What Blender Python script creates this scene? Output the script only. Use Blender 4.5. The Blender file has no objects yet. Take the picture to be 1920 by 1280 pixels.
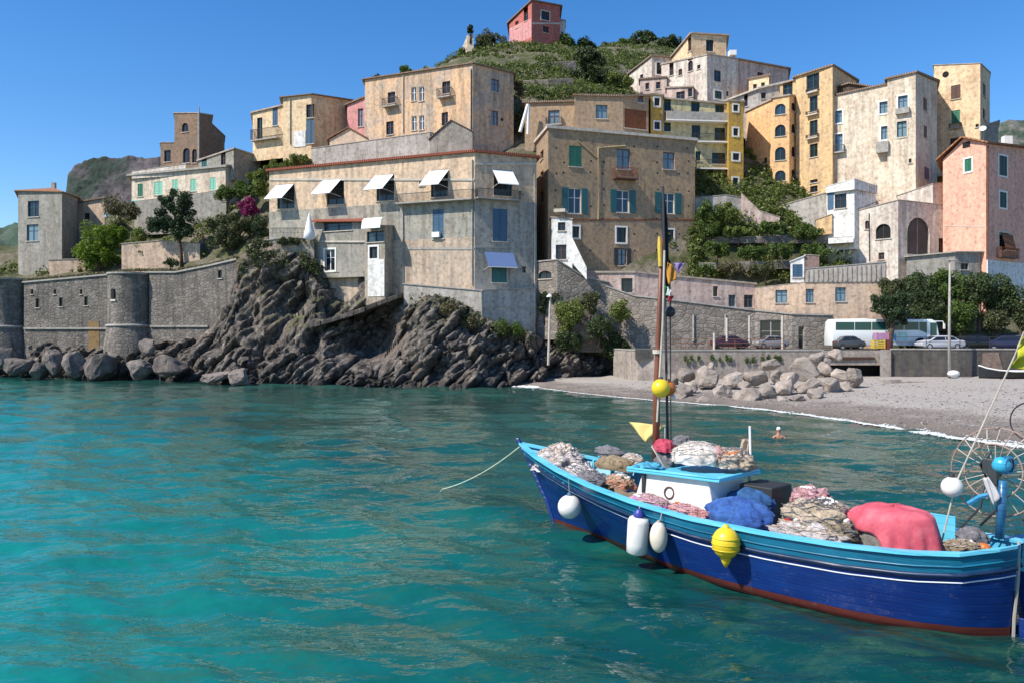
import bpy, bmesh, math, random
import numpy as np
from mathutils import Vector, Matrix, noise
R = math.radians
scene = bpy.context.scene
col = scene.collection
# ---------------------------------------------------------------- camera, sky, sun, exposure
CH = 5.4            # eye height over the sea
F = 1500.0          # focal length in photograph pixels (1920 wide)
cam_d = bpy.data.cameras.new('camera'); cam = bpy.data.objects.new('camera', cam_d); col.objects.link(cam)
cam.location = (0, 0, CH); cam.rotation_euler = (R(90), 0, 0)
cam_d.sensor_width = 36; cam_d.lens = 36 * F / 1920; cam_d.shift_y = -10 / 1920
cam_d.clip_start = 0.1; cam_d.clip_end = 6000
scene.camera = cam
SUN_AZ = R(-61)     # measured from the direction towards the viewer, negative = left
SUN_EL = R(48)
to_sun = Vector((math.sin(SUN_AZ) * math.cos(SUN_EL), -math.cos(SUN_AZ) * math.cos(SUN_EL), math.sin(SUN_EL)))
world = bpy.data.worlds.new('World'); scene.world = world; world.use_nodes = True
wn = world.node_tree; wn.nodes.clear()
sky = wn.nodes.new('ShaderNodeTexSky'); sky.sky_type = 'NISHITA'; sky.sun_disc = False
sky.sun_elevation = SUN_EL; sky.sun_rotation = math.atan2(to_sun.x, to_sun.y)
sky.air_density = 1.0; sky.dust_density = 0.2; sky.ozone_density = 4.0; sky.altitude = 0
bg = wn.nodes.new('ShaderNodeBackground'); bg.inputs[1].default_value = 0.14
wo = wn.nodes.new('ShaderNodeOutputWorld')
hs = wn.nodes.new('ShaderNodeHueSaturation'); hs.inputs['Saturation'].default_value = 1.3; hs.inputs['Hue'].default_value = .505
wn.links.new(sky.outputs[0], hs.inputs['Color']); wn.links.new(hs.outputs[0], bg.inputs[0]); wn.links.new(bg.outputs[0], wo.inputs[0])
sl = bpy.data.lights.new('sun', 'SUN'); sl.energy = 5.0; sl.angle = R(0.5); sl.color = (1.0, 0.93, 0.82)
so = bpy.data.objects.new('sun', sl); col.objects.link(so); so.location = (-60, 0, 80)
so.rotation_euler = to_sun.to_track_quat('Z', 'Y').to_euler()
vs = scene.view_settings; vs.view_transform = 'Standard'; vs.look = 'None'; vs.gamma = 1; vs.use_curve_mapping = False
vs.exposure = 0.38

# ---------------------------------------------------------------- helpers
def P(px, py, Y):
    return Vector(((px - 960) / F * Y, Y, CH + (630 - py) / F * Y))
def Zp(py, Y): return CH + (630 - py) / F * Y
def Xp(px, Y): return (px - 960) / F * Y

def mats_new(name):
    m = bpy.data.materials.new(name); m.use_nodes = True
    nt = m.node_tree; nt.nodes.clear()
    o = nt.nodes.new('ShaderNodeOutputMaterial'); b = nt.nodes.new('ShaderNodeBsdfPrincipled')
    nt.links.new(b.outputs[0], o.inputs[0]); return m, nt, b, o
def N(nt, t, **kw):
    n = nt.nodes.new(t)
    for k, v in kw.items(): setattr(n, k, v)
    return n
def coords(nt, scale=(1, 1, 1), off=(0, 0, 0), src='Object', rot=(0, 0, 0)):
    tc = N(nt, 'ShaderNodeTexCoord'); mp = N(nt, 'ShaderNodeMapping')
    mp.inputs['Scale'].default_value = scale; mp.inputs['Location'].default_value = off; mp.inputs['Rotation'].default_value = rot
    nt.links.new(tc.outputs[src], mp.inputs[0]); return mp.outputs[0]
def noise_n(nt, vec, scale, detail=4, rough=.55, lac=2.0, dist=0.0):
    n = N(nt, 'ShaderNodeTexNoise'); n.inputs['Scale'].default_value = scale; n.inputs['Detail'].default_value = detail
    n.inputs['Roughness'].default_value = rough; n.inputs['Distortion'].default_value = dist
    nt.links.new(vec, n.inputs['Vector']); return n.outputs['Fac']
def ramp(nt, fac, stops):
    r = N(nt, 'ShaderNodeValToRGB'); e = r.color_ramp.elements
    while len(e) > len(stops): e.remove(e[-1])
    while len(e) < len(stops): e.new(0.5)
    for k, (p, c) in enumerate(stops):
        e[k].position = p; e[k].color = (c[0], c[1], c[2], 1) if hasattr(c, '__len__') else (c, c, c, 1)
    nt.links.new(fac, r.inputs[0]); return r.outputs[0]
def mix(nt, fac, a, b, mode='MIX'):
    m = N(nt, 'ShaderNodeMix', data_type='RGBA', blend_type=mode)
    for s, v in ((m.inputs[0], fac), (m.inputs[6], a), (m.inputs[7], b)):
        if isinstance(v, (int, float)): s.default_value = v
        elif isinstance(v, (tuple, list)): s.default_value = (v[0], v[1], v[2], 1)
        else: nt.links.new(v, s)
    return m.outputs[2]
def bump(nt, b, h, strength=.3, dist=.05):
    n = N(nt, 'ShaderNodeBump'); n.inputs['Strength'].default_value = strength; n.inputs['Distance'].default_value = dist
    nt.links.new(h, n.inputs['Height']); nt.links.new(n.outputs[0], b.inputs['Normal']); return n

_m = {}
def simple(name, c, rough=.6, var=.15, scale=6, metal=0, bmp=.0):
    if name in _m: return _m[name]
    m, nt, b, o = mats_new(name)
    v = coords(nt); f = noise_n(nt, v, scale, 4)
    lo = tuple(x * (1 - var) for x in c); hi = tuple(min(1, x * (1 + var)) for x in c)
    cc = ramp(nt, f, [(.3, lo), (.7, hi)])
    nt.links.new(cc, b.inputs['Base Color']); b.inputs['Roughness'].default_value = rough; b.inputs['Metallic'].default_value = metal
    if bmp: bump(nt, b, f, bmp, .03)
    _m[name] = m; return m
def plaster(name, base, patch, stain=(.16, .13, .1), amt=.55, pamt=.5, scale=.35, rgh=.9):
    """old lime plaster: broad patches, vertical rain streaks, grain"""
    if name in _m: return _m[name]
    m, nt, b, o = mats_new(name)
    random.seed(name); off = (random.uniform(-50, 50), random.uniform(-50, 50), random.uniform(-50, 50))
    v = coords(nt, off=off); v2 = coords(nt, (1.6, 1.6, .16), off)
    n1 = noise_n(nt, v, scale, 8, .68, dist=.6)
    f1 = ramp(nt, n1, [(.5 - pamt * .14, 0), (.5 + .12, 1)])
    c = mix(nt, f1, base, patch)
    n2 = noise_n(nt, v2, 1.0, 6, .6)
    f2 = ramp(nt, n2, [(.44, 0), (.68, min(.9, amt + .14))])
    c = mix(nt, f2, c, stain)
    n4 = noise_n(nt, v, .9, 10, .75, dist=.3)
    c = mix(nt, ramp(nt, n4, [(.575, 0), (.6, .55 * min(1, amt * 1.6))]), c, tuple(x * .62 + y * .12 for x, y in zip(patch, base)))
    n3 = noise_n(nt, v, 2.3, 8, .72)
    f3 = ramp(nt, n3, [(.3, .42), (.47, .92), (.7, 1.22)])
    c = mix(nt, 1.0, c, f3, 'MULTIPLY')
    nt.links.new(c, b.inputs['Base Color']); b.inputs['Roughness'].default_value = rgh
    bump(nt, b, noise_n(nt, v, 5, 6, .6), .35, .06)
    _m[name] = m; return m
def stone(name, c1, c2, joint, scale=1.2, streak=.5):
    """rubble masonry with fine courses, too small to pick apart, and rain streaks"""
    if name in _m: return _m[name]
    m, nt, b, o = mats_new(name)
    v = coords(nt, (1, 1, 1.5)); v2 = coords(nt, (1.3, 1.3, .1))
    vo = N(nt, 'ShaderNodeTexVoronoi'); vo.inputs['Scale'].default_value = scale; nt.links.new(v, vo.inputs['Vector'])
    ve = N(nt, 'ShaderNodeTexVoronoi', feature='DISTANCE_TO_EDGE'); ve.inputs['Scale'].default_value = scale; nt.links.new(v, ve.inputs['Vector'])
    n1 = noise_n(nt, v, .3, 8, .65)
    c = mix(nt, ramp(nt, n1, [(.38, 0), (.62, 1)]), c1, c2)
    sep = N(nt, 'ShaderNodeSeparateColor'); nt.links.new(vo.outputs['Color'], sep.inputs[0])
    c = mix(nt, 1.0, c, ramp(nt, sep.outputs[0], [(0, .72), (1, 1.2)]), 'MULTIPLY')
    c = mix(nt, ramp(nt, ve.outputs['Distance'], [(.0, .75), (.07, 0)]), c, joint)
    c = mix(nt, ramp(nt, noise_n(nt, v2, 1, 6, .65), [(.48, 0), (.7, streak)]), c, joint)
    nt.links.new(c, b.inputs['Base Color']); b.inputs['Roughness'].default_value = .95
    bump(nt, b, mix(nt, .5, ramp(nt, ve.outputs['Distance'], [(0, 0), (.12, 1)]), noise_n(nt, v, 4, 6, .6)), .6, .12)
    _m[name] = m; return m
def tiles(name, c1, c2):
    if name in _m: return _m[name]
    m, nt, b, o = mats_new(name); v = coords(nt)
    c = mix(nt, ramp(nt, noise_n(nt, v, 1.2, 8, .7), [(.35, 0), (.65, 1)]), c1, c2)
    w = N(nt, 'ShaderNodeTexWave', wave_type='BANDS', bands_direction='X'); w.inputs['Scale'].default_value = 1.3; w.inputs['Distortion'].default_value = .6
    nt.links.new(v, w.inputs['Vector'])
    c = mix(nt, 1.0, c, ramp(nt, w.outputs['Fac'], [(0, .6), (.6, 1.05)]), 'MULTIPLY')
    nt.links.new(c, b.inputs['Base Color']); b.inputs['Roughness'].default_value = .9
    bump(nt, b, w.outputs['Fac'], .8, .1)
    _m[name] = m; return m
def foliage(name, dark, light, transl=.25):
    if name in _m: return _m[name]
    m, nt, b, o = mats_new(name)
    g = N(nt, 'ShaderNodeNewGeometry'); v = coords(nt)
    c = ramp(nt, g.outputs['Random Per Island'], [(0, dark), (.6, tuple((a + q) / 2 for a, q in zip(dark, light))), (1, light)])
    c = mix(nt, 1.0, c, ramp(nt, noise_n(nt, v, .8, 3), [(.3, .7), (.7, 1.2)]), 'MULTIPLY')
    nt.links.new(c, b.inputs['Base Color']); b.inputs['Roughness'].default_value = .6
    t = N(nt, 'ShaderNodeBsdfTranslucent'); nt.links.new(c, t.inputs[0])
    ms = N(nt, 'ShaderNodeMixShader'); ms.inputs[0].default_value = transl
    nt.links.new(b.outputs[0], ms.inputs[1]); nt.links.new(t.outputs[0], ms.inputs[2]); nt.links.new(ms.outputs[0], o.inputs[0])
    _m[name] = m; return m
def glassy(name, c, rough=.12):
    if name in _m: return _m[name]
    m, nt, b, o = mats_new(name); b.inputs['Base Color'].default_value = (*c, 1); b.inputs['Roughness'].default_value = rough
    _m[name] = m; return m

def tag(o, label=None, cat=None, group=None, kind=None):
    if label: o['label'] = label
    if cat: o['category'] = cat
    if group: o['group'] = group
    if kind: o['kind'] = kind
    return o
def thing(name, loc, label, cat, group=None, rz=0):
    o = bpy.data.objects.new(name, None); col.objects.link(o); o.location = loc; o.rotation_euler = (0, 0, rz); o.empty_display_size = .3
    return tag(o, label, cat, group)
def root_of(p):
    while p.parent: p = p.parent
    return p

class MB:
    def __init__(s): s.v = []; s.f = []; s.mi = []; s.cur = 0
    def add(s, vs, fs):
        n = len(s.v); s.v += [tuple(v) for v in vs]; s.f += [tuple(i + n for i in f) for f in fs]; s.mi += [s.cur] * len(fs); return s
    def hexa(s, p):  # p: 8 points, bottom 4 ccw then top 4
        return s.add(p, [(3, 2, 1, 0), (4, 5, 6, 7), (0, 1, 5, 4), (1, 2, 6, 5), (2, 3, 7, 6), (3, 0, 4, 7)])
    def box(s, c, d, rz=0, ry=0, rx=0):
        M = Matrix.Rotation(rz, 3, 'Z') @ Matrix.Rotation(ry, 3, 'Y') @ Matrix.Rotation(rx, 3, 'X'); c = Vector(c); h = Vector(d) / 2
        q = [(-1, -1, -1), (1, -1, -1), (1, 1, -1), (-1, 1, -1), (-1, -1, 1), (1, -1, 1), (1, 1, 1), (-1, 1, 1)]
        return s.hexa([c + M @ Vector((a * h.x, b * h.y, e * h.z)) for a, b, e in q])
    def tube(s, pts, r, n=8, caps=True):
        pts = [Vector(p) for p in pts]; rs = r if hasattr(r, '__len__') else [r] * len(pts)
        vs = []; up = Vector((0, 0, 1))
        for i, p in enumerate(pts):
            d = (pts[min(i + 1, len(pts) - 1)] - pts[max(i - 1, 0)]).normalized()
            a = d.cross(up if abs(d.z) < .95 else Vector((1, 0, 0))).normalized(); b2 = d.cross(a)
            for k in range(n):
                t = 2 * math.pi * k / n; vs.append(p + (a * math.cos(t) + b2 * math.sin(t)) * rs[i])
        fs = []
        for i in range(len(pts) - 1):
            for k in range(n):
                fs.append((i * n + k, i * n + (k + 1) % n, (i + 1) * n + (k + 1) % n, (i + 1) * n + k))
        if caps: fs += [tuple(range(n - 1, -1, -1)), tuple((len(pts) - 1) * n + k for k in range(n))]
        return s.add(vs, fs)
    def lathe(s, c, prof, n=20, axis=(0, 0, 1)):   # prof: (r, h)
        c = Vector(c); q = Vector((0, 0, 1)).rotation_difference(Vector(axis).normalized())
        vs = [c + q @ Vector((r * math.cos(2 * math.pi * k / n), r * math.sin(2 * math.pi * k / n), h)) for r, h in prof for k in range(n)]
        fs = [(i * n + k, i * n + (k + 1) % n, (i + 1) * n + (k + 1) % n, (i + 1) * n + k) for i in range(len(prof) - 1) for k in range(n)]
        return s.add(vs, fs)
    def ball(s, c, r, n=20, sq=(1, 1, 1)):
        c = Vector(c); m = n // 2; vs = []; fs = []
        for i in range(m + 1):
            t = math.pi * i / m
            for k in range(n):
                a = 2 * math.pi * k / n
                vs.append(c + Vector((r * sq[0] * math.sin(t) * math.cos(a), r * sq[1] * math.sin(t) * math.sin(a), -r * sq[2] * math.cos(t))))
        for i in range(m):
            for k in range(n): fs.append((i * n + k, i * n + (k + 1) % n, (i + 1) * n + (k + 1) % n, (i + 1) * n + k))
        return s.add(vs, fs)
    def prism(s, poly, z0, z1):
        n = len(poly)
        return s.add([(x, y, z0) for x, y in poly] + [(x, y, z1) for x, y in poly],
                     [tuple(range(n - 1, -1, -1)), tuple(range(n, 2 * n))] + [(i, (i + 1) % n, n + (i + 1) % n, n + i) for i in range(n)])
    def build(s, name, mat, parent=None, smooth=False, local=False, bevel=0, fix=True):
        me = bpy.data.meshes.new(name)
        o0 = Vector((0, 0, 0))
        if parent is not None and not local: o0 = root_of(parent).location
        me.from_pydata([(v[0] - o0.x, v[1] - o0.y, v[2] - o0.z) for v in s.v], [], s.f)
        for m in (mat if isinstance(mat, (list, tuple)) else [mat]): me.materials.append(m)
        if isinstance(mat, (list, tuple)): me.polygons.foreach_set('material_index', s.mi)
        if fix:
            bm = bmesh.new(); bm.from_mesh(me); bmesh.ops.remove_doubles(bm, verts=bm.verts, dist=1e-5)
            bmesh.ops.recalc_face_normals(bm, faces=bm.faces)
            if bevel: bmesh.ops.bevel(bm, geom=[e for e in bm.edges if len(e.link_faces) == 2 and e.calc_face_angle(0) > .5], offset=bevel, segments=2, affect='EDGES', profile=.5)
            bm.to_mesh(me); bm.free()
        if smooth: me.polygons.foreach_set('use_smooth', [True] * len(me.polygons))
        me.update()
        ob = bpy.data.objects.new(name, me); col.objects.link(ob)
        if parent is not None: ob.parent = parent
        return ob
def np_mesh(name, verts, faces, mat, parent=None, smooth=False, local=False):
    me = bpy.data.meshes.new(name); verts = np.asarray(verts, dtype=np.float32)
    if parent is not None and not local: verts = verts - np.array(root_of(parent).location, dtype=np.float32)
    faces = np.asarray(faces, dtype=np.int32); k = faces.shape[1]
    me.vertices.add(len(verts)); me.vertices.foreach_set('co', verts.ravel())
    me.loops.add(faces.size); me.loops.foreach_set('vertex_index', faces.ravel())
    me.polygons.add(len(faces)); me.polygons.foreach_set('loop_start', np.arange(0, faces.size, k, dtype=np.int32))
    me.update(calc_edges=True); me.validate()
    me.materials.append(mat)
    if smooth: me.polygons.foreach_set('use_smooth', np.ones(len(faces), dtype=bool))
    ob = bpy.data.objects.new(name, me); col.objects.link(ob)
    if parent is not None: ob.parent = parent
    return ob
def grid_faces(nr, nc):
    i = np.arange(nr - 1)[:, None] * nc + np.arange(nc - 1)[None, :]
    return np.stack([i, i + 1, i + nc + 1, i + nc], -1).reshape(-1, 4)
def interp(tab, x):
    xs = [t[0] for t in tab]; return [float(np.interp(x, xs, [t[k] for t in tab])) for k in range(1, len(tab[0]))]

# ---------------------------------------------------------------- shared materials
M = dict(
    glass=glassy('dark_glass', (.015, .02, .024)), glassb=glassy('blue_glass', (.03, .06, .09)), glassp=glassy('pale_glass', (.16, .24, .28), .2),
    white=simple('white_paint', (.74, .73, .7), .7, .08), greenp=simple('green_paint', (.03, .16, .10), .6, .2), dgreen=simple('dark_green_paint', (.015, .06, .05), .6, .2),
    bluep=simple('blue_paint', (.045, .11, .19), .6, .2), brownp=simple('brown_paint', (.10, .045, .03), .6, .25), iron=simple('iron', (.03, .03, .035), .6, .2),
    grey=simple('grey_concrete', (.33, .31, .28), .9, .25, 2, bmp=.3), pale=simple('pale_stone_trim', (.5, .45, .38), .9, .2, 2, bmp=.3),
    lightgreen=simple('mint_paint', (.25, .55, .42), .7, .15), rust=simple('rust', (.2, .07, .03), .9, .4), pipe=simple('yellow_pipe', (.45, .36, .2), .6, .1),
    teal=simple('teal_shutter', (.02, .11, .12), .6, .2), pinkd=simple('dusty_plum', (.14, .08, .12), .7, .2),
    tile=tiles('terracotta_tiles', (.33, .12, .055), (.42, .24, .13)), tileold=tiles('weathered_tiles', (.25, .15, .10), (.33, .26, .2)), redroof=tiles('red_sheet_roof', (.34, .07, .04), (.28, .1, .06)),
    cap=simple('roof_coping', (.36, .3, .25), .9, .3, 1.5), black=simple('black_void', (.006, .006, .007), .9, .1),
    cloth=simple('white_canvas', (.78, .78, .78), .8, .05), bluecloth=simple('blue_canvas', (.09, .15, .30), .8, .1),
    bark=simple('bark', (.08, .055, .04), .95, .4, 3, bmp=.6),
)
STY = {
    'dark': dict(frame='brownp', pane='glass'), 'darkg': dict(frame='dgreen', pane='glass'), 'white': dict(frame='white', pane='glassb'),
    'bluef': dict(frame='bluep', pane='glassp', sur='white'), 'void': dict(frame='iron', pane='glass'),
    'green': dict(closed='greenp'), 'blue': dict(closed='bluep'), 'brown': dict(closed='brownp'), 'tealc': dict(closed='teal'),
    'greeno': dict(frame='white', pane='glassb', open='teal'), 'ws': dict(frame='iron', pane='glass', sur='white'),
    'greenws': dict(closed='greenp', sur='white'), 'brs': dict(frame='brownp', pane='glass', sur='pale'), 'plum': dict(frame='pinkd', pane='glassp', sur=None),
    'dgws': dict(closed='dgreen', sur='white'), 'browno': dict(frame='brownp', pane='glassp', open='pinkd'),
}
class Bld:
    def __init__(s, name, label, front, ybot, mat, cat='house', depth=7, roof='flat', roofmat=None, over=.22, thick=.22, hip=1.6, group=None, zb=None, parent=None, bd=None, ymean=None):
        s.name = name; s.front = [Vector((Xp(a, b), b, Zp(c, b))) for a, b, c in front]; s.mat = mat
        Ym = sum(p.y for p in s.front) / len(s.front)
        s.zb = zb if zb is not None else Zp(ybot, Ym)
        mx = sum(p.x for p in s.front) / len(s.front)
        d = Vector((mx, Ym, 0)).normalized() if bd is None else Vector((bd[0], bd[1], 0)).normalized()
        s.back = [p + d * depth for p in s.front]
        s.root = thing(name, (mx, Ym, s.zb), label, cat, group) if parent is None else parent
        s.holes = {i: [] for i in range(len(front) - 1)}
        s.roof = roof; s.roofmat = roofmat or M['cap']; s.over = over; s.thick = thick; s.hip = hip; s.n = 0; s.zones = {}
    def fr(s, i):
        A, B = s.front[i], s.front[i + 1]; e = Vector((B.x - A.x, B.y - A.y, 0)); L = e.length; e.normalize()
        return A, B, e, Vector((e.y, -e.x, 0)), L
    def hit(s, i, px, py):
        A, B, e, n, L = s.fr(i); dx = (px - 960) / F
        u = (dx * A.y - A.x) / (e.x - dx * e.y); t = A.y + u * e.y
        return u, CH + (630 - py) / F * t
    def W(s, i, u, z, d):
        A, B, e, n, L = s.fr(i); return Vector((A.x, A.y, 0)) + e * u + n * d + Vector((0, 0, z))
    def fbox(s, mb, i, u0, u1, z0, z1, d0, d1):
        w = lambda u, z, d: s.W(i, u, z, d)
        return mb.hexa([w(u0, z0, d1), w(u1, z0, d1), w(u1, z0, d0), w(u0, z0, d0), w(u0, z1, d1), w(u1, z1, d1), w(u1, z1, d0), w(u0, z1, d0)])
    def part(s, name, mat, mb, label=None, parent=None, **k):
        o = mb.build(name, M[mat] if isinstance(mat, str) else mat, parent or s.root, **k)
        if label: o['label'] = label
        return o
    def rect(s, i, x0, y0, x1, y1):
        u0, _ = s.hit(i, x0, y0); u1, _ = s.hit(i, x1, y0); um = (x0 + x1) / 2
        _, z1 = s.hit(i, um, y0); _, z0 = s.hit(i, um, y1); return u0, u1, z0, z1
    def win(s, i, x0, y0, x1, y1, sty='dark', arch=False, label=None, r=.22, hole=True):
        u0, u1, z0, z1 = s.rect(i, x0, y0, x1, y1); st = STY[sty] if isinstance(sty, str) else sty
        if hole: s.holes[i].append((u0, u1, z0, z1))
        w = u1 - u0; h = z1 - z0; ww = None
        if st.get('closed'):
            mb = MB()
            for (a, b) in ((u0 + .01, (u0 + u1) / 2 - .02), ((u0 + u1) / 2 + .02, u1 - .01)):
                s.fbox(mb, i, a, b, z0 + .01, z1 - .01, -.1, -.06); t = .07
                s.fbox(mb, i, a, a + t, z0 + .01, z1 - .01, -.06, -.02); s.fbox(mb, i, b - t, b, z0 + .01, z1 - .01, -.06, -.02)
                ns = max(3, int(h / .28))
                for k in range(ns + 1):
                    zz = z0 + .01 + (h - .09) * k / ns; s.fbox(mb, i, a + t, b - t, zz, zz + .06, -.06, -.03)
            ww = s.part('shutter', st['closed'], mb, label)
        elif arch:
            mb = MB(); t = .08; nseg = 8; s.fbox(mb, i, u0, u0 + t, z0, z1, -r, -r + .07); s.fbox(mb, i, u1 - t, u1, z0, z1, -r, -r + .07)
            s.fbox(mb, i, u0 + t, u1 - t, z0, z0 + t, -r, -r + .07); um = (u0 + u1) / 2; s.fbox(mb, i, um - .04, um + .04, z0 + t, z1, -r, -r + .05)
            ww = s.part('window', st.get('frame', 'iron'), mb, label)
            mb = MB(); s.fbox(mb, i, u0, u1, z0, z1, -r - .06, -r - .01); s.part('pane', st.get('pane', 'glass'), mb, parent=ww)
            mb = MB(); rise = min(h * .45, w * .5)   # the two spandrels that round the head off
            for k in range(nseg):
                a0 = math.pi * k / nseg; a1 = math.pi * (k + 1) / nseg
                p = [(um - w / 2 * math.cos(a), z1 - rise + rise * math.sin(a)) for a in (a0, a1)]
                q = [s.W(i, p[0][0], p[0][1], .004), s.W(i, p[1][0], p[1][1], .004), s.W(i, p[1][0], z1 + .02, .004), s.W(i, p[0][0], z1 + .02, .004)]
                qb = [s.W(i, p[0][0], p[0][1], -r + .08), s.W(i, p[1][0], p[1][1], -r + .08), s.W(i, p[1][0], z1 + .02, -r + .08), s.W(i, p[0][0], z1 + .02, -r + .08)]
                mb.hexa(q + qb)
            s.part('arch_head', s.mat, mb)
        else:
            mb = MB(); t = min(.09, w * .12)
            s.fbox(mb, i, u0, u0 + t, z0, z1, -r, -r + .07); s.fbox(mb, i, u1 - t, u1, z0, z1, -r, -r + .07)
            s.fbox(mb, i, u0 + t, u1 - t, z0, z0 + t, -r, -r + .07); s.fbox(mb, i, u0 + t, u1 - t, z1 - t, z1, -r, -r + .07)
            um = (u0 + u1) / 2
            if w > .7: s.fbox(mb, i, um - t * .6, um + t * .6, z0 + t, z1 - t, -r, -r + .06)
            zc = z0 + h * .62; s.fbox(mb, i, u0 + t, u1 - t, zc - t * .3, zc + t * .3, -r, -r + .05)
            ww = s.part('window', st.get('frame', 'brownp'), mb, label)
            mb = MB(); s.fbox(mb, i, u0, u1, z0, z1, -r - .06, -r - .01); s.part('pane', st.get('pane', 'glass'), mb, parent=ww)
        if st.get('open'):
            for a, b in ((u0 - w * .48, u0 - .02), (u1 + .02, u1 + w * .48)):
                mb = MB(); s.fbox(mb, i, a, b, z0 - .02, z1 + .02, .03, .08)
                ns = max(3, int(h / .3))
                for k in range(ns): zz = z0 + h * (k + .5) / ns; s.fbox(mb, i, a + .05, b - .05, zz - .03, zz + .03, .08, .1)
                s.part('shutter', st['open'], mb)
        if st.get('sur'):
            mb = MB(); t = .2
            s.fbox(mb, i, u0 - t, u0, z0 - t, z1 + t, -.02, .05); s.fbox(mb, i, u1, u1 + t, z0 - t, z1 + t, -.02, .05)
            s.fbox(mb, i, u0, u1, z1, z1 + t, -.02, .05); s.fbox(mb, i, u0, u1, z0 - t, z0, -.02, .08)
            s.part('surround', st['sur'], mb)
        else:
            mb = MB(); s.fbox(mb, i, u0 - .1, u1 + .1, z0 - .1, z0, .0, .12); s.part('sill', 'pale', mb)
        return ww
    def balcony(s, i, x0, x1, yf, yt, depth=.9, slab='grey', rail='iron', solid=False):
        u0, u1, z0, z1 = s.rect(i, x0, yt, x1, yf)
        mb = MB(); s.fbox(mb, i, u0, u1, z0 - .16, z0, .003, depth)
        sl_ = s.part('balcony', slab, mb)
        mb = MB()
        if solid:
            s.fbox(mb, i, u0, u1, z0 + .003, z1, depth - .06, depth); s.fbox(mb, i, u0, u0 + .06, z0 + .003, z1, .01, depth - .06); s.fbox(mb, i, u1 - .06, u1, z0 + .003, z1, .01, depth - .06)
        else:
            n = max(3, int((u1 - u0) / .16))
            for k in range(n + 1):
                u = u0 + .03 + (u1 - u0 - .06) * k / n; s.fbox(mb, i, u - .014, u + .014, z0, z1, depth - .05, depth - .02)
            s.fbox(mb, i, u0, u1, z1 - .04, z1 + .02, depth - .06, depth - .01)
            for u in (u0 + .02, u1 - .02):
                s.fbox(mb, i, u - .02, u + .02, z1 - .04, z1 + .02, .01, depth - .06)
                for k in range(5): d = depth * (k + .5) / 5.5; s.fbox(mb, i, u - .014, u + .014, z0, z1 - .04, d - .014, d + .014)
        s.part('railing', rail, mb, parent=sl_)
    def panel(s, i, x0, y0, x1, y1, mat, d=.02, name='render_patch'):
        mb = MB(); s.fbox(mb, i, *s.rect(i, x0, y0, x1, y1), .003, d); return s.part(name, mat, mb)
    def band(s, i, x0, x1, y0, y1, mat='pale', out=.08, name='string_course', inn=0):
        u0, _ = s.hit(i, x0, y0); u1, _ = s.hit(i, x1, y0); za = s.hit(i, x0, y0)[1]; zb = s.hit(i, x1, y0)[1]; t = (y1 - y0) / F * s.front[i].y
        w = lambda u, z, d: s.W(i, u, z, d)
        mb = MB(); mb.hexa([w(u0, za - t, out), w(u1, zb - t, out), w(u1, zb - t, inn), w(u0, za - t, inn), w(u0, za, out), w(u1, zb, out), w(u1, zb, inn), w(u0, za, inn)])
        return s.part(name, mat, mb)
    def pipe(s, i, pts, mat='pipe', r=.07, name='pipe'):
        mb = MB(); q = []
        for x, y in pts: u, z = s.hit(i, x, y); q.append(s.W(i, u, z, .1))
        mb.tube(q, r, 6); return s.part(name, mat, mb)
    def awning(s, i, x0, y0, x1, y1, out=1.3, mat='cloth', label=None, dx=0.0, two=None):
        u0, u1, z0, z1 = s.rect(i, x0, y0, x1, y1); mb = MB(); w = lambda u, z, d: s.W(i, u, z, d); t = .04
        mb.hexa([w(u0 + dx, z0 - t, out), w(u1 + dx, z0 - t, out), w(u1, z1 - t, .05), w(u0, z1 - t, .05), w(u0 + dx, z0, out), w(u1 + dx, z0, out), w(u1, z1, .05), w(u0, z1, .05)])
        a = s.part('awning', mat, mb, label)
        mb = MB()
        for u in (u0, u1): mb.tube([w(u, z0 - .3, .05), w(u + dx, z0 - t, out)], .025, 5)
        mb.tube([w(u0 + dx, z0 - t - .03, out), w(u1 + dx, z0 - t - .03, out)], .035, 6)
        s.part('awning_frame', 'white', mb, parent=a)
        return a
    def finish(s):
        mb = MB(); r = .3
        for i in s.holes:
            A, B, e, n, L = s.fr(i); H = s.holes[i]; zmin = min(A.z, B.z)
            us = sorted({0.0, L, *[h[0] for h in H], *[h[1] for h in H]}); us = [u for u in us if 0 <= u <= L]
            Zn = s.zones.get(i, []); zs = sorted({s.zb, *[h[2] for h in H], *[h[3] for h in H], *[z_[0] for z_ in Zn]}); zs = [z for z in zs if z < zmin - .05] + [None]
            top = lambda u: A.z + (B.z - A.z) * u / L
            for a in range(len(us) - 1):
                for b in range(len(zs) - 1):
                    u0, u1 = us[a], us[a + 1]
                    if u1 - u0 < 1e-4: continue
                    z0 = zs[b]; z1 = zs[b + 1]
                    uc = (u0 + u1) / 2; zc = (z0 + (z1 if z1 is not None else z0 + .1)) / 2
                    if any(h[0] < uc < h[1] and h[2] < zc < h[3] for h in H): continue
                    t0 = top(u0) if z1 is None else z1; t1 = top(u1) if z1 is None else z1
                    mb.cur = next((m_ for zt_, m_ in sorted(Zn) if zc < zt_), (Zn and 1) or 0)
                    mb.add([s.W(i, u0, z0, 0), s.W(i, u1, z0, 0), s.W(i, u1, t1, 0), s.W(i, u0, t0, 0)], [(0, 1, 2, 3)])
            mb.cur = 0
            for (u0, u1, z0, z1) in H:
                c = [(u0, z0), (u1, z0), (u1, z1), (u0, z1)]
                for k in range(4):
                    p, q = c[k], c[(k + 1) % 4]
                    mb.add([s.W(i, *p, 0), s.W(i, *p, -r), s.W(i, *q, -r), s.W(i, *q, 0)], [(0, 1, 2, 3)])
        f, bk = s.front, s.back; zb = s.zb
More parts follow.
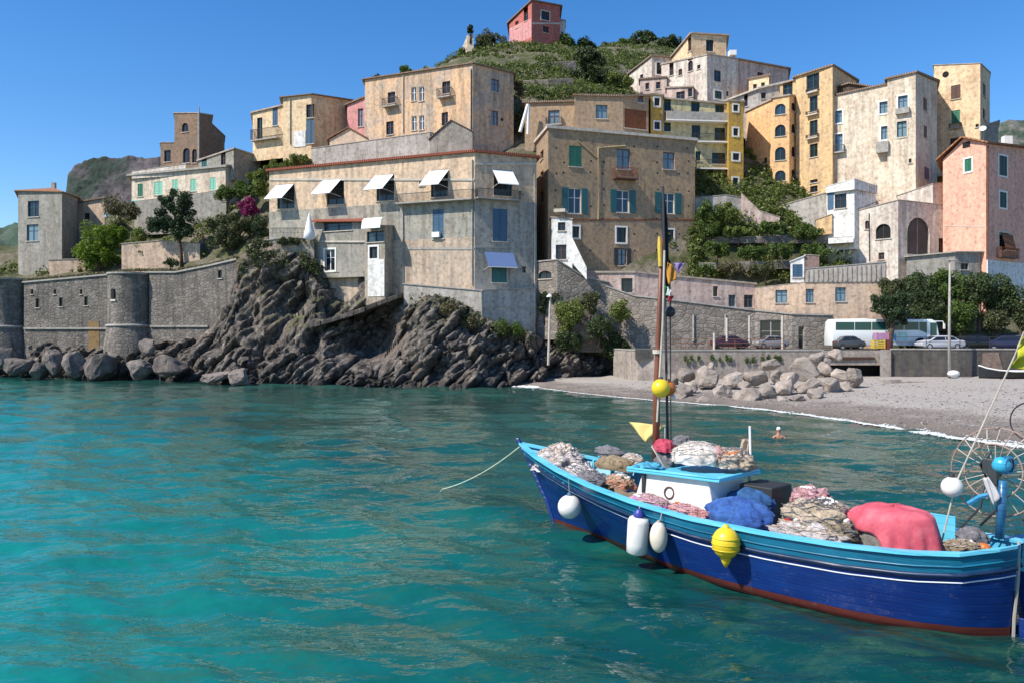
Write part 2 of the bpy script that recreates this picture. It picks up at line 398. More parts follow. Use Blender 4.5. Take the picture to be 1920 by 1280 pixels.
        def q4(a, b, za=None): mb.add([(a.x, a.y, zb), (b.x, b.y, zb), (b.x, b.y, b.z), (a.x, a.y, a.z)], [(0, 1, 2, 3)])
        q4(bk[0], f[0]); q4(f[-1], bk[-1])
        for k in range(len(bk) - 1, 0, -1): q4(bk[k], bk[k - 1])
        if s.roof != 'open':
            for k in range(len(f) - 1): mb.add([f[k], f[k + 1], bk[k + 1], bk[k]], [(0, 1, 2, 3)])
        s.wall = mb.build('wall', [s.mat] + s.zmats if s.zones else s.mat, s.root, fix=False)
        if s.roof in ('flat', 'hip', 'slab'):
            # outline pushed out at the front and the ends
            n = len(f); ov = s.over; out = []
            ctr = sum((p for p in f + bk), Vector()) / (2 * n)
            for k, p in enumerate(f):
                ns = []
                if k > 0: ns.append(s.fr(k - 1)[3])
                if k < n - 1: ns.append(s.fr(k)[3])
                v = sum(ns, Vector()).normalized()
                q = p + v * ov
                if k == 0: q -= s.fr(0)[2] * ov
                if k == n - 1: q += s.fr(n - 2)[2] * ov
                out.append(q)
            bo = []
            for k, p in enumerate(bk):
                q = p.copy()
                if k == 0: q -= s.fr(0)[2] * ov
                if k == n - 1: q += s.fr(n - 2)[2] * ov
                bo.append(q + (p - f[k]).normalized() * ov)
            mb = MB(); T = Vector((0, 0, s.thick)); e0 = Vector((0, 0, .004))
            for k in range(n - 1):
                mb.hexa([out[k] + e0, out[k + 1] + e0, bo[k + 1] + e0, bo[k] + e0, out[k] + T, out[k + 1] + T, bo[k + 1] + T, bo[k] + T])
            if s.roof == 'hip':
                ring = [p + T for p in out] + [p + T for p in reversed(bo)]
                apex = ctr.copy(); apex.z = max(p.z for p in f) + s.thick + s.hip; m = len(ring)
                mb.add(ring + [apex], [(k, (k + 1) % m, m) for k in range(m)])
            s.roofo = mb.build('roof', s.roofmat, s.root)
        return s
# ---------------------------------------------------------------- sea
def N_map(nt, v, a, b_):
    mr = N(nt, 'ShaderNodeMapRange'); nt.links.new(v, mr.inputs[0]); mr.inputs[1].default_value = a; mr.inputs[2].default_value = b_; return mr.outputs[0]
def sea_material():
    m, nt, b, o = mats_new('sea_water')
    g = N(nt, 'ShaderNodeNewGeometry')
    def mp(sc): 
        q = N(nt, 'ShaderNodeMapping'); q.inputs['Scale'].default_value = sc; nt.links.new(g.outputs['Position'], q.inputs[0]); return q.outputs[0]
    big = noise_n(nt, mp((.07, .09, 1)), 1, 4, .6, dist=.5)
    c = ramp(nt, big, [(.3, (.003, .036, .034)), (.5, (.004, .062, .055)), (.7, (.006, .09, .078))])
    sp0 = N(nt, 'ShaderNodeSeparateXYZ'); nt.links.new(g.outputs['Position'], sp0.inputs[0])
    shal = N(nt, 'ShaderNodeMath', operation='MULTIPLY_ADD'); nt.links.new(sp0.outputs[0], shal.inputs[0]); shal.inputs[1].default_value = 1.4; nt.links.new(sp0.outputs[1], shal.inputs[2])
    wob = N(nt, 'ShaderNodeMath', operation='MULTIPLY_ADD'); nt.links.new(noise_n(nt, mp((.25, .35, 1)), 1, 5, .65, dist=.8), wob.inputs[0]); wob.inputs[1].default_value = 26; nt.links.new(shal.outputs[0], wob.inputs[2])
    c = mix(nt, ramp(nt, N_map(nt, wob.outputs[0], 12, 40), [(0, 1), (1, 0)]), c, (.006, .18, .155))   # bright sandy shallows by the pier
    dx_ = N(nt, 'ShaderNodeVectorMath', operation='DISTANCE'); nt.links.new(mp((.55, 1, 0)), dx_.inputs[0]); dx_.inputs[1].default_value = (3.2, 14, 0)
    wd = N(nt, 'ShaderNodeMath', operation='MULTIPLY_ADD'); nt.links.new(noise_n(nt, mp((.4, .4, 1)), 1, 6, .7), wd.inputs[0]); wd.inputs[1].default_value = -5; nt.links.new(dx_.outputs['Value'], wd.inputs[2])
    c = mix(nt, ramp(nt, N_map(nt, wd.outputs[0], -1, 5), [(0, .65), (1, 0)]), c, (.0015, .018, .019))   # boat's shade on the water, painted into the base colour
    # paler sandy and weedy patches of the bottom, broken up by the ripples
    bed = noise_n(nt, mp((.45, .9, 1)), 1, 8, .78, dist=.5)
    c = mix(nt, ramp(nt, bed, [(.5, 0), (.6, .55)]), c, (.03, .085, .05))
    # shallow, silty water along the beach and the rocks
    sp = N(nt, 'ShaderNodeSeparateXYZ'); nt.links.new(g.outputs['Position'], sp.inputs[0])
    ma = N(nt, 'ShaderNodeMath', operation='MULTIPLY_ADD'); nt.links.new(sp.outputs[0], ma.inputs[0]); ma.inputs[1].default_value = .75; nt.links.new(sp.outputs[1], ma.inputs[2])
    mr = N(nt, 'ShaderNodeMapRange'); nt.links.new(ma.outputs[0], mr.inputs[0])
    mr.inputs[1].default_value = 25; mr.inputs[2].default_value = 84; mr.inputs[3].default_value = 0; mr.inputs[4].default_value = .6
    c = mix(nt, mr.outputs[0], c, (.03, .068, .052))
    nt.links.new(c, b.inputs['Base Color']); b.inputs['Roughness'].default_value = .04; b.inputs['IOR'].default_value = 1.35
    r1 = noise_n(nt, mp((1.5, 2.8, 1)), 1.5, 2, .5); r2 = noise_n(nt, mp((.5, 1.1, 1)), 1, 3, .5)
    h = mix(nt, .5, r1, r2)
    bump(nt, b, h, .34, .24)
    return m
def build_sea():
    nr, nc = 760, 560
    Y = np.concatenate([[3.0], np.geomspace(8, 130, nr - 40), np.geomspace(140, 5000, 39)])
    nr = len(Y); u = np.linspace(-1.15, 1.15, nc)
    YY = Y[:, None] * np.ones(nc); XX = Y[:, None] * u[None, :] * np.where(Y > 130, 1.6, 1.0)[:, None]
    rng = np.random.RandomState(4); Z = np.zeros_like(XX)
    for k in range(50):
        wl = 0.45 * 1.075 ** k if k < 30 else rng.uniform(1.5, 6)
        a = rng.normal(R(80), R(32)); kk = 2 * math.pi / wl; amp = .0052 * wl ** .95
        amp_r = amp * np.clip(wl / (YY * YY / F / CH * 6.0 + 1e-3), 0, 1)
        ph = (XX * math.cos(a) + YY * math.sin(a)) * kk + rng.uniform(0, 7) + .8 * np.sin(XX * .35 + k) + .6 * np.sin(YY * .27 - k)
        Z += amp_r * np.sin(ph)
    V = np.stack([XX, YY, Z], -1).reshape(-1, 3)
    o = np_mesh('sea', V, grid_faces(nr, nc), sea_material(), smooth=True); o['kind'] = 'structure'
build_sea()

# ---------------------------------------------------------------- beach
WL = [(940, 722), (1000, 724.5), (1020, 729), (1100, 739), (1200, 749), (1300, 757), (1365, 762), (1450, 771), (1550, 784), (1650, 799), (1800, 823), (1920, 839), (2060, 856), (2300, 880)]
def wl_Y(px): return CH * F / (interp(WL, px)[0] - 630)
def beach_z(px, Y):
    y0 = wl_Y(px); d = Y - y0
    if d < 0: return d * .09
    return .28 * min(1, d / 2.2) + max(0, d - 2.2) * .028 + .05 * math.sin(d * .6)
def beach_material():
    m, nt, b, o = mats_new('grey_shingle'); g = N(nt, 'ShaderNodeNewGeometry'); sp = N(nt, 'ShaderNodeSeparateXYZ'); nt.links.new(g.outputs['Position'], sp.inputs[0])
    a = noise_n(nt, g.outputs['Position'], .35, 6, .6); f = noise_n(nt, g.outputs['Position'], 7, 6, .8)
    ma = N(nt, 'ShaderNodeMath', operation='MULTIPLY_ADD'); nt.links.new(a, ma.inputs[0]); ma.inputs[1].default_value = .5; nt.links.new(sp.outputs[2], ma.inputs[2])
    c = ramp(nt, ma.outputs[0], [(.30, (.13, .11, .095)), (.58, (.20, .165, .14)), (.78, (.36, .325, .29))])
    c = mix(nt, 1, c, ramp(nt, f, [(.3, .6), (.7, 1.35)]), 'MULTIPLY')
    nt.links.new(c, b.inputs['Base Color']); b.inputs['Roughness'].default_value = .95; bump(nt, b, f, .8, .08); return m
def build_beach():
    pxs = np.linspace(930, 2300, 240); ds = np.concatenate([[-14, -7, -3, -1.5], np.linspace(-.5, 50, 90)])
    V = []
    for d in ds:
        for px in pxs:
            y0 = wl_Y(px); Y = min(y0 + d, 93); w = .12 * noise.noise(Vector((px * .03, d * .3, 1)))
            Y2 = Y + (w if d < 3 else 0)
            V.append((Xp(px, Y2), Y2, beach_z(px, Y) + (.05 * noise.noise(Vector((Xp(px, Y) * .6, Y * .6, 0))) if d > .5 else 0)))
    o = np_mesh('beach', V, grid_faces(len(ds), len(pxs)), beach_material(), smooth=True); o['kind'] = 'structure'
    # surf: a broken, slightly raised lip of foam along the water's edge
    m, nt, b, oo = mats_new('foam'); b.inputs['Base Color'].default_value = (.62, .65, .63, 1); b.inputs['Roughness'].default_value = .6
    V = []; Fc = []; random.seed(8)
    for px in np.arange(985, 2200, 1.6):
        y0 = wl_Y(px); w = .07 + .25 * max(0, noise.noise(Vector((px * .02, 0, 3)))) + .22 * max(0, (px - 1300) / 600)
        for k in range(4 if px > 1350 else 2):
            d = random.gauss(-.2, 1) * w; Y = y0 + d + .15 * math.sin(px * .08); s = random.uniform(.015, .085); x = Xp(px, Y) + random.uniform(-.08, .08); z = max(.03, beach_z(px, Y)) + .035
            n0 = len(V)
            for a in range(5):
                t = a * 1.2566 + random.uniform(-.3, .3); V.append((x + 2.0 * s * math.cos(t), Y + s * math.sin(t), z))
            V.append((x, Y, z + .04)); Fc += [(n0 + a, n0 + (a + 1) % 5, n0 + 5) for a in range(5)]
    for cx, cy, ln in ((1000, 725, 26),):
        for k in range(160):
            px = cx + random.gauss(0, ln / 2); Y = CH * F / (cy - 630) + random.gauss(-.3, .5); s = random.uniform(.08, .25); n0 = len(V); x = Xp(px, Y)
            for a in range(5):
                t = a * 1.2566; V.append((x + 2 * s * math.cos(t), Y + s * math.sin(t), .04))
            V.append((x, Y, .16)); Fc += [(n0 + a, n0 + (a + 1) % 5, n0 + 5) for a in range(5)]
    o = np_mesh('sea_foam', V, Fc, m); tag(o, 'thin white line of foam where the sea meets the shingle beach', 'foam', kind='stuff')
build_beach()

def pebbles():
    rng = np.random.RandomState(2); V = []; Fc = []; rr = random.Random(3)
    oct_ = [(1,0,0),(0,1,0),(-1,0,0),(0,-1,0),(0,0,.7),(0,0,-.5)]; of = [(0,1,4),(1,2,4),(2,3,4),(3,0,4),(1,0,5),(2,1,5),(3,2,5),(0,3,5)]
    for k in range(9000):
        px = rr.uniform(1020, 2080); d = abs(rr.gauss(0, 1)) * 9 + (0 if rr.random() < .5 else rr.uniform(0, 25)); Y = wl_Y(px) + .2 + d
        if Y > 83: continue
        s = rr.choice((.03, .035, .045, .05, .08)) * rr.uniform(.6, 1.2); a = rr.uniform(0, 6.28); z = beach_z(px, Y) + .05 * noise.noise(Vector((Xp(px, Y) * .6, Y * .6, 0))); n0 = len(V)
        for x, y, h in oct_: V.append((Xp(px, Y) + s * (x * math.cos(a) - y * math.sin(a)) * 1.3, Y + s * (x * math.sin(a) + y * math.cos(a)), z + s * h))
        Fc += [(p_ + n0, q_ + n0, r_ + n0) for p_, q_, r_ in of]
    m, nt, b, oo = mats_new('pebble'); g = N(nt, 'ShaderNodeNewGeometry'); nt.links.new(ramp(nt, g.outputs['Random Per Island'], [(0, (.07,.06,.052)), (.6, (.17,.145,.125)), (.93, (.28,.25,.22)), (1, (.5,.47,.44))]), b.inputs['Base Color']); b.inputs['Roughness'].default_value = .9
    o = np_mesh('pebbles', V, Fc, m); tag(o, 'loose grey and white pebbles scattered over the beach', 'pebbles', kind='stuff')
pebbles()

# ---------------------------------------------------------------- coastal rock
ROCK = dict(
  w=[(-120, 106), (0, 105), (100, 104), (200, 101), (300, 99), (400, 92), (500, 90), (600, 88), (700, 85), (850, 83.5), (940, 85), (1000, 88), (1060, 91), (1130, 93), (1230, 95)],
  a=[(-120, 668, 109), (0, 668, 108), (60, 662, 108), (100, 655, 107), (150, 672, 106), (200, 665, 104), (240, 668, 101), (270, 664, 101), (300, 660, 101), (350, 662, 99), (400, 664, 95), (440, 650, 94), (500, 655, 93), (560, 665, 91.5), (620, 672, 90.5), (660, 688, 89), (700, 705, 89), (735, 690, 88), (770, 655, 87.5), (800, 630, 87.3), (850, 640, 86), (900, 645, 87), (950, 660, 88), (1000, 672, 90.5), (1060, 680, 93), (1130, 690, 95.5), (1230, 706, 98)],
  b=[(-120, 650, 111), (0, 650, 111), (100, 645, 109.5), (200, 650, 107), (240, 660, 104), (270, 650, 104), (300, 644, 104), (370, 632, 101.5), (400, 612, 100.5), (425, 566, 99.6), (445, 505, 98.6), (470, 472, 98), (520, 470, 98), (570, 474, 98), (620, 510, 98), (690, 524, 96.4), (712, 548, 95.6), (745, 552, 94.6), (765, 556, 94), (800, 552, 91.5), (850, 560, 90.5), (890, 582, 90), (925, 602, 89.8), (960, 612, 90.5), (1000, 625, 92.5), (1040, 650, 94.5), (1100, 664, 96), (1160, 676, 98), (1230, 690, 99)],
)
def rock_material():
    m, nt, b, o = mats_new('coastal_rock'); g = N(nt, 'ShaderNodeNewGeometry'); p = g.outputs['Position']
    q = N(nt, 'ShaderNodeMapping'); q.inputs['Rotation'].default_value = (0, R(-38), 0); q.inputs['Scale'].default_value = (1, 1, 1.1); nt.links.new(p, q.inputs[0])
    st = noise_n(nt, q.outputs[0], 1.0, 9, .72, dist=.7); fine = noise_n(nt, p, 3.2, 8, .75); big = noise_n(nt, p, .16, 4, .6)
    c = ramp(nt, st, [(.36, (.02, .018, .017)), (.47, (.075, .065, .058)), (.56, (.155, .135, .118)), (.70, (.36, .315, .27))])
    c = mix(nt, ramp(nt, big, [(.5, 0), (.66, .35)]), c, (.2, .14, .10))
    c = mix(nt, 1, c, ramp(nt, fine, [(.3, .55), (.65, 1.3)]), 'MULTIPLY')
    sp = N(nt, 'ShaderNodeSeparateXYZ'); nt.links.new(p, sp.inputs[0])
    wz = N(nt, 'ShaderNodeMath', operation='MULTIPLY_ADD'); nt.links.new(fine, wz.inputs[0]); wz.inputs[1].default_value = -1.2; nt.links.new(sp.outputs[2], wz.inputs[2])
    c = mix(nt, ramp(nt, wz.outputs[0], [(.0, .78), (.42, .0)]), c, (.028, .026, .024))   # wet, weedy tide line
    # moss and grass on the ledges above the spray
    up = N(nt, 'ShaderNodeSeparateXYZ'); nt.links.new(g.outputs['Normal'], up.inputs[0])
    hz = N(nt, 'ShaderNodeMapRange'); nt.links.new(sp.outputs[2], hz.inputs[0]); hz.inputs[1].default_value = 4.5; hz.inputs[2].default_value = 8
    mm = N(nt, 'ShaderNodeMath', operation='MULTIPLY'); nt.links.new(hz.outputs[0], mm.inputs[0]); nt.links.new(ramp(nt, up.outputs[2], [(.45, 0), (.8, .8)]), mm.inputs[1])
    m2 = N(nt, 'ShaderNodeMath', operation='MULTIPLY'); nt.links.new(mm.outputs[0], m2.inputs[0]); nt.links.new(ramp(nt, noise_n(nt, p, .7, 5), [(.42, 0), (.58, 1)]), m2.inputs[1])
    c = mix(nt, m2.outputs[0], c, (.09, .11, .03))
    nt.links.new(c, b.inputs['Base Color']); b.inputs['Roughness'].default_value = .92
    bump(nt, b, mix(nt, .5, st, fine), .9, .35); return m
ROCKMAT = rock_material()
PITS = [(695, 632, 50, 44, 4.6), (655, 655, 40, 22, 2.5), (632, 535, 36, 40, 3.0), (540, 565, 40, 44, 3.4), (585, 650, 14, 40, 1.8), (470, 600, 18, 40, 1.6), (930, 690, 22, 30, 1.8), (820, 700, 14, 30, 1.4), (400, 650, 14, 22, 1.4), (1040, 700, 20, 20, 1.5)]
def facet(q, tilt):
    """angular blocks: each Voronoi cell gets its own offset and tilt, with a crack between cells"""
    d, pt = noise.voronoi(q); r = noise.noise_vector(pt[0] * 7.31 + Vector((2, 5, 8)))
    return r.x + tilt * r.dot(q - pt[0]) - .6 * max(0, 1 - (d[1] - d[0]) * 5)
def crag(p):
    """slanting strata: big bulges, angular blocks, ribs"""
    a = R(-40); x = p.x * math.cos(a) - p.z * math.sin(a); z = p.x * math.sin(a) + p.z * math.cos(a)
    w = noise.noise_vector(p * .35) * .7
    q = Vector((x * .20, p.y * .26, z * .52)) + w * .25
    rib = 1 - abs(noise.noise(Vector((x * .12, p.y * .2, z * .9)))) * 2.2
    return 1.5 * noise.noise(q * .45) + 1.6 * facet(q, 1.9) + .6 * facet(q * 2.3 + Vector((3, 1, 7)), 2.2) + .28 * facet(q * 5.3, 1.2) + 0.5 * (rib - .4)
def build_rock():
    pxs = np.arange(-120, 1232, 1.9); rows = []
    for px in pxs:
        yw = interp(ROCK['w'], px)[0]; pa, Ya = interp(ROCK['a'], px); pb, Yb = interp(ROCK['b'], px)
        Zw, Za, Zb_ = 0.0, Zp(pa, Ya), Zp(pb, Yb)
        prof = [(yw - .8, -1.6), (yw, 0.1), (Ya, Za), (Yb, Zb_), (Yb + 3, Zb_ + .1), (Yb + 16, Zb_ + .3)]
        ks = [0] * 6 + list(np.linspace(1, 2, 48)) + list(np.linspace(2, 3, 62))[1:] + [3.2, 3.5, 3.8, 4, 4.5, 5]
        ks[:6] = list(np.linspace(0, .85, 6)); cl = []
        for k in ks:
            i = min(int(k), 4); t = k - i; Y = prof[i][0] * (1 - t) + prof[i + 1][0] * t; Z = prof[i][1] * (1 - t) + prof[i + 1][1] * t
            p = Vector((Xp(px, Y), Y, Z)); env = min(1, max(.35, (k) * 1.0)) * (1 if k < 2.6 else max(.0, (3.4 - k) / .8))
            d = crag(p) * env
            p += Vector((.15, -.85, .4)) * d * (1.0 if k < 2 else .8)
            py_ = 630 - (p.z - CH) * F / p.y
            for (cx, cy, rx, ry, dp) in PITS: p.y += dp * math.exp(-(((px - cx) / rx) ** 2 + ((py_ - cy) / ry) ** 2) ** 1.5) * (1 if k < 3 else 0)
            cl.append(p)
        rows.append(cl)
    V = np.array([[tuple(rows[c][r]) for c in range(len(pxs))] for r in range(len(rows[0]))]).reshape(-1, 3)
    o = np_mesh('rocky_shore', V, grid_faces(len(rows[0]), len(pxs)), ROCKMAT, smooth=False); o['kind'] = 'structure'
build_rock()

def boulder_mesh(seed, mat, n=16, rough=.06, flat=False):
    rr = random.Random(seed); bm = bmesh.new()
    for k in range(n):
        v = Vector((rr.gauss(0, 1), rr.gauss(0, 1), rr.gauss(0, 1))).normalized(); bm.verts.new(v * rr.uniform(.85, 1.1))
    r = bmesh.ops.convex_hull(bm, input=bm.verts); bmesh.ops.delete(bm, geom=[g for g in r['geom_interior'] if isinstance(g, bmesh.types.BMVert)], context='VERTS')
    bmesh.ops.bevel(bm, geom=list(bm.edges), offset=.07, segments=1, affect='EDGES', profile=.6)
    bmesh.ops.triangulate(bm, faces=bm.faces)
    bmesh.ops.subdivide_edges(bm, edges=[e for e in bm.edges if e.calc_length() > .3], cuts=2, use_grid_fill=True)
    for v in bm.verts: v.co += v.co.normalized() * rough * (noise.noise(v.co * 2.2 + Vector((seed, 0, 0))) * 1.6 + noise.noise(v.co * 6 + Vector((seed, 0, 0))))
    me = bpy.data.meshes.new('boulder'); bm.to_mesh(me); bm.free(); me.materials.append(mat); return me
def rocks(spec, label, group, mat, name='boulder', cat='boulder', seeds=9, sink=.25):
    mes = [boulder_mesh(s * 13 + len(group) % 5, mat) for s in range(seeds)]
    for k, sp in enumerate(spec):
        x0, y0, x1, y1, Y, lb = sp; rr = random.Random(k * 7 + 1)
        o = bpy.data.objects.new(name, mes[k % seeds]); col.objects.link(o)
        c = P((x0 + x1) / 2, (y0 + y1) / 2, Y); o.location = c
        o.scale = ((x1 - x0) / 2 / F * Y * 1.22, (x1 - x0) / 2 / F * Y * rr.uniform(.95, 1.2), (y1 - y0) / 2 / F * Y * 1.25)
        o.rotation_euler = (rr.uniform(-.25, .25), rr.uniform(-.25, .25), rr.uniform(0, 6.28))
        tag(o, lb or label, cat, group)
def pale_rock(nm, c1, c2):
    m, nt, b, o = mats_new(nm); v = coords(nt); st = noise_n(nt, v, 1.2, 8, .7); oi = N(nt, 'ShaderNodeObjectInfo')
    c = ramp(nt, st, [(.3, c1), (.65, c2)]); c = mix(nt, 1, c, ramp(nt, oi.outputs['Random'], [(0, .7), (1, 1.15)]), 'MULTIPLY')
    nt.links.new(c, b.inputs['Base Color']); b.inputs['Roughness'].default_value = .95; bump(nt, b, noise_n(nt, v, 5, 6, .7), .7, .1); return m
LIME = pale_rock('limestone_block', (.20, .16, .13), (.40, .34, .29)); DARKR = pale_rock('dark_rock', (.07, .06, .055), (.24, .2, .175))
# breakwater: each block where the photo shows one
G = 'quarried blocks heaped in front of the quay'
rocks([
 (1300,690,1352,728,74,'grey block with dark hollows beneath it at left part of the heap'), (1262,722,1302,748,68,'low flat block lowest at left end of the heap, at water edge'),
 (1330,722,1372,752,67,'brown stained block at the water edge left of the heap'), (1352,696,1392,728,73,'square grey block half way up the left part of the heap'),
 (1372,728,1428,764,64,'large pale block at the front water edge, second from the left'), (1395,690,1440,722,74,'pale upright block behind the front row, middle of heap'),
 (1412,722,1455,760,65,'large brown block with dark shaded right side at the water edge'), (1452,712,1492,745,67,'yellowish block in the middle of the front row'),
 (1448,742,1480,765,62.5,'small ochre block alone on the shingle at the front edge'), (1480,672,1535,712,74,'tall white topped block at the centre of the heap'),
 (1495,710,1540,742,67,'dark grooved grey block low in the centre of the heap'), (1512,728,1545,750,64,'small round pale block on the shingle in front of the heap'),
 (1528,680,1560,708,75,'pale triangular block right of the white topped one'), (1540,706,1578,738,68,'white faced block at lower right of the heap'),
 (1560,690,1595,716,73,'brownish block right of centre below the culvert'), (1585,690,1617,722,71,'rounded grey block at far right end of the heap'),
 (1512,658,1548,684,78,'slanting slab at the top of the heap'), (1548,655,1580,684,79,'pinkish slab leaning at the top right of the heap'),
 (1480,740,1510,755,62.5,'little white stone lowest on the shingle'), (1270,692,1305,716,75,'mid grey block at upper left of the heap'),
 (1325,680,1345,698,78,'dark pointed block sticking up at left of the heap'), (1425,672,1462,700,77,'whitish block near the top, left of centre'),
 (1300,745,1345,764,65,'flat wet slab in the shallows at left of the heap'), (1570,716,1600,738,69,'pinkish block wedged low at right of the heap'),
 (1440,692,1475,716,74,'grey tilted block behind the yellowish one'), (1240,700,1275,722,76,'first block at the left end of the heap'),
 (1280,716,1310,736,71,'small grey block behind the flat left one'), (1380,712,1410,730,70,'small block filling the gap in the left front'),
 (1535,668,1560,688,78,'dark wedge block under the top slab'), (1595,712,1612,726,72,'small stone at the foot of the far right block'),
 (1463,698,1500,722,72,'dark shaded block under the white topped one'), (1255,738,1290,752,67,'thin wet slab left of the flat slab in the shallows'),
], '', G, LIME, seeds=11)
G = 'dark rocks at the waterline below the bastion'
t_ = thing('sloping_ledge', P(660, 585, 92), 'sloping stone ledge rising right above the dark hollow in the rock', 'ledge'); mb = MB()
for k_ in range(8):
    u0_, u1_ = k_ / 8, (k_ + 1) / 8 - .004; q_ = [P(580 + 168 * u, 606 - 56 * u ** 1.2, 92.4 - 1.2 * math.sin(u * 3.1) * .8) for u in (u0_, u1_)]; j_ = random.uniform(-.12, .12); dn = Vector((0, 0, -.55)); bk_ = Vector((.3, 4.2, .3)); s_ = Vector((0, j_, j_ * .4))
    mb = MB(); mb.hexa([q_[0] + dn + s_, q_[1] + dn + s_, q_[1] + dn + bk_, q_[0] + dn + bk_, q_[0] + s_, q_[1] + s_, q_[1] + bk_, q_[0] + bk_]); mb.build('slab', ROCKMAT, t_, bevel=.05)
rocks([
 (158,658,222,712,98,'big rounded dark boulder at the water below the round bastion'), (118,662,165,708,99,'pale topped boulder left of the big dark one'), (78,655,120,705,100,'upright dark boulder below the stone curtain wall'),
 (8,668,62,712,100,'broad brown boulder at far left below the wall'), (55,675,90,712,99,'small dark boulder between two larger ones at left'), (262,632,292,668,99,'white pointed boulder right of the round bastion'),
 (238,676,288,712,96,'low grey boulder at the water right of the bastion foot'), (-20,650,30,690,104,'pale boulder at the left edge of the picture'),
 (290,668,350,706,95,'long slanting pale boulder on the waterline'), (430,690,480,722,88.5,'dark flat boulder awash at the foot of the promontory'), (376,696,432,720,90,'thin dark ledge boulder just above the water'),
], '', G, DARKR, seeds=7)

# ---------------------------------------------------------------- hillside
TER = [
 [(-300,520,119),(-100,518,118),(50,525,113.5),(200,513,112),(440,488,106),(505,478,105),(700,500,101.5),(880,565,98.5),(1005,560,98),(1200,560,97),(1300,540,98),(1400,528,99),(1560,545,96),(1650,640,92),(1780,642,92),(2120,645,92)],
 [(-300,500,130),(-100,470,127),(130,470,123),(250,455,121),(400,425,114),(440,400,114),(505,345,112.5),(700,310,111),(880,300,109),(960,300,107),(1005,300,107),(1200,300,107),(1300,372,105),(1390,392,105),(1450,405,105),(1550,440,104),(1660,490,103),(1780,505,101),(2120,520,101)],
 [(-300,540,160),(-100,500,150),(100,470,145),(160,420,140),(250,380,134),(440,300,131),(600,275,128),(660,240,126),(700,190,124),(900,150,122),(1000,175,118),(1080,178,118),(1200,190,124),(1300,190,130),(1400,210,128),(1560,250,126),(1750,300,126),(2120,400,130)],
 [(-300,600,210),(-100,560,200),(250,480,180),(500,340,165),(640,240,160),(700,165,160),(820,122,156),(870,98,153),(920,84,151),(960,84,150),(1050,84,150),(1100,96,152),(1180,120,154),(1280,135,160),(1400,165,165),(1560,200,160),(1750,260,160),(1860,320,160),(2120,380,165)],
 [(-300,640,320),(0,640,320),(250,600,300),(500,500,280),(700,300,260),(850,160,240),(960,110,235),(1100,98,225),(1150,82,220),(1210,72,220),(1280,88,220),(1400,140,230),(1600,230,240),(1800,330,250),(2120,430,260)],
]
def hill_material():
    m, nt, b, o = mats_new('hillside_ground'); g = N(nt, 'ShaderNodeNewGeometry'); p = g.outputs['Position']
    n1 = noise_n(nt, p, .22, 8, .7); n2 = noise_n(nt, p, 1.6, 8, .75)
    c = ramp(nt, n1, [(.34, (.045, .06, .018)), (.46, (.10, .105, .04)), (.56, (.18, .155, .11)), (.7, (.27, .235, .18))])
    c = mix(nt, 1, c, ramp(nt, n2, [(.3, .45), (.7, 1.35)]), 'MULTIPLY')
    nt.links.new(c, b.inputs['Base Color']); b.inputs['Roughness'].default_value = .95; bump(nt, b, n2, .9, .5); return m
HILLMAT = hill_material()
def ter_point(px, t):
    i = min(int(t), len(TER) - 2); f = t - i; a = interp(TER[i], px); b2 = interp(TER[i + 1], px)
    A_ = P(px, a[0], a[1]); B_ = P(px, b2[0], b2[1]); p = A_.lerp(B_, f)
    w = min(1, t * 3)
    p.z += w * (1.1 * noise.noise(p * .13) + .5 * noise.noise(p * .45) + .2 * noise.noise(p * 1.1)); return p
def build_hill():
    pxs = np.arange(-300, 2121, 6.0); ts = np.linspace(0, 4, 100); V = []
    for px in pxs: pass
    first = []
    for px in pxs:
        q = ter_point(px, 0); first.append((q.x, q.y - .3, q.z - 14))
    V = [first] + [[tuple(ter_point(px, t)) for px in pxs] for t in ts]
    V = np.array(V).reshape(-1, 3)
    o = np_mesh('hillside', V, grid_faces(len(ts) + 1, len(pxs)), HILLMAT, smooth=True); o['kind'] = 'structure'
build_hill()
def far_hill(name, pts, Y, base, depth, rocky, mat=None):
    """a distant headland: ridge line with a broken face below it"""
    pxs = np.arange(pts[0][0], pts[-1][0] + .1, (pts[-1][0] - pts[0][0]) / 90); V = []
    for t in np.linspace(0, 1, 40):
        for px in pxs:
            top = interp(pts, px)[0]; f = t / .7 if t < .7 else 1
            Yt = Y - (1 - f) * depth if t < .7 else Y + (t - .7) * depth * 2
            py = base + (top - base) * (f ** rocky) if t < .7 else top
            Z = Zp(py, Yt) if t < .7 else Zp(top, Y) - (t - .7) * 40
            p = Vector((Xp(px, Yt), Yt, Z)); s = Y / 100
            n = noise.noise(p * (.09 / s * 2)) * 2.2 + noise.noise(p * (.3 / s * 2)) * 1.0 + noise.noise(p * (1 / s * 2)) * .5
            p += Vector((.2, -.5, .35)) * n * s * .8 * (1 if t < .99 else 0); V.append(tuple(p))
    o = np_mesh(name, V, grid_faces(40, len(pxs)), mat, smooth=False); o['kind'] = 'structure'; return o
def far_mat(nm, green, rock, lo, hi, sc=.05):
    m, nt, b, o = mats_new(nm); g = N(nt, 'ShaderNodeNewGeometry'); p = g.outputs['Position']; n2 = noise_n(nt, p, sc * 6, 8, .75); n1 = noise_n(nt, p, sc, 6, .65)
    c = mix(nt, ramp(nt, n1, [(lo, 0), (hi, 1)]), green, rock); c = mix(nt, 1, c, ramp(nt, n2, [(.3, .5), (.7, 1.4)]), 'MULTIPLY')
    nt.links.new(c, b.inputs['Base Color']); b.inputs['Roughness'].default_value = .95; bump(nt, b, n2, 1, 2); return m
far_hill('headland', [(118, 375), (128, 322), (140, 310), (200, 297), (240, 291), (300, 296), (330, 310), (380, 330)], 330, 400, 22, .8, far_mat('headland_rock', (.025, .045, .03), (.12, .10, .105), .42, .56))
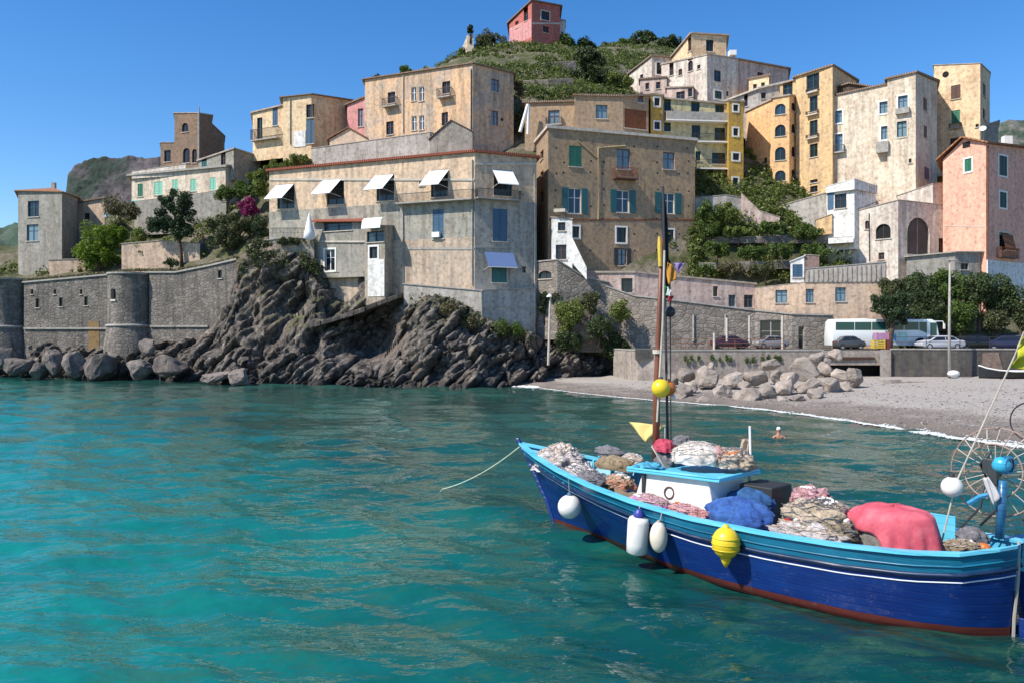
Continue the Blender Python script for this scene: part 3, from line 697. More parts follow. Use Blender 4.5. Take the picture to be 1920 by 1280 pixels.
far_hill('distant_hill', [(-260, 380), (-60, 400), (0, 425), (30, 417), (60, 425), (140, 440), (230, 470)], 520, 560, 60, 1.0, far_mat('far_green', (.05, .09, .06), (.12, .13, .10), .5, .7, .03))
far_hill('right_hill', [(1780, 330), (1840, 260), (1870, 230), (1890, 224), (1920, 230), (2000, 215), (2120, 240)], 420, 420, 60, 1.0, far_mat('far_green_right', (.05, .085, .05), (.22, .2, .18), .5, .62, .06))
# ---------------------------------------------------------------- plasters
PL0 = plaster('plaster_sea_corner', (.46,.42,.36), (.38,.35,.31), amt=.5)
PL = dict(
 main=plaster('plaster_seafront', (.56,.44,.33), (.36,.31,.26), amt=.7), mainlow=plaster('plaster_low', (.40,.33,.25), (.30,.28,.25), amt=.6),
 beige=plaster('plaster_beige', (.70,.45,.26), (.47,.38,.30), amt=.45, scale=.25), brown=plaster('plaster_brown', (.40,.27,.155), (.30,.225,.155), amt=.4, scale=.2),
 brown2=plaster('plaster_tan', (.40,.27,.16), (.34,.25,.17), amt=.3), towerb=plaster('plaster_tower', (.27,.17,.11), (.20,.14,.10), amt=.5),
 cream=plaster('plaster_cream', (.76,.58,.36), (.66,.45,.27), amt=.15), creamw=plaster('plaster_cream_white', (.72,.62,.48), (.58,.45,.34), amt=.3),
 grey=plaster('plaster_grey', (.36,.33,.29), (.27,.26,.22), amt=.4), greyw=plaster('plaster_pale_grey', (.46,.43,.39), (.37,.34,.30), amt=.4),
 white=plaster('plaster_white', (.66,.60,.52), (.56,.46,.40), amt=.4), clean=plaster('plaster_clean_white', (.76,.75,.72), (.7,.68,.64), amt=.12),
 pinkw=plaster('plaster_pinkish', (.60,.46,.40), (.5,.36,.31), amt=.45), orange=plaster('plaster_orange', (.80,.50,.24), (.70,.42,.21), amt=.1),
 yellow=plaster('plaster_yellow', (.62,.38,.06), (.5,.30,.07), amt=.2), ochre=plaster('plaster_pale_orange', (.70,.47,.24), (.60,.42,.24), amt=.25),
 pink=plaster('plaster_pink', (.80,.43,.31), (.73,.40,.30), amt=.15), red=plaster('plaster_red', (.50,.14,.11), (.42,.13,.10), amt=.2), rose=plaster('plaster_rose', (.68,.28,.28), (.6,.3,.28), amt=.2),
 peach=plaster('plaster_peach', (.62,.45,.32), (.54,.40,.30), amt=.3), stonew=stone('rubble_wall', (.30,.26,.22), (.22,.19,.16), (.12,.10,.085), 1.4),
 bast=stone('bastion_masonry', (.23,.20,.17), (.15,.135,.12), (.05,.045,.04), 1.7, .8), quay=plaster('quay_concrete', (.36,.31,.27), (.27,.23,.20), amt=.5), dark=plaster('dark_concrete', (.085,.078,.072), (.06,.055,.05), amt=.4),
 warmlow=plaster('plaster_warm_low', (.55,.42,.31), (.42,.35,.28), amt=.5), shade=simple('shaded_stone', (.07,.065,.06), .9, .3, 1),
 seatop=plaster('plaster_sea_top', (.72,.52,.35), (.54,.42,.31), amt=.4), seamid=plaster('plaster_sea_mid', (.31,.31,.27), (.42,.38,.31), amt=.6), seatop1=PL0, seamid1=plaster('plaster_sea_side', (.40,.37,.32), (.32,.31,.28), amt=.5),
 mint=plaster('plaster_mint', (.64,.56,.30), (.54,.48,.30), amt=.3),
)
# ---------------------------------------------------------------- main seafront house
B = Bld('seafront_house', 'long weathered grey-beige seafront house on the rocks with tilted white awnings', [(505,102,322),(890,92,286),(1006,95,297)], 612, PL['main'], roofmat=M['redroof'], over=.35, thick=.28, depth=8, zb=7.6)
AW = [(520,346,552,392,518,347,551,375),(613,336,645,384,605,338,640,366),(706,328,739,377,703,329,738,358),(808,319,840,370,806,320,842,350)]
for k,(x0,y0,x1,y1,a,b_,c,d) in enumerate(AW):
    B.win(0,x0,y0,x1,y1,'darkg'); B.awning(0,a,b_,c,d,1.7,dx=-.55)
B.win(1,926,319,960,368,'darkg'); B.awning(1,923,320,961,349,1.6,dx=.15)
B.win(0,811,393,832,448,'blue'); B.win(1,924,392,951,453,'blue')
B.win(1,922,476,950,530,'tealc'); B.awning(1,908,474,962,502,1.4,'bluecloth','blue sunshade with a white lower half'); 
u0,u1,z0,z1=B.rect(1,910,503,966,520)
B.win(0,786,340,796,349,'void'); B.win(1,979,500,986,512,'void')
B.balcony(0,748,890,378,362,.9); B.balcony(1,891,972,374,358,.9)
B.band(0,757,889,420+44,468,'brown2' if False else 'grey',.06); B.band(1,891,1000,462,465,'grey',.06)

B.zmats=[PL['seatop'],PL['seamid'],PL['warmlow'],PL['seatop1'],PL['seamid1']]; B.zones={0:[(16.8,3),(21.2,2)],1:[(16.8,5),(21.2,5)]}
for x0_,x1_ in ()+0*((555,600),(650,694),(742,784),(800-2,800),(846,886)):
    if x1_-x0_>10:
        xm_=(x0_+x1_)/2; yt_=interp([(505,352),(890,322)],xm_)[0]; B.panel(0,x0_,yt_,x1_,yt_+(42 if xm_<730 else 34),PL['creamw'])
B.band(0,506,889,335,339,'pale',.1); B.band(1,891,1005,306,310,'pale',.1)
B.pipe(0,[(756,378),(757,535)],'grey',.08); B.pipe(0,[(886,300),(886,535)],'grey',.08); B.pipe(1,[(1001,300),(1002,600)],'pale',.07)
mb=MB(); B.fbox(mb,0,*[*B.rect(0,812,436,826,446)],.003,.4); B.part('air_conditioner','white',mb,bevel=.02)
B.finish()
mb=MB()
for k in range(7):
    x=540+k*70
    if x>880: break
    p=P(x, interp([(505,322),(890,286)],x)[0]-1, interp([(505,102),(890,92)],x)[0]+.2); mb.tube([p,p+Vector((0,0,1.0))],.02,4)
mb.build('roof_post',M['iron'],B.root)
# lower stained walls in front of the rock
B = Bld('retaining_wall', 'grey concrete retaining wall below the blue awning at the corner of the seafront house', [(757,93.5,533),(905,90.7,546),(1004,94,540)], 640, PL['greyw'], cat='wall', depth=2.2, zb=4.2, over=.12, thick=.12, roofmat=M['grey'])
B.band(1,906,1004,575,577,'grey',.05); B.pipe(0,[(903,545),(904,600)],'grey',.05); B.finish()
# annex with red roof
B = Bld('terrace_annex', 'small grey-green annex with a red sheet roof and a long blue window', [(589,99,418),(690,95.8,417)], 516, PL['grey'], depth=3.5, zb=Zp(520,97), roof='none')
B.win(0,607,417+1,660,433,'bluef' if False else dict(frame='iron',pane='glassb')); B.win(0,609,468,628,508,dict(frame='white',pane='glass',sur='white'),label='door window with white frame')
B.band(0,590,689,452,455,'pale',.15); B.finish()
mb=MB(); a,b_=B.front; e=(b_-a).normalized(); n=Vector((e.y,-e.x,0)); up=Vector((0,0,1))
mb.hexa([a-e*.3+n*.6, b_+e*.3+n*.6, b_+e*.3-n*3.4+up*1.3, a-e*.3-n*3.4+up*1.3, a-e*.3+n*.6+up*.12, b_+e*.3+n*.6+up*.12, b_+e*.3-n*3.4+up*1.42, a-e*.3-n*3.4+up*1.42])
mb.build('roof',M['redroof'],B.root)
B = Bld('porch_tower', 'narrow stone tower with a glazed porch under a curved white awning', [(684,95.2,424),(722,94,424),(752,97.3,424)], 570, PL['mainlow'], depth=3, zb=Zp(572,95), over=.1, thick=.1)
B.win(0,688,434,720,454,dict(frame='iron',pane='glassb')); B.win(0,693,463,708,485,'ws'); B.finish()
mb=MB(); 
u0,u1,z0,z1=B.rect(0,688,409,723,431); pr=[(0.05,z1),(.6,z1-.12),(1.0,z1-.45),(1.15,z0)]
for (d0,za),(d1,zc) in zip(pr,pr[1:]): mb.hexa([B.W(0,u0,za,d0),B.W(0,u1,za,d0),B.W(0,u1,zc,d1),B.W(0,u0,zc,d1),B.W(0,u0,za+.04,d0),B.W(0,u1,za+.04,d0),B.W(0,u1,zc+.04,d1+.03),B.W(0,u0,zc+.04,d1+.03)])
B.part('awning','cloth',mb)
mb=MB(); B.fbox(mb,0,*B.rect(0,690,487,721,556),.003,.06); B.part('whitewash_panel',PL['clean'],mb)
# terrace on the rock left of the annex
B = Bld('terrace_wall', 'low terrace wall on top of the rock beside the annex, edged with trailing plants', [(466,99.5,455),(520,98.6,449),(589,98.2,446)], 500, PL['mainlow'], cat='wall', depth=3.5, zb=Zp(520,99), over=.1, thick=.12, roofmat=M['grey']); B.finish()
mb=MB()
B2 = thing('terrace_railing', P(540,440,98.2), 'grey lattice railing along the rock terrace under the white awnings', 'railing')
for k in range(30):
    x=508+k*2.6; p=P(x,446,98.4); mb.tube([p,p+Vector((0,0,1.2))],.025,4)
mb.tube([P(506,428,98.4),P(586,428,98.4)],.035,5); mb.tube([P(506,437,98.4),P(586,437,98.4)],.02,5); mb.build('railing_bars',M['iron'],B2)
mb=MB(); c=P(580,452,97.6); mb.lathe(c,[(.05,0),(.75,.3),(.62,1.1),(.35,2.2),(.12,3.2),(.02,3.5)],10)
um=thing('patio_umbrella', c, 'closed white patio umbrella on the rock terrace left of the red roofed annex', 'umbrella'); mb.build('canopy',M['cloth'],um,smooth=True)
mb=MB(); mb.tube([c-Vector((0,0,.5)),c+Vector((0,0,3.7))],.03,5); mb.build('pole',M['white'],um)

# ---------------------------------------------------------------- bastion
def curtain(name,label,pts,zb_py,mat,thick=2.5):
    return Bld(name,label,pts,zb_py,mat,cat='wall',depth=thick,over=.18,thick=.22,roofmat=M['grey'])
B = curtain('curtain_wall','grey stone curtain wall with small gun slits between the two round bastions',[(45,109.5,531),(208,107,516)],690,PL['bast'])
for x,y in ((67,560),(111,558),(158,556)): B.win(0,x,y,x+7,y+17,dict(frame='iron',pane='glass'))
for x in (58,101,150): B.win(0,x,543,x+4,552,dict(frame='iron',pane='glass'))
B.band(0,46,207,614,617,'grey',.22); B.finish()
mb=MB(); B.fbox(mb,0,*B.rect(0,166,602,186,655),.003,.05); B.part('drip_stain_crust',plaster('rust_crust',(.26,.15,.04),(.2,.15,.1),amt=.3),mb)
B = curtain('curtain_wall','tall dark masonry curtain wall from the round bastion to the rock',[(280,105,512),(330,104,512),(392,102.5,500),(442,101,488)],700,PL['bast'])
B.win(2,409,507,416,522,dict(frame='iron',pane='glass')); 
for i,(x0,x1) in enumerate(((283,329),(331,391))): B.band(i,x0,x1,610,613,'grey',.22)
B.finish()
def bastion(label,cxp,rp,Y,yt,ym,yb,slit=True):
    c=P(cxp,yt,Y+rp/F*Y); r=rp/F*Y; zt=Zp(yt,Y); zm=Zp(ym,Y); zb=Zp(yb,Y)
    t=thing('round_bastion',(c.x,c.y,zb),label,'tower')
    mb=MB(); mb.lathe((c.x,c.y,0),[(r*1.28,zb),(r*1.04,zm-.15),(r,zm+.2),(r,zt)],48); mb.build('wall',PL['bast'],t,smooth=True)
    mb=MB(); mb.lathe((c.x,c.y,zm),[(r*1.0,-.2),(r*1.09,-.12),(r*1.09,.1),(r*1.0,.18)],48); mb.build('string_course',M['grey'],t,smooth=True)
    mb=MB(); mb.lathe((c.x,c.y,zt),[(r*.99,-.12),(r*1.05,-.05),(r*1.05,.15),(r*.8,.18),(.01,.2)],48); mb.build('parapet',M['grey'],t)
    if slit:
        mb=MB(); a=R(-112); p=Vector((c.x+math.cos(a)*r*1.003,c.y+math.sin(a)*r*1.003,Zp(551,Y))); mb.box(p,(.5,.3,1.3),a+R(90)); w=mb.build('gun_slit',M['black'],t)
        mb=MB(); p=Vector((c.x+math.cos(a)*r,c.y+math.sin(a)*r,Zp(563,Y))); mb.box(p,(.9,.25,.25),a+R(90)); mb.build('sill',M['pale'],t)
    return t
bastion('round stone bastion with a flared foot between the two curtain walls',246,41,103.5,512,610,672)
bastion('round stone bastion cut by the left edge of the picture',8,46,108,522,612,672,False)
# ground behind the curtain wall: low peach walls
B = Bld('garden_wall','low peach rendered garden wall behind the curtain wall below the lime green tree',[(92,114,488),(160,114,486)],530,PL['peach'],cat='wall',depth=.6,over=.08,thick=.1); B.finish()
B = Bld('garden_wall','peach rendered wall behind the round bastion under the dark pine',[(228,110,458),(300,109.5,452),(375,108.5,458)],520,PL['peach'],cat='wall',depth=.6,over=.08,thick=.1); B.finish()

# ---------------------------------------------------------------- left houses
B = Bld('tower_house','grey rendered tower house with hipped orange tile roof at far left',[(34,116,359),(116,114,361),(146,121,372)],545,PL['grey'],roof='hip',roofmat=M['tile'],over=.35,thick=.12,hip=1.15,depth=7)
B.win(0,52,377,73,407,dict(frame='bluep',pane='glass')); B.win(0,50,421,72,452,dict(frame='bluep',pane='glassp')); B.finish()
mb=MB(); p=P(101,352,119); mb.box(p,(.5,.5,1.4)); mb.build('chimney',M['grey'],B.root)
B = Bld('low_house','low tan house with a sloping tile roof between the tower house and the garden',[(130,122,384),(196,121,372)],480,PL['peach'],roofmat=M['tileold'],over=.3,depth=6); B.win(0,158,400,168,412,'dark'); B.finish()
B = Bld('terrace_villa','long low white villa with mint green doors and a roof terrace',[(247,122,331),(423,116,314),(487,124,312)],376,PL['creamw'],depth=8,roofmat=M['grey'],over=.5,thick=.3)
for r_ in ((258,345,268,369),(289,341,305,366),(323,337,334,363),(357,336,368,359),(393,333,405,357)): B.win(0,*r_,dict(closed='lightgreen' if r_[0]!=258 else 'greenp'))
B.band(0,248,422,368+8,380-2,'lightgreen',.2); B.finish()
B = Bld('parapet_wall','white decorated parapet on the roof terrace of the low villa',[(247,121.5,322),(348,118.5,308)],332,PL['white'],cat='wall',depth=.3,over=.05,thick=.08); B.finish()
B = Bld('undercroft_wall','dark stone wall carrying the low white villa behind the pine',[(252,121,378),(424,115.5,356),(492,122.5,352)],440,PL['grey'],cat='wall',depth=6,over=.02,thick=.03); B.finish()
B = Bld('upper_villa','olive grey upper house with two green windows set back above the low villa',[(372,119.5,303),(438,116.5,280),(489,123,296)],345,PL['grey'],depth=7,over=.2)
B.win(0,378,300+2,388,322,dict(closed='tealc' if False else 'teal')); B.win(0,414,290,423,310,'dark'); B.finish()
B = Bld('brown_tower','square brown brick tower with an arched belfry opening',[(327,132,213),(372,130.5,213),(398,134,217)],330,PL['towerb'],cat='tower',depth=5,over=.12,thick=.15)
B.win(0,341,231,353,248,dict(frame='brownp',pane='glass'),arch=True); B.win(0,343,278,356,306,dict(frame='brownp',pane='glass'),arch=True); B.win(0,360,280,369,306,dict(frame='brownp',pane='glass'),arch=True); B.finish()
mb=MB(); p=P(373,212,130.3); mb.tube([p-Vector((0,0,9)),p],.16,6); mb.tube([p,p+Vector((0,0,.9))],.1,6); mb.build('corner_pipe',M['grey'],B.root)
B = Bld('tower_wing','brown wing with a sloping top attached to the right of the brown tower',[(397,134,232),(421,136,256)],330,PL['towerb'],depth=5,over=.1,thick=.1); B.finish()
B = Bld('tower_wing','low brown wing with one blind arch on the left of the brown tower',[(301,133.5,268),(327,132.5,268)],330,PL['towerb'],depth=4,over=.1,thick=.1); B.win(0,308,282,320,304,'void'); B.finish()
B = Bld('cream_house','cream house wing with a blue door and dark shuttered window left of the tiled tower',[(474,121,213),(531,118.5,199)],300,PL['cream'],depth=7,over=.25)
B.win(0,482,221,492,262,'darkg'); B.win(0,511,204,521,236,dict(closed='bluep')); B.balcony(0,476,526,262,243,.8); B.finish()
B = Bld('cream_tower_house','tall cream house with a tiled hip roof and one long blue door',[(531,117.5,184),(584,116,178),(656,122,188)],305,PL['cream'],roof='hip',roofmat=M['tileold'],over=.4,thick=.12,hip=.5,depth=8)
B.win(0,574,196,589,221,'void'); B.win(0,574,224,589,270,'blue'); B.pipe(0,[(545,186),(545,272)],'grey',.08)
mb=MB(); B.fbox(mb,0,*B.rect(0,551,246,573,276),.003,.08); B.part('whitewash_panel',PL['clean'],mb); B.finish()
B = Bld('pink_house','small pale pink house squeezed beside the large peeling house',[(651,119.5,198),(692,118,180)],270,PL['rose'],depth=6,over=.25,roofmat=M['tileold']); B.win(0,671,204,681,238,'plum'); B.finish()
B = Bld('big_peeling_house','large peach and grey house with peeling plaster above the grey terrace wall',[(684,114.5,150),(886,106,120),(963,110,139)],330,PL['beige'],depth=9,over=.3,thick=.15,roofmat=M['tileold'])
for r_ in ((727,173,741,194),(771,164,780,190),(786,163,795,190),(829,153,844,176),(724,228,738,253),(772,218,781,245),(786,217,795,244),(828,211,840,236)): B.win(0,*r_,'dark' if r_[2]-r_[0]>10 else dict(frame='white',pane='glassb'))
B.win(1,921,149,936,173,'plum'); B.win(1,921,208,934,236,'plum'); B.win(1,939,222,944,228,'void')
B.balcony(0,722,747,200,186,.8,'rust' if False else 'grey'); B.balcony(0,824,849,183,168,.8); B.pipe(0,[(757,142),(757,250)],'grey',.07); B.pipe(0,[(884,130),(884,275)],'iron',.07); B.finish()
B = Bld('grey_terrace_house','plain pale grey windowless block behind the red roof line',[(584,107,279),(806,101,249),(862,106,262)],320,PL['greyw'],depth=5,over=.06,thick=.08,roofmat=M['grey']); B.finish()
B = Bld('gabled_shed','dark gabled end wall in front of the large peeling house',[(806,100.6,262),(846,100,226),(886,99.6,248)],300,PL['grey'],cat='shed',depth=4,over=.15,thick=.1,roofmat=M['tileold']); B.finish()
B = Bld('brick_roof_house','low house with a rough orange tiled roof below the pink house',[(618,111,262),(655,110,240),(690,109,262)],290,PL['peach'],depth=4,over=.3,thick=.1,roofmat=M['tile']); B.finish()

# ---------------------------------------------------------------- centre
B = Bld('tan_house','tan house with white stair rail and one plum window behind the brown block',[(984,108.5,194),(1077,107,192)],300,PL['brown2'],depth=6,over=.3,roofmat=M['tileold']); B.win(0,1028,207,1049,233,'plum'); B.balcony(0,1024,1054,234,222,.5); B.finish()
mb=MB(); mb.tube([P(975,248,107),P(990,196,107)],.22,4); mb.tube([P(990,252,107),P(991,196,107)],.2,4); st_=mb.build('stair_rail',M['white'],None); tag(st_,'white slanting stair rail at the left end of the tan house','railing')
B = Bld('tan_house','tan house with a blue shuttered white window behind the brown block',[(1077,106,180),(1168,106.5,182),(1216,108,180)],300,PL['brown2'],depth=6,over=.25,roofmat=M['tileold'])
B.win(0,1117,197,1139,223,dict(frame='bluep',pane='glassp',sur=None)); B.win(1,1196,179+4,1206,193,'plum'); B.win(1,1171,206,1212,242,dict(closed='rust')); B.finish()
B = Bld('brown_block','big brown plastered apartment block with yellow pipes and green shutters',[(1006,103.5,268),(1028,96,241),(1303,102.2,265)],560,PL['brown'],depth=8,over=.3,thick=.35,roofmat=M['pale'],zb=9.0)
g=[(1067,274,1091,313,'green'),(1157,280,1181,318,'plum'),(1243,286,1265,318,dict(frame='pinkd',pane='glassp')),(1066,353,1090,401,'greeno'),(1156,357,1180,399,'greeno'),(1240,362,1265,401,'greeno'),(1073,425,1086,446,'ws'),(1156,427,1174,455,'ws'),(1250,431,1263,459,'ws'),(1159,466,1175,498,dict(frame='iron',pane='glassp',open='iron')),(1250,469,1263,499,'void'),(1118,518+8,1126,534,'void')]
for *r_,s_ in g[:-1]: B.win(1,*r_,s_)
B.balcony(1,1148,1190,336,317,1.0,'brownp','rust'); B.win(0,1013,283,1019,300,'dark'); B.win(0,1013,322,1019,334,'dark'); B.win(0,1013,360,1019,382,'dark')
B.pipe(1,[(1082,264),(1121,298)],'pipe',.08); B.pipe(1,[(1172,274),(1121,278),(1121,412)],'pipe',.09); B.band(1,1030,1302,402+9,414,'brown2' if False else 'rust',.04)
mb=MB()
for cx_ in (1042,1056,1108,1131,1190,1232,1272,1290):
    for cy_ in (277,303,325,357,386,412,440,470):
        if random.random()<.8:
            u,z=B.hit(1,cx_+random.uniform(-2,2),cy_+random.uniform(-2,2)); B.fbox(mb,1,u-.1,u+.1,z-.1,z+.1,-.02,.012)
o_=B.part('putlog_holes','black',mb); o_['kind']='stuff'; B.finish()
B = Bld('stair_house','small white house with two dark openings at the foot of the brown block',[(1034,94.6,408),(1073,94,412)],520,PL['clean'],depth=2.0,over=.12,thick=.12,zb=10); B.win(0,1046,417,1060,433,'void'); B.win(0,1042,459,1062,487,'dark')
mb=MB(); B.fbox(mb,0,*B.rect(0,1040,393,1061,399),-1.5,.6); B.part('canopy','pale',mb); B.finish()
mb=MB(); a=P(1073,446,93.8); b_=P(1100,502,93.2)
for q0,q1,h0,h1 in ((a,b_,2.6,.9),): mb.hexa([q0-Vector((0,0,3)),q1-Vector((0,0,1.4)),q1+Vector((0,.4,-1.4)),q0+Vector((0,.4,-3)),q0,q1,q1+Vector((0,.4,0)),q0+Vector((0,.4,0))])
o=mb.build('stair_wall',PL['clean']); tag(o,'white sloping stair parapet descending right from the small white house','wall')
B = Bld('bulging_stone_wall','bulging grey stone wall with a dark arch below the white stair',[(1005,95.2,492),(1045,93.6,488),(1098,94.2,522),(1140,94.6,530)],600,PL['stonew'],cat='wall',depth=3,over=.12,thick=.14,roofmat=M['grey'],zb=5); B.win(0,1010,508,1034,523,'void',arch=True); B.finish()
B = Bld('base_wing','pinkish windowless lower storey with one dark window under the brown block',[(1098,95.4,512),(1190,94.6,512),(1416,96.6,534)],585,PL['pinkw'],depth=4,over=.15,zb=6)
B.win(0,1165,522,1186,549,'void'); B.win(1,1337,537,1346,556,'void'); B.win(1,1366,553,1379,575,dict(frame='bluep',pane='glass')); B.win(1,1395,553,1412,577,dict(frame='bluep',pane='glass')); B.finish()
B = Bld('stone_retaining_wall','curved grey rubble retaining wall behind the road at the foot of the pink wing',[(1036,96.6,540),(1120,95,532),(1190,93.6,556),(1245,92.6,562),(1415,92.2,583),(1485,90.6,590),(1562,90.6,592)],690,PL['stonew'],cat='wall',depth=1.6,over=.12,thick=.15,roofmat=M['grey'],zb=3.5)
for x in (1300,1360): B.pipe(3,[(x,590),(x,640)],'grey',.12)
B.win(4,1425,600,1465,655,dict(frame='grey',pane='glass')); B.win(5,1497,612,1508,655,dict(frame='grey',pane='glass')); B.finish()
B = Bld('roadside_house','long low peach house with three blue framed windows and a terrace parapet',[(1416,94.4,540),(1510,92.6,530),(1662,91.6,528)],660,PL['peach'],depth=7,over=.04,thick=.06,zb=4.0)
B.win(0,1454,544,1476,568,dict(frame='bluep',pane='glassp')); B.win(1,1510+1,542,1526,567,dict(frame='bluep',pane='glassp')) ; B.win(1,1566,539,1586,565,dict(frame='bluep',pane='glassp')); B.finish()
B = Bld('terrace_parapet','ribbed grey parapet on the roof terrace of the long peach house',[(1510,92.5,505),(1662,91.5,492)],529,PL['greyw'],cat='wall',depth=.3,over=.06,thick=.1,roofmat=M['grey'])
for k in range(17):
    x=1514+k*9; mb=MB(); u0,u1,z0,z1=B.rect(0,x,interp([(1510,507),(1662,494)],x)[0],x+2.2,527); B.fbox(mb,0,u0,u1,z0,z1,.003,.09); B.part('pilaster','cap',mb)
B.finish()
B = Bld('brick_chimney_block','small square brick block at the left end of the roof terrace',[(1508,93.6,478),(1536,93.4,480)],530,plaster('pinkish_brick',(.34,.22,.19),(.27,.18,.16)),cat='shed',depth=2,over=.06,thick=.08); B.finish()
B = Bld('roof_cabin','little white cabin with a blue roller door on the roof terrace',[(1482,93.8,492),(1508,93.5,480)],530,PL['clean'],cat='shed',depth=2,over=.12,thick=.1,roofmat=M['white']); B.win(0,1486,496,1505,520,'bluep' if False else dict(closed='bluep')); B.finish()

# ---------------------------------------------------------------- yellow building
B = Bld('yellow_tower','narrow yellow stair tower with two dark windows left of the cream balconies',[(1214,112,176),(1220,109.5,178),(1243,110,180)],290,PL['yellow'],depth=6,over=.15); B.win(1,1227,184,1237,199,'ws'); B.win(1,1227,229,1237,243,'ws'); B.finish()
B = Bld('balcony_house','pale cream apartment house with long dark balconies between two yellow towers',[(1243,111,186),(1364,112,197)],380,PL['mint'],depth=7,over=.25)
for r_ in ((1245,190,1258,209),(1296,193,1312,213),(1341,197,1358,217),(1245,230,1258,247),(1297,235,1313,262),(1340,240,1360,264),(1304,284,1314,302),(1335,287,1360,308),(1304,330,1319,350),(1336,332,1358,352)): B.win(0,*r_,'darkg')
B.balcony(0,1246,1360,229,214,1.1,'white','greyw' if False else 'grey',solid=True); B.balcony(0,1298,1362,268,254,1.0,'white','iron'); B.balcony(0,1302,1362,318,302,1.0,'white','iron'); B.balcony(0,1302,1362,361,349,1.0,'white','iron'); B.finish()
B = Bld('yellow_tower','tall yellow stair tower with four white framed windows right of the cream balconies',[(1358,114,190),(1366,110.2,190),(1394,110.8,192)],400,PL['yellow'],depth=6,over=.15)
for r_ in ((1375,197,1384,209),(1375,241,1384,255),(1374,288,1386,301),(1374,334,1384,348)): B.win(1,*r_,'ws')
B.finish()

# ---------------------------------------------------------------- hilltop houses
B = Bld('red_house','red house alone on the hilltop with a pink sunlit side',[(955,152,44),(997,147,2),(1050,150,12)],95,PL['red'],depth=9,over=.35,thick=.2,roofmat=M['tileold'])
B.wallside=0
B.win(0,966,40,972,53,'dark'); B.win(0,982,22,990,40,'dark'); B.win(1,1015,22,1030,38,'brs'); B.win(1,1018,50,1029,62,'dark'); B.band(1,999,1049,43,46,'pale',.06); B.finish()
mb=MB(); B.fbox(mb,0,*B.rect(0,956,42,996,74)[:2],Zp(82,150),Zp(36,150),.002,.03)
B.part('sunlit_pink_panel',PL['rose'],(lambda m_: (B.fbox(m_,0,.05,B.fr(0)[4]-.05,Zp(80,149.5),Zp(50,151),.004,.03),m_)[1])(MB()))  # rose panel puts the pink sunlight on the left side into the wall colour
B = Bld('white_annex','tiny white annex behind the right side of the red hilltop house',[(1046,153,38),(1060,153,40)],80,PL['clean'],depth=4,over=.1); B.finish()
B = Bld('hilltop_ruin','pale ruined wall stub beside the cypress at the left end of the hilltop',[(866,150,92),(876,149,66),(888,149,64)],100,PL['creamw'],cat='ruin',depth=3,roof='none'); B.finish()
B = Bld('summit_house','pale yellow house with a flat railed roof at the top of the white cluster',[(1258,131,112),(1296,125,64),(1362,126,68)],130,PL['cream'],depth=7,over=.35,thick=.2,roofmat=M['cap'])
B.win(0,1290,78,1296,97,'dark'); B.win(1,1324,75,1338,97,'void'); B.finish()
B = Bld('small_white_house','small white house with one dark window at the left end of the white cluster',[(1180,134,140),(1222,130,106),(1260,131,110)],175,PL['white'],depth=6,over=.3,roofmat=M['tileold']); B.win(1,1231,118,1242,140,'ws'); B.win(0,1200,140,1206,152,'dark'); B.finish()
B = Bld('white_corner_house','large white corner house with stained walls and an arched window below the summit house',[(1240,128,122),(1326,121,104),(1383,124,112)],210,PL['white'],depth=8,over=.12,roofmat=M['cap'])
for r_ in ((1255,112+14,1263,142),(1272,130,1279,142)): B.win(0,*r_,'dark')
B.win(0,1290,114,1299,134,'dark',arch=True); B.win(0,1307,112+10,1313,130,'void'); B.win(1,1339,132,1352,154,dict(frame='bluep',pane='glass')); B.win(1,1340,171,1353,186,'dgws'); B.win(1,1362,171,1366,181,'void'); B.finish()
B = Bld('terrace_shed','low pinkish terrace house with a brown awning left of the white corner house',[(1250,124,166),(1300,122,164)],195,PL['pinkw'],depth=4,over=.2); B.win(0,1268,172,1284,188,'dark'); B.win(0,1290,160+6,1298,182,'dark'); B.finish()
B = Bld('long_pinkish_house','long pinkish grey house with a sloping roof line right of the white corner house',[(1383,124.5,113),(1478,129,130)],210,PL['pinkw'],depth=8,over=.3,roofmat=M['tileold']); B.win(0,1420,136,1431,151,'dark'); B.finish()
B = Bld('stepped_roof_house','beige house with a slanting pale roof between the white cluster and the orange house',[(1362,119,192),(1422,117,168),(1496,117,150)],260,PL['greyw'],depth=7,over=.35,thick=.25,roofmat=M['pale']); B.win(0,1395,186,1402,200,'dark'); B.win(1,1427,174,1436,186,'void'); B.finish()
mb=MB(); p=P(1373,101,124); mb.box(p,(1.1,1.1,.8)); o=mb.build('water_tank',M['white'],bevel=.06); tag(o,'small white water tank on the roof edge of the white corner house','tank')

# ---------------------------------------------------------------- orange house
B = Bld('orange_wing','plain orange house wing left of the arched windows, with tiny round headed windows',[(1397,118,212),(1452,112.5,186)],410,PL['orange'],depth=7,over=.2); B.win(0,1432,296,1438,308,'dark'); B.win(0,1432,330,1438,342,'dark'); B.win(0,1419,340,1426,350,'dark'); B.finish()
B = Bld('orange_house','orange house with a column of arched windows above the green slope',[(1449,112,185),(1480,111,180),(1494,113.5,182)],410,PL['orange'],depth=7,over=.2,roofmat=M['cap'])
B.win(0,1453,195,1473,215,dict(frame='bluep',pane='glassb'),arch=True)
for y0,y1 in ((234,256),(276,301),(320,340)): B.win(0,1453,y0,1473,y1,dict(frame='dgreen',pane='glass'),arch=True)
B.win(0,1457,364,1470,376,'dark')
for y0,y1 in ((193,210),(233,252),(275,296),(318,335)): B.win(1,1484,y0,1492,y1,'dark',arch=True)
B.finish()
B = Bld('tall_orange_house','tallest orange house with big dark windows and a lean-to roof',[(1492,112.5,146),(1536,109.5,132),(1561,107.5,124),(1606,116,152)],410,PL['ochre'],depth=8,over=.3,roofmat=M['tileold'])
B.win(0,1512,139,1536,170,dict(frame='dgreen',pane='glass'))
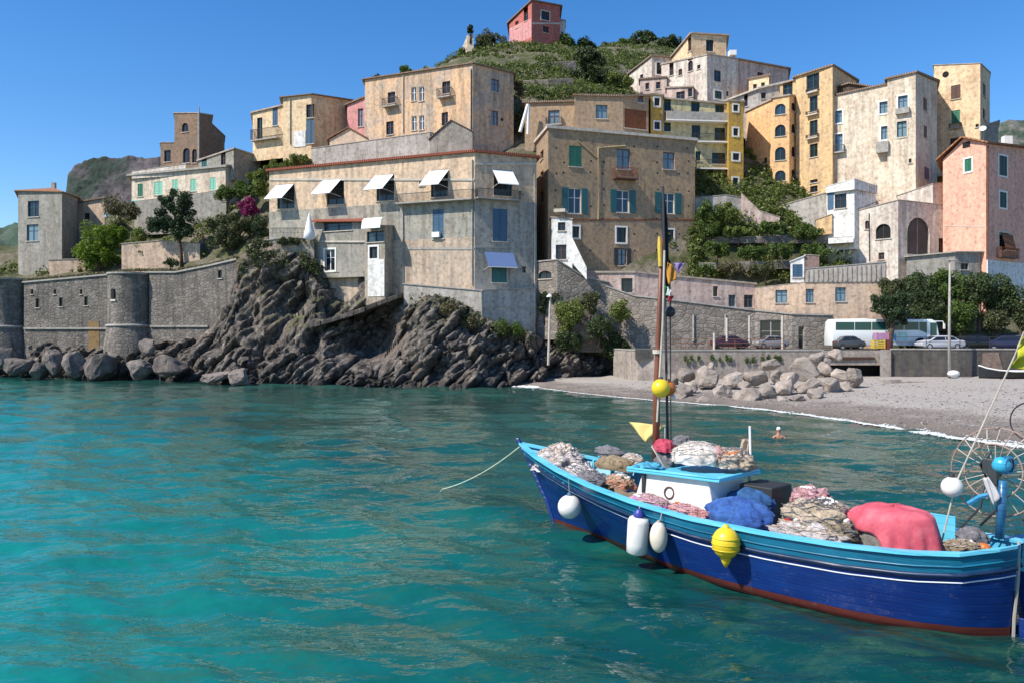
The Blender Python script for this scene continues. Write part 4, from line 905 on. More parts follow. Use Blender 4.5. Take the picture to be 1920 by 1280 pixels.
for y0,y1 in ((180,210),(226,255),(270,295)): B.win(0,1518,y0,1533,y1,dict(frame='dgreen',pane='glass'))
B.win(0,1519,337,1533,343,'void'); B.win(0,1519,349,1533,361,'void')
for y in (172,214,258): B.balcony(0,1514,1536,y+1,y-5,.5,'pale','iron')
B.finish()
B = Bld('green_window_house','narrow orange house top with one dark green window left of the tallest orange house',[(1462,114.2,160),(1494,113,150)],190,PL['ochre'],depth=5,over=.2); B.win(0,1468,158,1486,179,dict(frame='dgreen',pane='glass')); B.finish()
B = Bld('white_blue_window_house','stained white house with a row of blue windows above the small white cube',[(1558,108.5,182),(1664,104.4,159)],420,PL['creamw'],depth=8,over=.2,roofmat=M['tileold'])
for r_,s_ in (((1566,208,1579,231),'bluef'),((1566,252,1580,284),'bluef'),((1649,191,1666,213),'bluef'),((1652,237,1666,262),'bluef')): B.win(0,*r_,dict(frame='bluep',pane='glassp',sur='white'))
B.balcony(0,1562,1584,286,274,.6); B.balcony(0,1645,1668,286,268,.9,'grey','grey',solid=True); B.pipe(0,[(1560,210),(1560,345)],'iron',.06); B.finish()
B = Bld('roof_pergola','brown tiled pergola roof on the left half of the stained white house',[(1560,109.5,168),(1592,108,158),(1636,107,166)],182,M['bark'],cat='pergola',depth=4,over=.3,thick=.2,roofmat=M['tileold']); B.finish()
B = Bld('corner_house','cream corner house with two framed blue windows and a tan side wall',[(1664,104,150),(1717,102,137),(1757,109,153)],420,PL['creamw'],depth=8,over=.3,roofmat=M['tileold'])
B.win(0,1684,180,1702,203,dict(frame='bluep',pane='glassp',sur='white')); B.win(0,1682,228,1700,257,dict(frame='dgreen',pane='glassp',sur='pale')); B.win(0,1707-3,300-2,1709,306,'void')
B.balcony(0,1680,1706,212,204,.5,'grey','grey',solid=True); B.win(1,1731,184,1738,209,'brown'); B.win(1,1732,236,1738,260,'brown'); B.win(1,1733,314,1742,338,dict(closed='pinkd')); B.finish()
B = Bld('tall_cream_tower_house','tall slender cream house with one brown and one green shutter behind the pink house',[(1751,114,123),(1838,110,120),(1856,115.5,137)],330,PL['cream'],depth=7,over=.12,thick=.1)
B.win(0,1783,160,1801,186,'brown'); B.win(0,1784,207,1800,232,'green'); B.win(0,1781,259,1800,272,'dark'); B.win(1,1843,158,1848,182,'brown'); B.win(1,1843,205,1848,225,'void'); B.win(0,1829,233,1835,239,'void')
u,z=B.hit(0,1773,140); 
mb=MB(); c_=B.W(0,u,z,.01); n_=B.fr(0)[3]; mb.lathe(c_,[(.01,.03),(.42,.03),(.42,-.1)],16,axis=n_); B.part('round_hole','black',mb)
B.balcony(0,1781,1803,240,232,.4,'grey','iron'); B.finish()
B = Bld('roof_hut','small grey hut with an antenna behind the pink house roof',[(1838,112,240),(1872,113,228)],290,PL['grey'],cat='shed',depth=4,over=.15); B.finish()
c=P(1843,243,108); mb=MB(); mb.lathe(c,[(.01,0),(.25,.05),(.42,.16),(.44,.2),(.3,.1),(.01,.04)],16,axis=(-.5,-.7,.5)); d_=thing('satellite_dish',c,'white satellite dish behind the pink house roof','dish'); mb.build('dish',M['white'],d_,smooth=True); mb=MB(); mb.tube([c,c-Vector((-.1,-.3,1.6))],.04,5); mb.build('mast',M['iron'],d_)
# pink house
B = Bld('pink_gabled_house','salmon pink gabled house with green shutters at the right edge',[(1768,98,300),(1808,95.6,259),(1849,93,270),(1935,98.5,279)],560,PL['pink'],depth=8,over=.55,thick=.18,roofmat=M['tile'],zb=8)
B.win(1,1809,261+3,1817,275,'void',hole=True) if False else None
B.win(1,1809,298,1822,322,dict(closed='greenp',sur='white')); B.win(2,1873,293,1888,330,'dgws'); B.win(2,1874,361,1887,390,'dgws'); B.win(2,1873,437,1892,470,'brs')
B.awning(2,1878,440,1898,470,.5,simple('orange_cloth',(.5,.2,.03)) if False else 'rust','orange cloth hung over the window'); B.balcony(2,1868,1902,482,466,.6,'brownp','rust')
B.pipe(2,[(1851,274),(1850,490)],'rust',.07); B.band(0,1769,1807,424,425,'pale',.03); B.band(1,1809,1848,424,426,'pale',.03); B.finish()
mb=MB(); u,z=B.hit(1,1812,272); B.fbox(mb,1,u-.5,u+.5,z-.35,z+.35,.0,.02); B.part('attic_opening','black',mb)
mb=MB(); B.fbox(mb,2,.05,B.fr(2)[4]-.1,Zp(560,94),Zp(489,94),.01,.15); B.part('white_plinth',PL['clean'],mb)
mb=MB(); p=P(1888,266,99); mb.box(p,(1.0,.7,1.3)); B.part('chimney','white',mb)
B.roofmat=M['tile']
# arch house and white cube
B = Bld('white_cube_house','bright white cube house with a large dark window, blue shutter and roof terrace',[(1550,101.4,362),(1602,99,348),(1642,101.6,362)],470,PL['clean'],depth=5,over=.0,thick=.04,roof='slab')
B.win(0,1565,364,1587,391,dict(frame='iron',pane='glass')); mb=MB(); B.fbox(mb,0,*B.rect(0,1552,362,1563,393),.003,.07); B.part('shutter','bluep',mb,'dark blue open shutter'); B.finish()
B2 = Bld('roof_parapet','white terrace parapet on the cube house',[(1548,101.2,351),(1602,98.6,336),(1645,101.4,350)],352,PL['clean'],cat='wall',depth=.4,over=.05,thick=.06,roofmat=M['white'],zb=Zp(358,99.5)); B2.finish()
mb=MB()
for k in range(10): p=P(1604+k*4.4,378-k*1.0,99.2+k*.2); mb.tube([p+Vector((0,0,.6)),p+Vector((0,0,1.6))],.02,4)
o=mb.build('terrace_railing',M['iron']); tag(o,'thin iron railing on the right side of the white cube house','railing')
B = Bld('plain_grey_house','plain grey-beige wall block left of the white cube house',[(1468,106,386),(1500,105,376),(1549,103,362)],430,PL['greyw'],depth=4,over=.08,thick=.1); B.win(0,1489,373+10,1495,393,'void') if False else None; B.finish()
M['archin']=simple('arch_inside_shade',(.07,.06,.055),.9,.3,1)  # shade inside the wide arch, given as a dark pane colour
B = Bld('arch_house','pale stone house with a wide round arch and a smaller dark arch',[(1560,102,408),(1684,96,376),(1748,98.5,383),(1784,99.5,385)],545,PL['white'],depth=5,over=.1,thick=.1,zb=9)
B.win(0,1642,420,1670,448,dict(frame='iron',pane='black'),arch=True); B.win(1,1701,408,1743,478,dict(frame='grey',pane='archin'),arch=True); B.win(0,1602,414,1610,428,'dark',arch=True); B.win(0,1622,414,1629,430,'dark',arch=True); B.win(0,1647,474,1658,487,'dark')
B.win(2,1760,447,1772,474,'dark'); B.pipe(0,[(1630,400),(1631,490)],'iron',.05); B.pipe(0,[(1590,400),(1652,376)],'iron',.04); B.finish()
B = Bld('upper_parapet_house','pale set back upper storey with a tall dark door above the wide arch',[(1682,101.5,368),(1749,98.8,345),(1783,100.5,342)],395,PL['white'],depth=4,over=.08,thick=.08); B.win(1,1768,368,1780,384,'dark'); B.finish()
B = Bld('lower_arch_terrace','stained stone terrace block in front of the pink house, above the trees',[(1700,94.4,483),(1790,92.6,474),(1838,93.4,474)],560,PL['grey'],cat='wall',depth=3,over=.3,thick=.15,roofmat=M['grey'],zb=6); B.win(1,1801,494,1816,506,'void'); B.finish()
B = Bld('slab_canopy','white slab canopy below the cube house on the green slope',[(1553,99.2,447),(1600,97.6,444)],456,PL['clean'],cat='canopy',depth=2.5,over=.02,thick=.05); B.finish()
B = Bld('ochre_hut','small ochre hut on the slope left of the white cube base',[(1530,101.8,413),(1560,100.6,402)],440,PL['ochre'],cat='shed',depth=2,over=.08,thick=.08); B.finish()
B = Bld('stair_ramp','white stair ramp wall climbing right from the yellow tower',[(1390,103.5,362),(1424,103,396),(1462,102.6,408)],425,PL['pinkw'],cat='stair',depth=1.2,over=.05,thick=.08); B.finish()
B = Bld('pale_base_house','pale grey base wall under the balconies beside the green shrubs',[(1302,103.8,372),(1362,103.6,366),(1395,104,372)],430,PL['greyw'],cat='wall',depth=2,over=.05,thick=.08); B.finish()
for (x0,x1,y,Y,hh,l) in ((1300,1550,444,100.4,8,'upper dry stone terrace wall on the green slope'),(1310,1500,492,97.8,8,'lower dry stone terrace wall on the green slope'),(980,1075,150,121,10,'dark stone terrace wall on the hill left of the dark tree'),(965,1080,118,136,8,'upper stone terrace wall on the hill below the red house')):
    B = Bld('terrace_wall',l,[(x0,Y+1,y+2),((x0+x1)/2,Y,y),(x1,Y+.5,y-3)],y+hh,PL['bast'],cat='wall',depth=.5,over=.0,thick=.05,zb=Zp(y+hh+4,Y)); B.finish()

for (x0,x1,y,Y,hh,l) in ((1085,1190,134,140,7,'pale terrace wall on the hill right of the dense dark tree'),(905,965,112,141,7,'short stone terrace wall on the hill left below the red house'),(1060,1130,104,148,5,'low stone wall near the crest right of the red house')):
    B = Bld('terrace_wall',l,[(x0,Y+1,y+2),((x0+x1)/2,Y,y),(x1,Y+.5,y-3)],y+hh,PL['stonew'],cat='wall',depth=.5,over=.0,thick=.05,zb=Zp(y+hh+4,Y)); B.finish()
B = Bld('small_terrace_house','tiny cream house with two dark openings in front of the long pinkish house',[(1404,121,150),(1442,119.5,142)],190,PL['cream'],depth=4,over=.2,roofmat=M['tileold']); B.win(0,1412,158,1419,172,'dark'); B.win(0,1427,155,1434,166,'dark'); B.finish()
B = Bld('small_terrace_house','small pinkish house with two windows in front of the small white house on the hill',[(1200,128,150),(1250,126.5,146)],185,PL['pinkw'],depth=3,over=.2,roofmat=M['tileold']); B.win(0,1210,156,1217,168,'dark'); B.win(0,1230,154,1238,167,'dark'); B.finish()
# ---------------------------------------------------------------- vegetation
LEAF = dict(scrub=foliage('leaves_scrub', (.05,.085,.016), (.21,.25,.055), .35),
 lime=foliage('leaves_lime', (.07,.13,.008), (.24,.34,.02), .35), pine=foliage('leaves_pine', (.018,.04,.015), (.06,.10,.03), .2), olive=foliage('leaves_olive', (.045,.06,.02), (.13,.14,.05), .2),
 green=foliage('leaves_green', (.045,.09,.014), (.15,.22,.04), .35), dark=foliage('leaves_dark', (.025,.05,.015), (.085,.12,.035), .25), bougain=foliage('bracts_magenta', (.16,.01,.07), (.42,.03,.19), .3),
 yellowg=foliage('leaves_yellow_green', (.09,.13,.02), (.24,.28,.06), .3), dry=foliage('leaves_dry', (.09,.085,.03), (.2,.17,.08), .2), agave=foliage('agave_blades', (.12,.17,.12), (.25,.32,.24), .1),
)
def leaf_cloud(rng, centers, radii, n, size, stretch=(1, 1, 1)):
    """small leaf-like quads scattered round clump centres"""
    k = rng.randint(0, len(centers), n); c = centers[k]; r = radii[k][:, None]
    d = rng.normal(size=(n, 3)); d /= np.linalg.norm(d, axis=1)[:, None]
    pos = c + d * r * (rng.uniform(.25, 1.0, (n, 1)) ** .5) * np.array(stretch)
    a = rng.normal(size=(n, 3)) + d * .8; a /= np.linalg.norm(a, axis=1)[:, None]
    t = np.cross(a, rng.normal(size=(n, 3))); t /= np.linalg.norm(t, axis=1)[:, None]; b = np.cross(a, t)
    s = size * rng.uniform(.55, 1.3, (n, 1))
    v = np.stack([pos - t * s, pos - b * s * .55, pos + t * s, pos + b * s * .55], 1).reshape(-1, 3)
    return v, np.arange(n * 4).reshape(-1, 4)
def crown_pts(rng, rects, Y, depth=.8, dens=1.0, clump=.24):
    C = []; Rr = []
    for (x0, y0, x1, y1) in rects:
        c = P((x0 + x1) / 2, (y0 + y1) / 2, Y); rx = (x1 - x0) / 2 / F * Y; rz = (y1 - y0) / 2 / F * Y; ry = min(rx, rz) * depth if rx < 4 * rz else rz * 1.2
        nb = max(5, int(26 * dens))
        for _ in range(nb):
            d = rng.normal(size=3); d /= np.linalg.norm(d); q = rng.uniform(.35, .86)
            C.append((c.x + d[0] * rx * q, c.y + d[1] * ry * q, c.z + d[2] * rz * q)); Rr.append(min(rx, rz) * clump * rng.uniform(.6, 1.5) + .12)
    return np.array(C), np.array(Rr)
_ts = [0]
def tree(name, label, cat, rects, Y, leaf, n=3500, size=.17, trunk=None, group=None, clump=.3, dens=1.0, limbs=4, rt=.22, lean=0, stretch=(1, 1, 1)):
    _ts[0] += 1; rng = np.random.RandomState(100 + _ts[0]); rr = random.Random(_ts[0])
    x0 = min(r[0] for r in rects); x1 = max(r[2] for r in rects); y1 = max(r[3] for r in rects)
    bx, by = trunk if trunk else ((x0 + x1) / 2, y1)
    base = P(bx, by, Y); t = thing(name, base, label, cat, group)
    C, Rr = crown_pts(rng, rects, Y, dens=dens, clump=clump)
    v, f = leaf_cloud(rng, C, Rr, int(n * 1.7), size * .92, stretch)
    np_mesh('crown', v, f, LEAF[leaf], t)
    mb = MB(); cc = C.mean(0); top = Vector(cc) + Vector((0, 0, .3 * (C[:, 2].max() - cc[2])))
    mid = base.lerp(top, .5) + Vector((lean + rr.uniform(-.2, .2), 0, 0)); b0 = base - Vector((0, 0, 1.2))
    mb.tube([b0, base.lerp(mid, .3), mid, top], [rt * 1.3, rt, rt * .75, rt * .3], 8)
    for k in range(limbs):
        j = rr.randrange(len(C)); s = base.lerp(mid, rr.uniform(.6, 1)); e = Vector(C[j]); m_ = s.lerp(e, .5) + Vector((rr.uniform(-.3, .3), rr.uniform(-.3, .3), .1))
        mb.tube([s, m_, e], [rt * .5, rt * .35, rt * .12], 6)
    mb.build('trunk', M['bark'], t, smooth=True); return t
tree('lime_tree','bright lime green tree leaning over the garden wall beside the tower house','tree',[(140,412,236,470),(128,446,200,506),(175,440,225,500),(215,425,240,455)],112.5,'lime',9000,.17,(185,512),clump=.3)
tree('pine_tree','dark green umbrella pine in front of the low white villa','tree',[(292,350,368,400),(278,385,378,425),(300,410,376,458),(276,400,320,440)],108.5,'pine',11000,.15,(342,496),clump=.25,limbs=7,rt=.25)
tree('olive_tree','round olive green tree with a brownish crown right of the pine','tree',[(376,400,476,448),(385,420,460,474),(440,405,482,440)],107.5,'olive',9000,.15,(436,488),clump=.28)
tree('bougainvillea','magenta bougainvillea in flower at the left end of the seafront house','shrub',[(442,372,486,404),(455,382,487,415)],108.5,'bougain',3200,.14,(468,430),limbs=3,rt=.08)
tree('climbing_shrub','dark green shrub below the bougainvillea against the seafront house','shrub',[(470,402,504,440),(484,425,505,445)],105.5,'pine',2200,.13,(490,455),limbs=2,rt=.08)
tree('garden_shrub','green shrub below the olive villa, left of the magenta bougainvillea','shrub',[(402,346,440,380),(432,340,470,372)],112,'green',2800,.15,(425,388),limbs=2,rt=.1)
tree('garden_shrub','dry cream and green shrub on the bank left of the pine','shrub',[(188,366,238,410),(228,376,262,420)],115,'dry',2400,.16,(225,430),limbs=2,rt=.1)
tree('garden_shrub','thin yellow green shrub between the lime tree and the pine','shrub',[(244,425,276,456),(252,448,282,500)],110.5,'yellowg',1800,.14,(265,505),limbs=2,rt=.08)
tree('garden_shrub','small dark shrub on top of the wall at the foot of the pine','shrub',[(302,484,338,500)],107,'dark',700,.12,(320,500),limbs=1,rt=.06)
tree('hedge','long bright green hedge climbing above the red roof line of the seafront house','hedge',[(462,318,510,345),(490,300,540,338),(530,288,584,316),(474,335,506,368)],106.8,'yellowg',6500,.15,(520,345),limbs=3,rt=.1)
tree('hedge','green hedge behind the bougainvillea left of the seafront house','hedge',[(440,346,505,372)],110,'green',2200,.15,(470,378),limbs=2,rt=.1)
tree('trailing_plant','olive green creeper trailing over the edge of the rock terrace','plant',[(458,448,520,468),(505,444,585,460),(460,460,492,484)],97.9,'olive',3200,.12,(500,470),limbs=2,rt=.05)
tree('weed_tuft','green tuft on the rock below the corner of the seafront house','plant',[(922,598,958,636),(945,605,985,630)],89.3,'green',1800,.12,(948,634),limbs=1,rt=.04)
tree('weed_tuft','dry olive weeds on the rock under the retaining wall','plant',[(820,566,860,592),(855,590,905,616)],89.2,'dry',900,.12,(850,600),limbs=1,rt=.04)
tree('cypress','single thin dark cypress at the left end of the hilltop','tree',[(877,46,887,66)],149,'pine',500,.22,(882,70),limbs=0,rt=.15)
HG='bushes on the crest of the hill'
for k,(r_,Y,lf,lb,n) in enumerate([
 ((888,58,952,104),150,'olive','tall olive bush on the crest just left of the red house',3800),((860,82,905,112),150,'green','low green bush on the crest beside the ruin',1600),
 ((1038,62,1082,100),151,'green','green bush on the crest touching the right side of the red house',2200),((1072,68,1122,106),153,'dark','dark bush on the crest, second right of the red house',2200),
 ((900,96,960,128),146,'dark','dark bush below the tall olive bush on the crest',2000),((962,92,1020,122),144,'green','green bush right under the red house',2200),((1010,96,1064,130),143,'olive','olive bush below the right corner of the red house',2000),
 ((744,124,782,142),118,'green','small bush on the roof edge of the large peeling house',700),((696,140,716,154),120,'dark','tiny dark bush at the left roof corner of the large peeling house',300)]):
    tree('hill_bush',lb,'bush',[r_],Y,lf,n,.2,limbs=2,rt=.12,group=HG)
tree('dark_tree','dense dark green tree on the hill above the tan houses','tree',[(1072,86,1138,130),(1062,110,1146,164),(1090,92,1125,150)],128,'dark',8000,.19,(1104,172),clump=.26)
tree('bright_bush','bright yellow green bush right of the dense dark tree','bush',[(1128,134,1170,160),(1150,142,1192,168)],127,'yellowg',2600,.17,(1158,172),limbs=2,rt=.1)
tree('grey_bush','grey green bush on the terrace left of the dense dark tree','bush',[(1000,120,1070,160),(1030,140,1075,172)],131,'olive',3000,.19,(1040,170),limbs=3,rt=.12)
RG='trees on the far ridge behind the white houses'
for r_,lf,lb in (((1122,78,1170,106),'dark','dark tree at the left end of the far ridge'),((1150,70,1200,100),'green','green tree on the far ridge, second from the left'),((1182,57,1232,92),'dark','highest dark round tree on the far ridge'),((1225,66,1280,100),'dark','dark tree at the right end of the far ridge'),((1170,92,1240,124),'green','green bush below the highest tree of the far ridge'),((1225,95,1270,118),'dry','pale dry bush low on the right of the far ridge')):
    tree('ridge_tree',lb,'tree',[r_],205 if r_[3]<110 else 190,lf,1800,.32,group=RG,limbs=2,rt=.2)
for r_,Y,lf,lb in (((962,142,986,190),113,'dry','dry creeper on the rock wall right of the large peeling house'),((964,195,984,250),111,'olive','olive creeper low on the rock wall right of the large peeling house')):
    tree('creeper',lb,'plant',[r_],Y,lf,900,.14,limbs=1,rt=.05)
SG='shrubs on the green slope right of the brown block'
for r_,Y,lf,lb,n in (((1304,376,1352,420),101.2,'green','leafy shrub at the upper left of the slope against the brown block',2600),((1340,380,1388,424),101.4,'yellowg','light green shrub under the yellow tower',2600),((1304,412,1360,446),100.6,'green','green shrub in the second row beside the brown block',2400),
 ((1350,424,1420,446),100.4,'yellowg','wide yellow green shrub above the upper terrace wall',2400),((1410,412,1480,444),100.6,'green','leafy shrub at the middle of the upper terrace wall',2200),((1470,420,1552,452),100.6,'green','green shrub left of the white slab canopy',2600),
 ((1310,452,1380,486),98.4,'green','green shrub on the lower terrace beside the brown block',2400),((1375,456,1440,490),98.2,'green','leafy shrub at the middle of the lower terrace',2400),((1435,452,1500,486),98.2,'green','green shrub on the lower terrace, third from the left',2400),
 ((1490,455,1552,490),98.4,'green','leafy shrub at the right end of the lower terrace',2200),((1340,492,1400,516),97.2,'dry','dry brown shrub above the low house roof',1200),((1400,488,1470,518),97,'olive','olive shrub left of the roof cabin',1500),((1300,496,1345,514),97.3,'green','leafy shrub at the foot of the brown block corner',900)):
    tree('slope_shrub',lb,'shrub',[r_],Y,lf,int(n*.8),.14,group=SG,limbs=2,rt=.07,clump=.26)
tree('terrace_shrub','green shrub in the angle behind the brick block on the roof terrace','shrub',[(1536,462,1568,496)],95,'green',1100,.13,limbs=1,rt=.05)
def agave(px, py, Y, r, label):
    c = P(px, py, Y); t = thing('agave', c, label, 'plant', 'agaves on the slope'); rr = random.Random(px)
    for k in range(11):
        a = k * 2.4; el = rr.uniform(.35, 1.2); d = Vector((math.cos(a) * math.cos(el), math.sin(a) * math.cos(el), math.sin(el))); s = Vector((-math.sin(a), math.cos(a), 0)) * .13 * r
        mb = MB(); m_ = c + d * r * .5 + Vector((0, 0, .08)); e = c + d * r; mb.add([c - s, c + s, m_ + s * 1.1, m_ - s * 1.1, e, c - Vector((0, 0, .1)), m_ - Vector((0, 0, .07))], [(0, 1, 2, 3), (3, 2, 4), (1, 0, 5), (0, 3, 6, 5), (2, 1, 5, 6), (4, 2, 6), (3, 4, 6)])
        mb.build('leaf', LEAF['agave'], t, fix=False)
agave(1558, 494, 94.6, 2.1, 'large pale agave fanning out left of the terrace parapet'); agave(1584, 490, 94.4, 1.6, 'smaller agave right of the large pale one')
CG='bushes clinging to the sea wall'
for r_,Y,lf,lb,n in (((1028,538,1060,574),94.2,'olive','olive bush at the top left beside the lamp bracket',1500),((1040,560,1100,628),92.5,'yellowg','wide yellow green bush on the left of the sea wall',4200),((1090,540,1124,590),93,'olive','upright olive bush in the middle of the sea wall',1800),((1142,556,1182,610),92.3,'yellowg','round yellow green bush on the right of the sea wall',2600),
 ((1095,590,1150,640),92,'dark','dark bush in the middle, low on the sea wall',3000),((1036,618,1100,660),91.6,'dark','dark bush at the foot of the sea wall on the left',3200),((1120,624,1195,672),93,'dark','dark bush at the foot of the sea wall on the right',3200),((1010,540,1032,590),94.5,'dark','narrow dark creeper beside the corner of the seafront house',900)):
    tree('wall_bush',lb,'bush',[r_],Y,lf,n,.13,group=CG,limbs=3,rt=.06)
# trees behind the road
tree('pine_tree','small leaning pine with a dark trunk standing in front of the coach','tree',[(1622,548,1690,590),(1640,570,1716,612),(1660,545,1712,580)],86.0,'pine',6500,.12,(1665,652),clump=.28,rt=.38,limbs=6,lean=.15)
TG='trees along the road behind the parked cars'
for r_,Y,lf,lb,n in (((1690,508,1760,580),90.5,'dark','dark tree behind the middle of the coach',5200),((1745,500,1810,570),90.3,'green','green tree behind the tall lamp pole',5000),((1800,510,1868,580),90.2,'dark','dark tree below the arch house terrace, right of the lamp pole',5000),((1850,520,1912,600),90,'dark','broad dark tree at the right, in front of the pink house',5000),
 ((1700,560,1770,612),89.6,'dark','low dark tree right behind the coach roof',4200),((1765,560,1840,620),89.5,'green','low green tree behind the silver car',4200),((1835,575,1905,622),89.4,'olive','olive tree behind the dark blue cars',4000),((1896,560,1935,620),89.2,'olive','pale olive tree at the right edge',2200),((1640,520,1700,560),91,'olive','olive tree at the right end of the long peach house',2600)):
    tree('roadside_tree',lb,'tree',[r_],Y,lf,n,.15,(int((r_[0]+r_[2])/2),640),group=TG,clump=.34,rt=.16)
# ground cover no one could count: low scrub over the slopes
def scrub():
    rng = np.random.RandomState(5); rr = random.Random(9); Cs = []; 
    for k in range(8800):
        z_ = rr.random()
        if z_ < .36: px, t = rr.uniform(820, 1300), rr.uniform(1.9, 3.3)
        elif z_ < .5: px, t = rr.uniform(1000, 1320), rr.uniform(2.7, 4)
        elif z_ < .8: px, t = rr.uniform(1290, 1600), rr.uniform(.1, 1.6)
        elif z_ < .93: px, t = rr.uniform(-60, 520), rr.uniform(.1, 2)
        else: px, t = rr.uniform(-60, 2000), rr.uniform(.2, 4)
        p = ter_point(px, t)
        if noise.noise(p * .16 + Vector((5, 5, 5))) < (-.25 if px > 1000 else -.06): continue
        Cs.append(tuple(p + Vector((0, 0, .15))))
    C = np.array(Cs); Rr = rng.uniform(.3, 1.5, len(C)); v, f = leaf_cloud(rng, C, Rr * .8, 230000, .2, (1, 1, .7))
    o = np_mesh('hillside_scrub', v, f, LEAF['scrub']); tag(o, 'low scrub and grass covering the hillside between the houses', 'scrub', kind='stuff')
    Cs = []
    for k in range(900):
        px = rr.uniform(42, 445); py, Y = interp([(42,528,109.8),(205,513,107.4),(245,508,106),(330,508,104.6),(392,498,103),(445,484,101.5)], px); Cs.append(tuple(P(px, py - 1.5, Y + rr.uniform(-.1, 2.2))))
    C = np.array(Cs); v, f = leaf_cloud(rng, C, rng.uniform(.15, .5, len(C)), 9000, .13, (1, 1, .5))
    o = np_mesh('wall_top_grass', v, f, LEAF['dry']); tag(o, 'dry grass and weeds growing along the top of the curtain walls', 'grass', kind='stuff')
    Cs = []
    for k in range(600):
        px = rr.choice([rr.uniform(450, 540), rr.uniform(560, 600), rr.uniform(770, 1000)]); a = interp(ROCK['b'], px); Cs.append(tuple(P(px, a[0] + rr.uniform(-2, 26), a[1] - .9 - rr.uniform(0, .6))))
    C = np.array(Cs); v, f = leaf_cloud(rng, C, rng.uniform(.1, .4, len(C)), 5200, .12, (1, 1, .7))
    o = np_mesh('rock_weeds', v, f, LEAF['olive']); tag(o, 'weeds growing in the upper cracks of the rock', 'weeds', kind='stuff')
scrub()
# ---------------------------------------------------------------- quay, road, traffic
QZ = 4.0
mb = MB(); mb.prism([(Xp(1190, 85), 84.6), (Xp(1560, 84.6), 84.6), (Xp(1670, 83), 83.0), (Xp(2150, 82), 82.0), (Xp(2150, 100), 99), (Xp(1190, 97), 97)], 3.0, QZ)
asph = plaster('asphalt', (.07, .068, .065), (.10, .095, .09), amt=.3); o = mb.build('road', asph); o['kind'] = 'structure'
def wall_run(name, label, pts, ztop, zbot, mat, th=.5, cat='wall', cope=True):
    t = thing(name, (Xp(pts[0][0], pts[0][1]), pts[0][1], zbot), label, cat); mb = MB(); mc = MB()
    q = [Vector((Xp(a, b), b, 0)) for a, b in pts]
    for a, b in zip(q, q[1:]):
        e = (b - a).normalized(); n = Vector((-e.y, e.x, 0)) * th
        mb.hexa([a + Vector((0, 0, zbot)), b + Vector((0, 0, zbot)), b + n + Vector((0, 0, zbot)), a + n + Vector((0, 0, zbot)), a + Vector((0, 0, ztop)), b + Vector((0, 0, ztop)), b + n + Vector((0, 0, ztop)), a + n + Vector((0, 0, ztop))])
        o_ = -n / th * .06
        mc.hexa([a + o_ + Vector((0, 0, ztop + .003)), b + o_ + Vector((0, 0, ztop + .003)), b + n + Vector((0, 0, ztop + .003)), a + n + Vector((0, 0, ztop + .003)), a + o_ + Vector((0, 0, ztop + .14)), b + o_ + Vector((0, 0, ztop + .14)), b + n + Vector((0, 0, ztop + .14)), a + n + Vector((0, 0, ztop + .14))])
    mb.build('wall_face', mat, t)
    if cope: mc.build('coping', M['grey'], t)
    return t
t = wall_run('quay_wall', 'pinkish concrete quay wall with hanging weeds behind the heap of blocks', [(1150, 92), (1196, 85.2), (1236, 84.4), (1460, 84.2), (1545, 84.0)], 3.85, -.3, PL['quay'])
rng = np.random.RandomState(3); C = np.array([tuple(P(x, 668 + random.uniform(0, 8), 84.1)) for x in (1285, 1296, 1310, 1335, 1350, 1362, 1370, 1400, 1412, 1430, 1440, 1455, 1463) for _ in range(4)])
v, f = leaf_cloud(rng, C, rng.uniform(.12, .3, len(C)), 1500, .09, (1, .5, 1.6)); o = np_mesh('hanging_weeds', v, f, LEAF['green']); tag(o, 'tufts of weed hanging from the top of the pinkish quay wall', 'weeds', kind='stuff')
t = wall_run('quay_wall', 'dark stained concrete quay wall below the parked cars behind the beach', [(1672, 82.4), (1800, 81.6), (2100, 81.0)], 4.0, 0, PL['dark'])
mb = MB(); u0 = P(1838, 660, 81.42); mb.hexa([P(1838, 712, 81.40), P(1886, 712, 81.33), P(1886, 712, 81.5), P(1838, 712, 81.55), P(1842, 662, 81.40), P(1872, 660, 81.35), P(1872, 660, 81.5), P(1842, 662, 81.55)])
mb.build('bare_patch', plaster('worn_pink_render', (.30, .20, .16), (.16, .12, .09), amt=.4), t)
# culvert
t = thing('culvert', P(1600, 712, 83), 'concrete culvert with a black rectangular mouth below the road', 'culvert')
mb = MB(); mb.hexa([P(1540, 684, 83.2), P(1652, 684, 82.6), P(1652, 684, 85), P(1540, 684, 85), P(1540, 657, 83.2), P(1652, 657, 82.6), P(1652, 657, 85), P(1540, 657, 85)]); mb.build('deck_beam', PL['quay'], t)
mb = MB(); mb.hexa([P(1545, 674, 83.0), P(1640, 674, 82.5), P(1640, 674, 82.9), P(1545, 674, 83.3), P(1545, 669, 82.9), P(1640, 669, 82.4), P(1640, 669, 82.9), P(1545, 669, 83.3)]); mb.build('ledge', M['brownp'], t)
mb = MB(); mb.hexa([P(1650, 720, 82.2), P(1671, 720, 82.1), P(1671, 720, 84), P(1650, 720, 84), P(1650, 655, 82.2), P(1671, 655, 82.1), P(1671, 655, 84), P(1650, 655, 84)]); mb.build('pillar', PL['quay'], t)
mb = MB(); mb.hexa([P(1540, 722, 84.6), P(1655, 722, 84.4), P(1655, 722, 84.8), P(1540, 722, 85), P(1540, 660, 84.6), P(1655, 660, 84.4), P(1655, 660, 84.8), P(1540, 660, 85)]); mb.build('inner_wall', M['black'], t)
mb = MB(); c = P(1710, 719, 76); mb.box(c, (6.2, .8, .5), R(4)); mb.box(c + Vector((-2, .1, .3)), (2, .5, .2), R(4)); o = mb.build('concrete_sill', PL['quay'], bevel=.05); tag(o, 'long low concrete sill half buried in the beach in front of the pillar', 'sill')
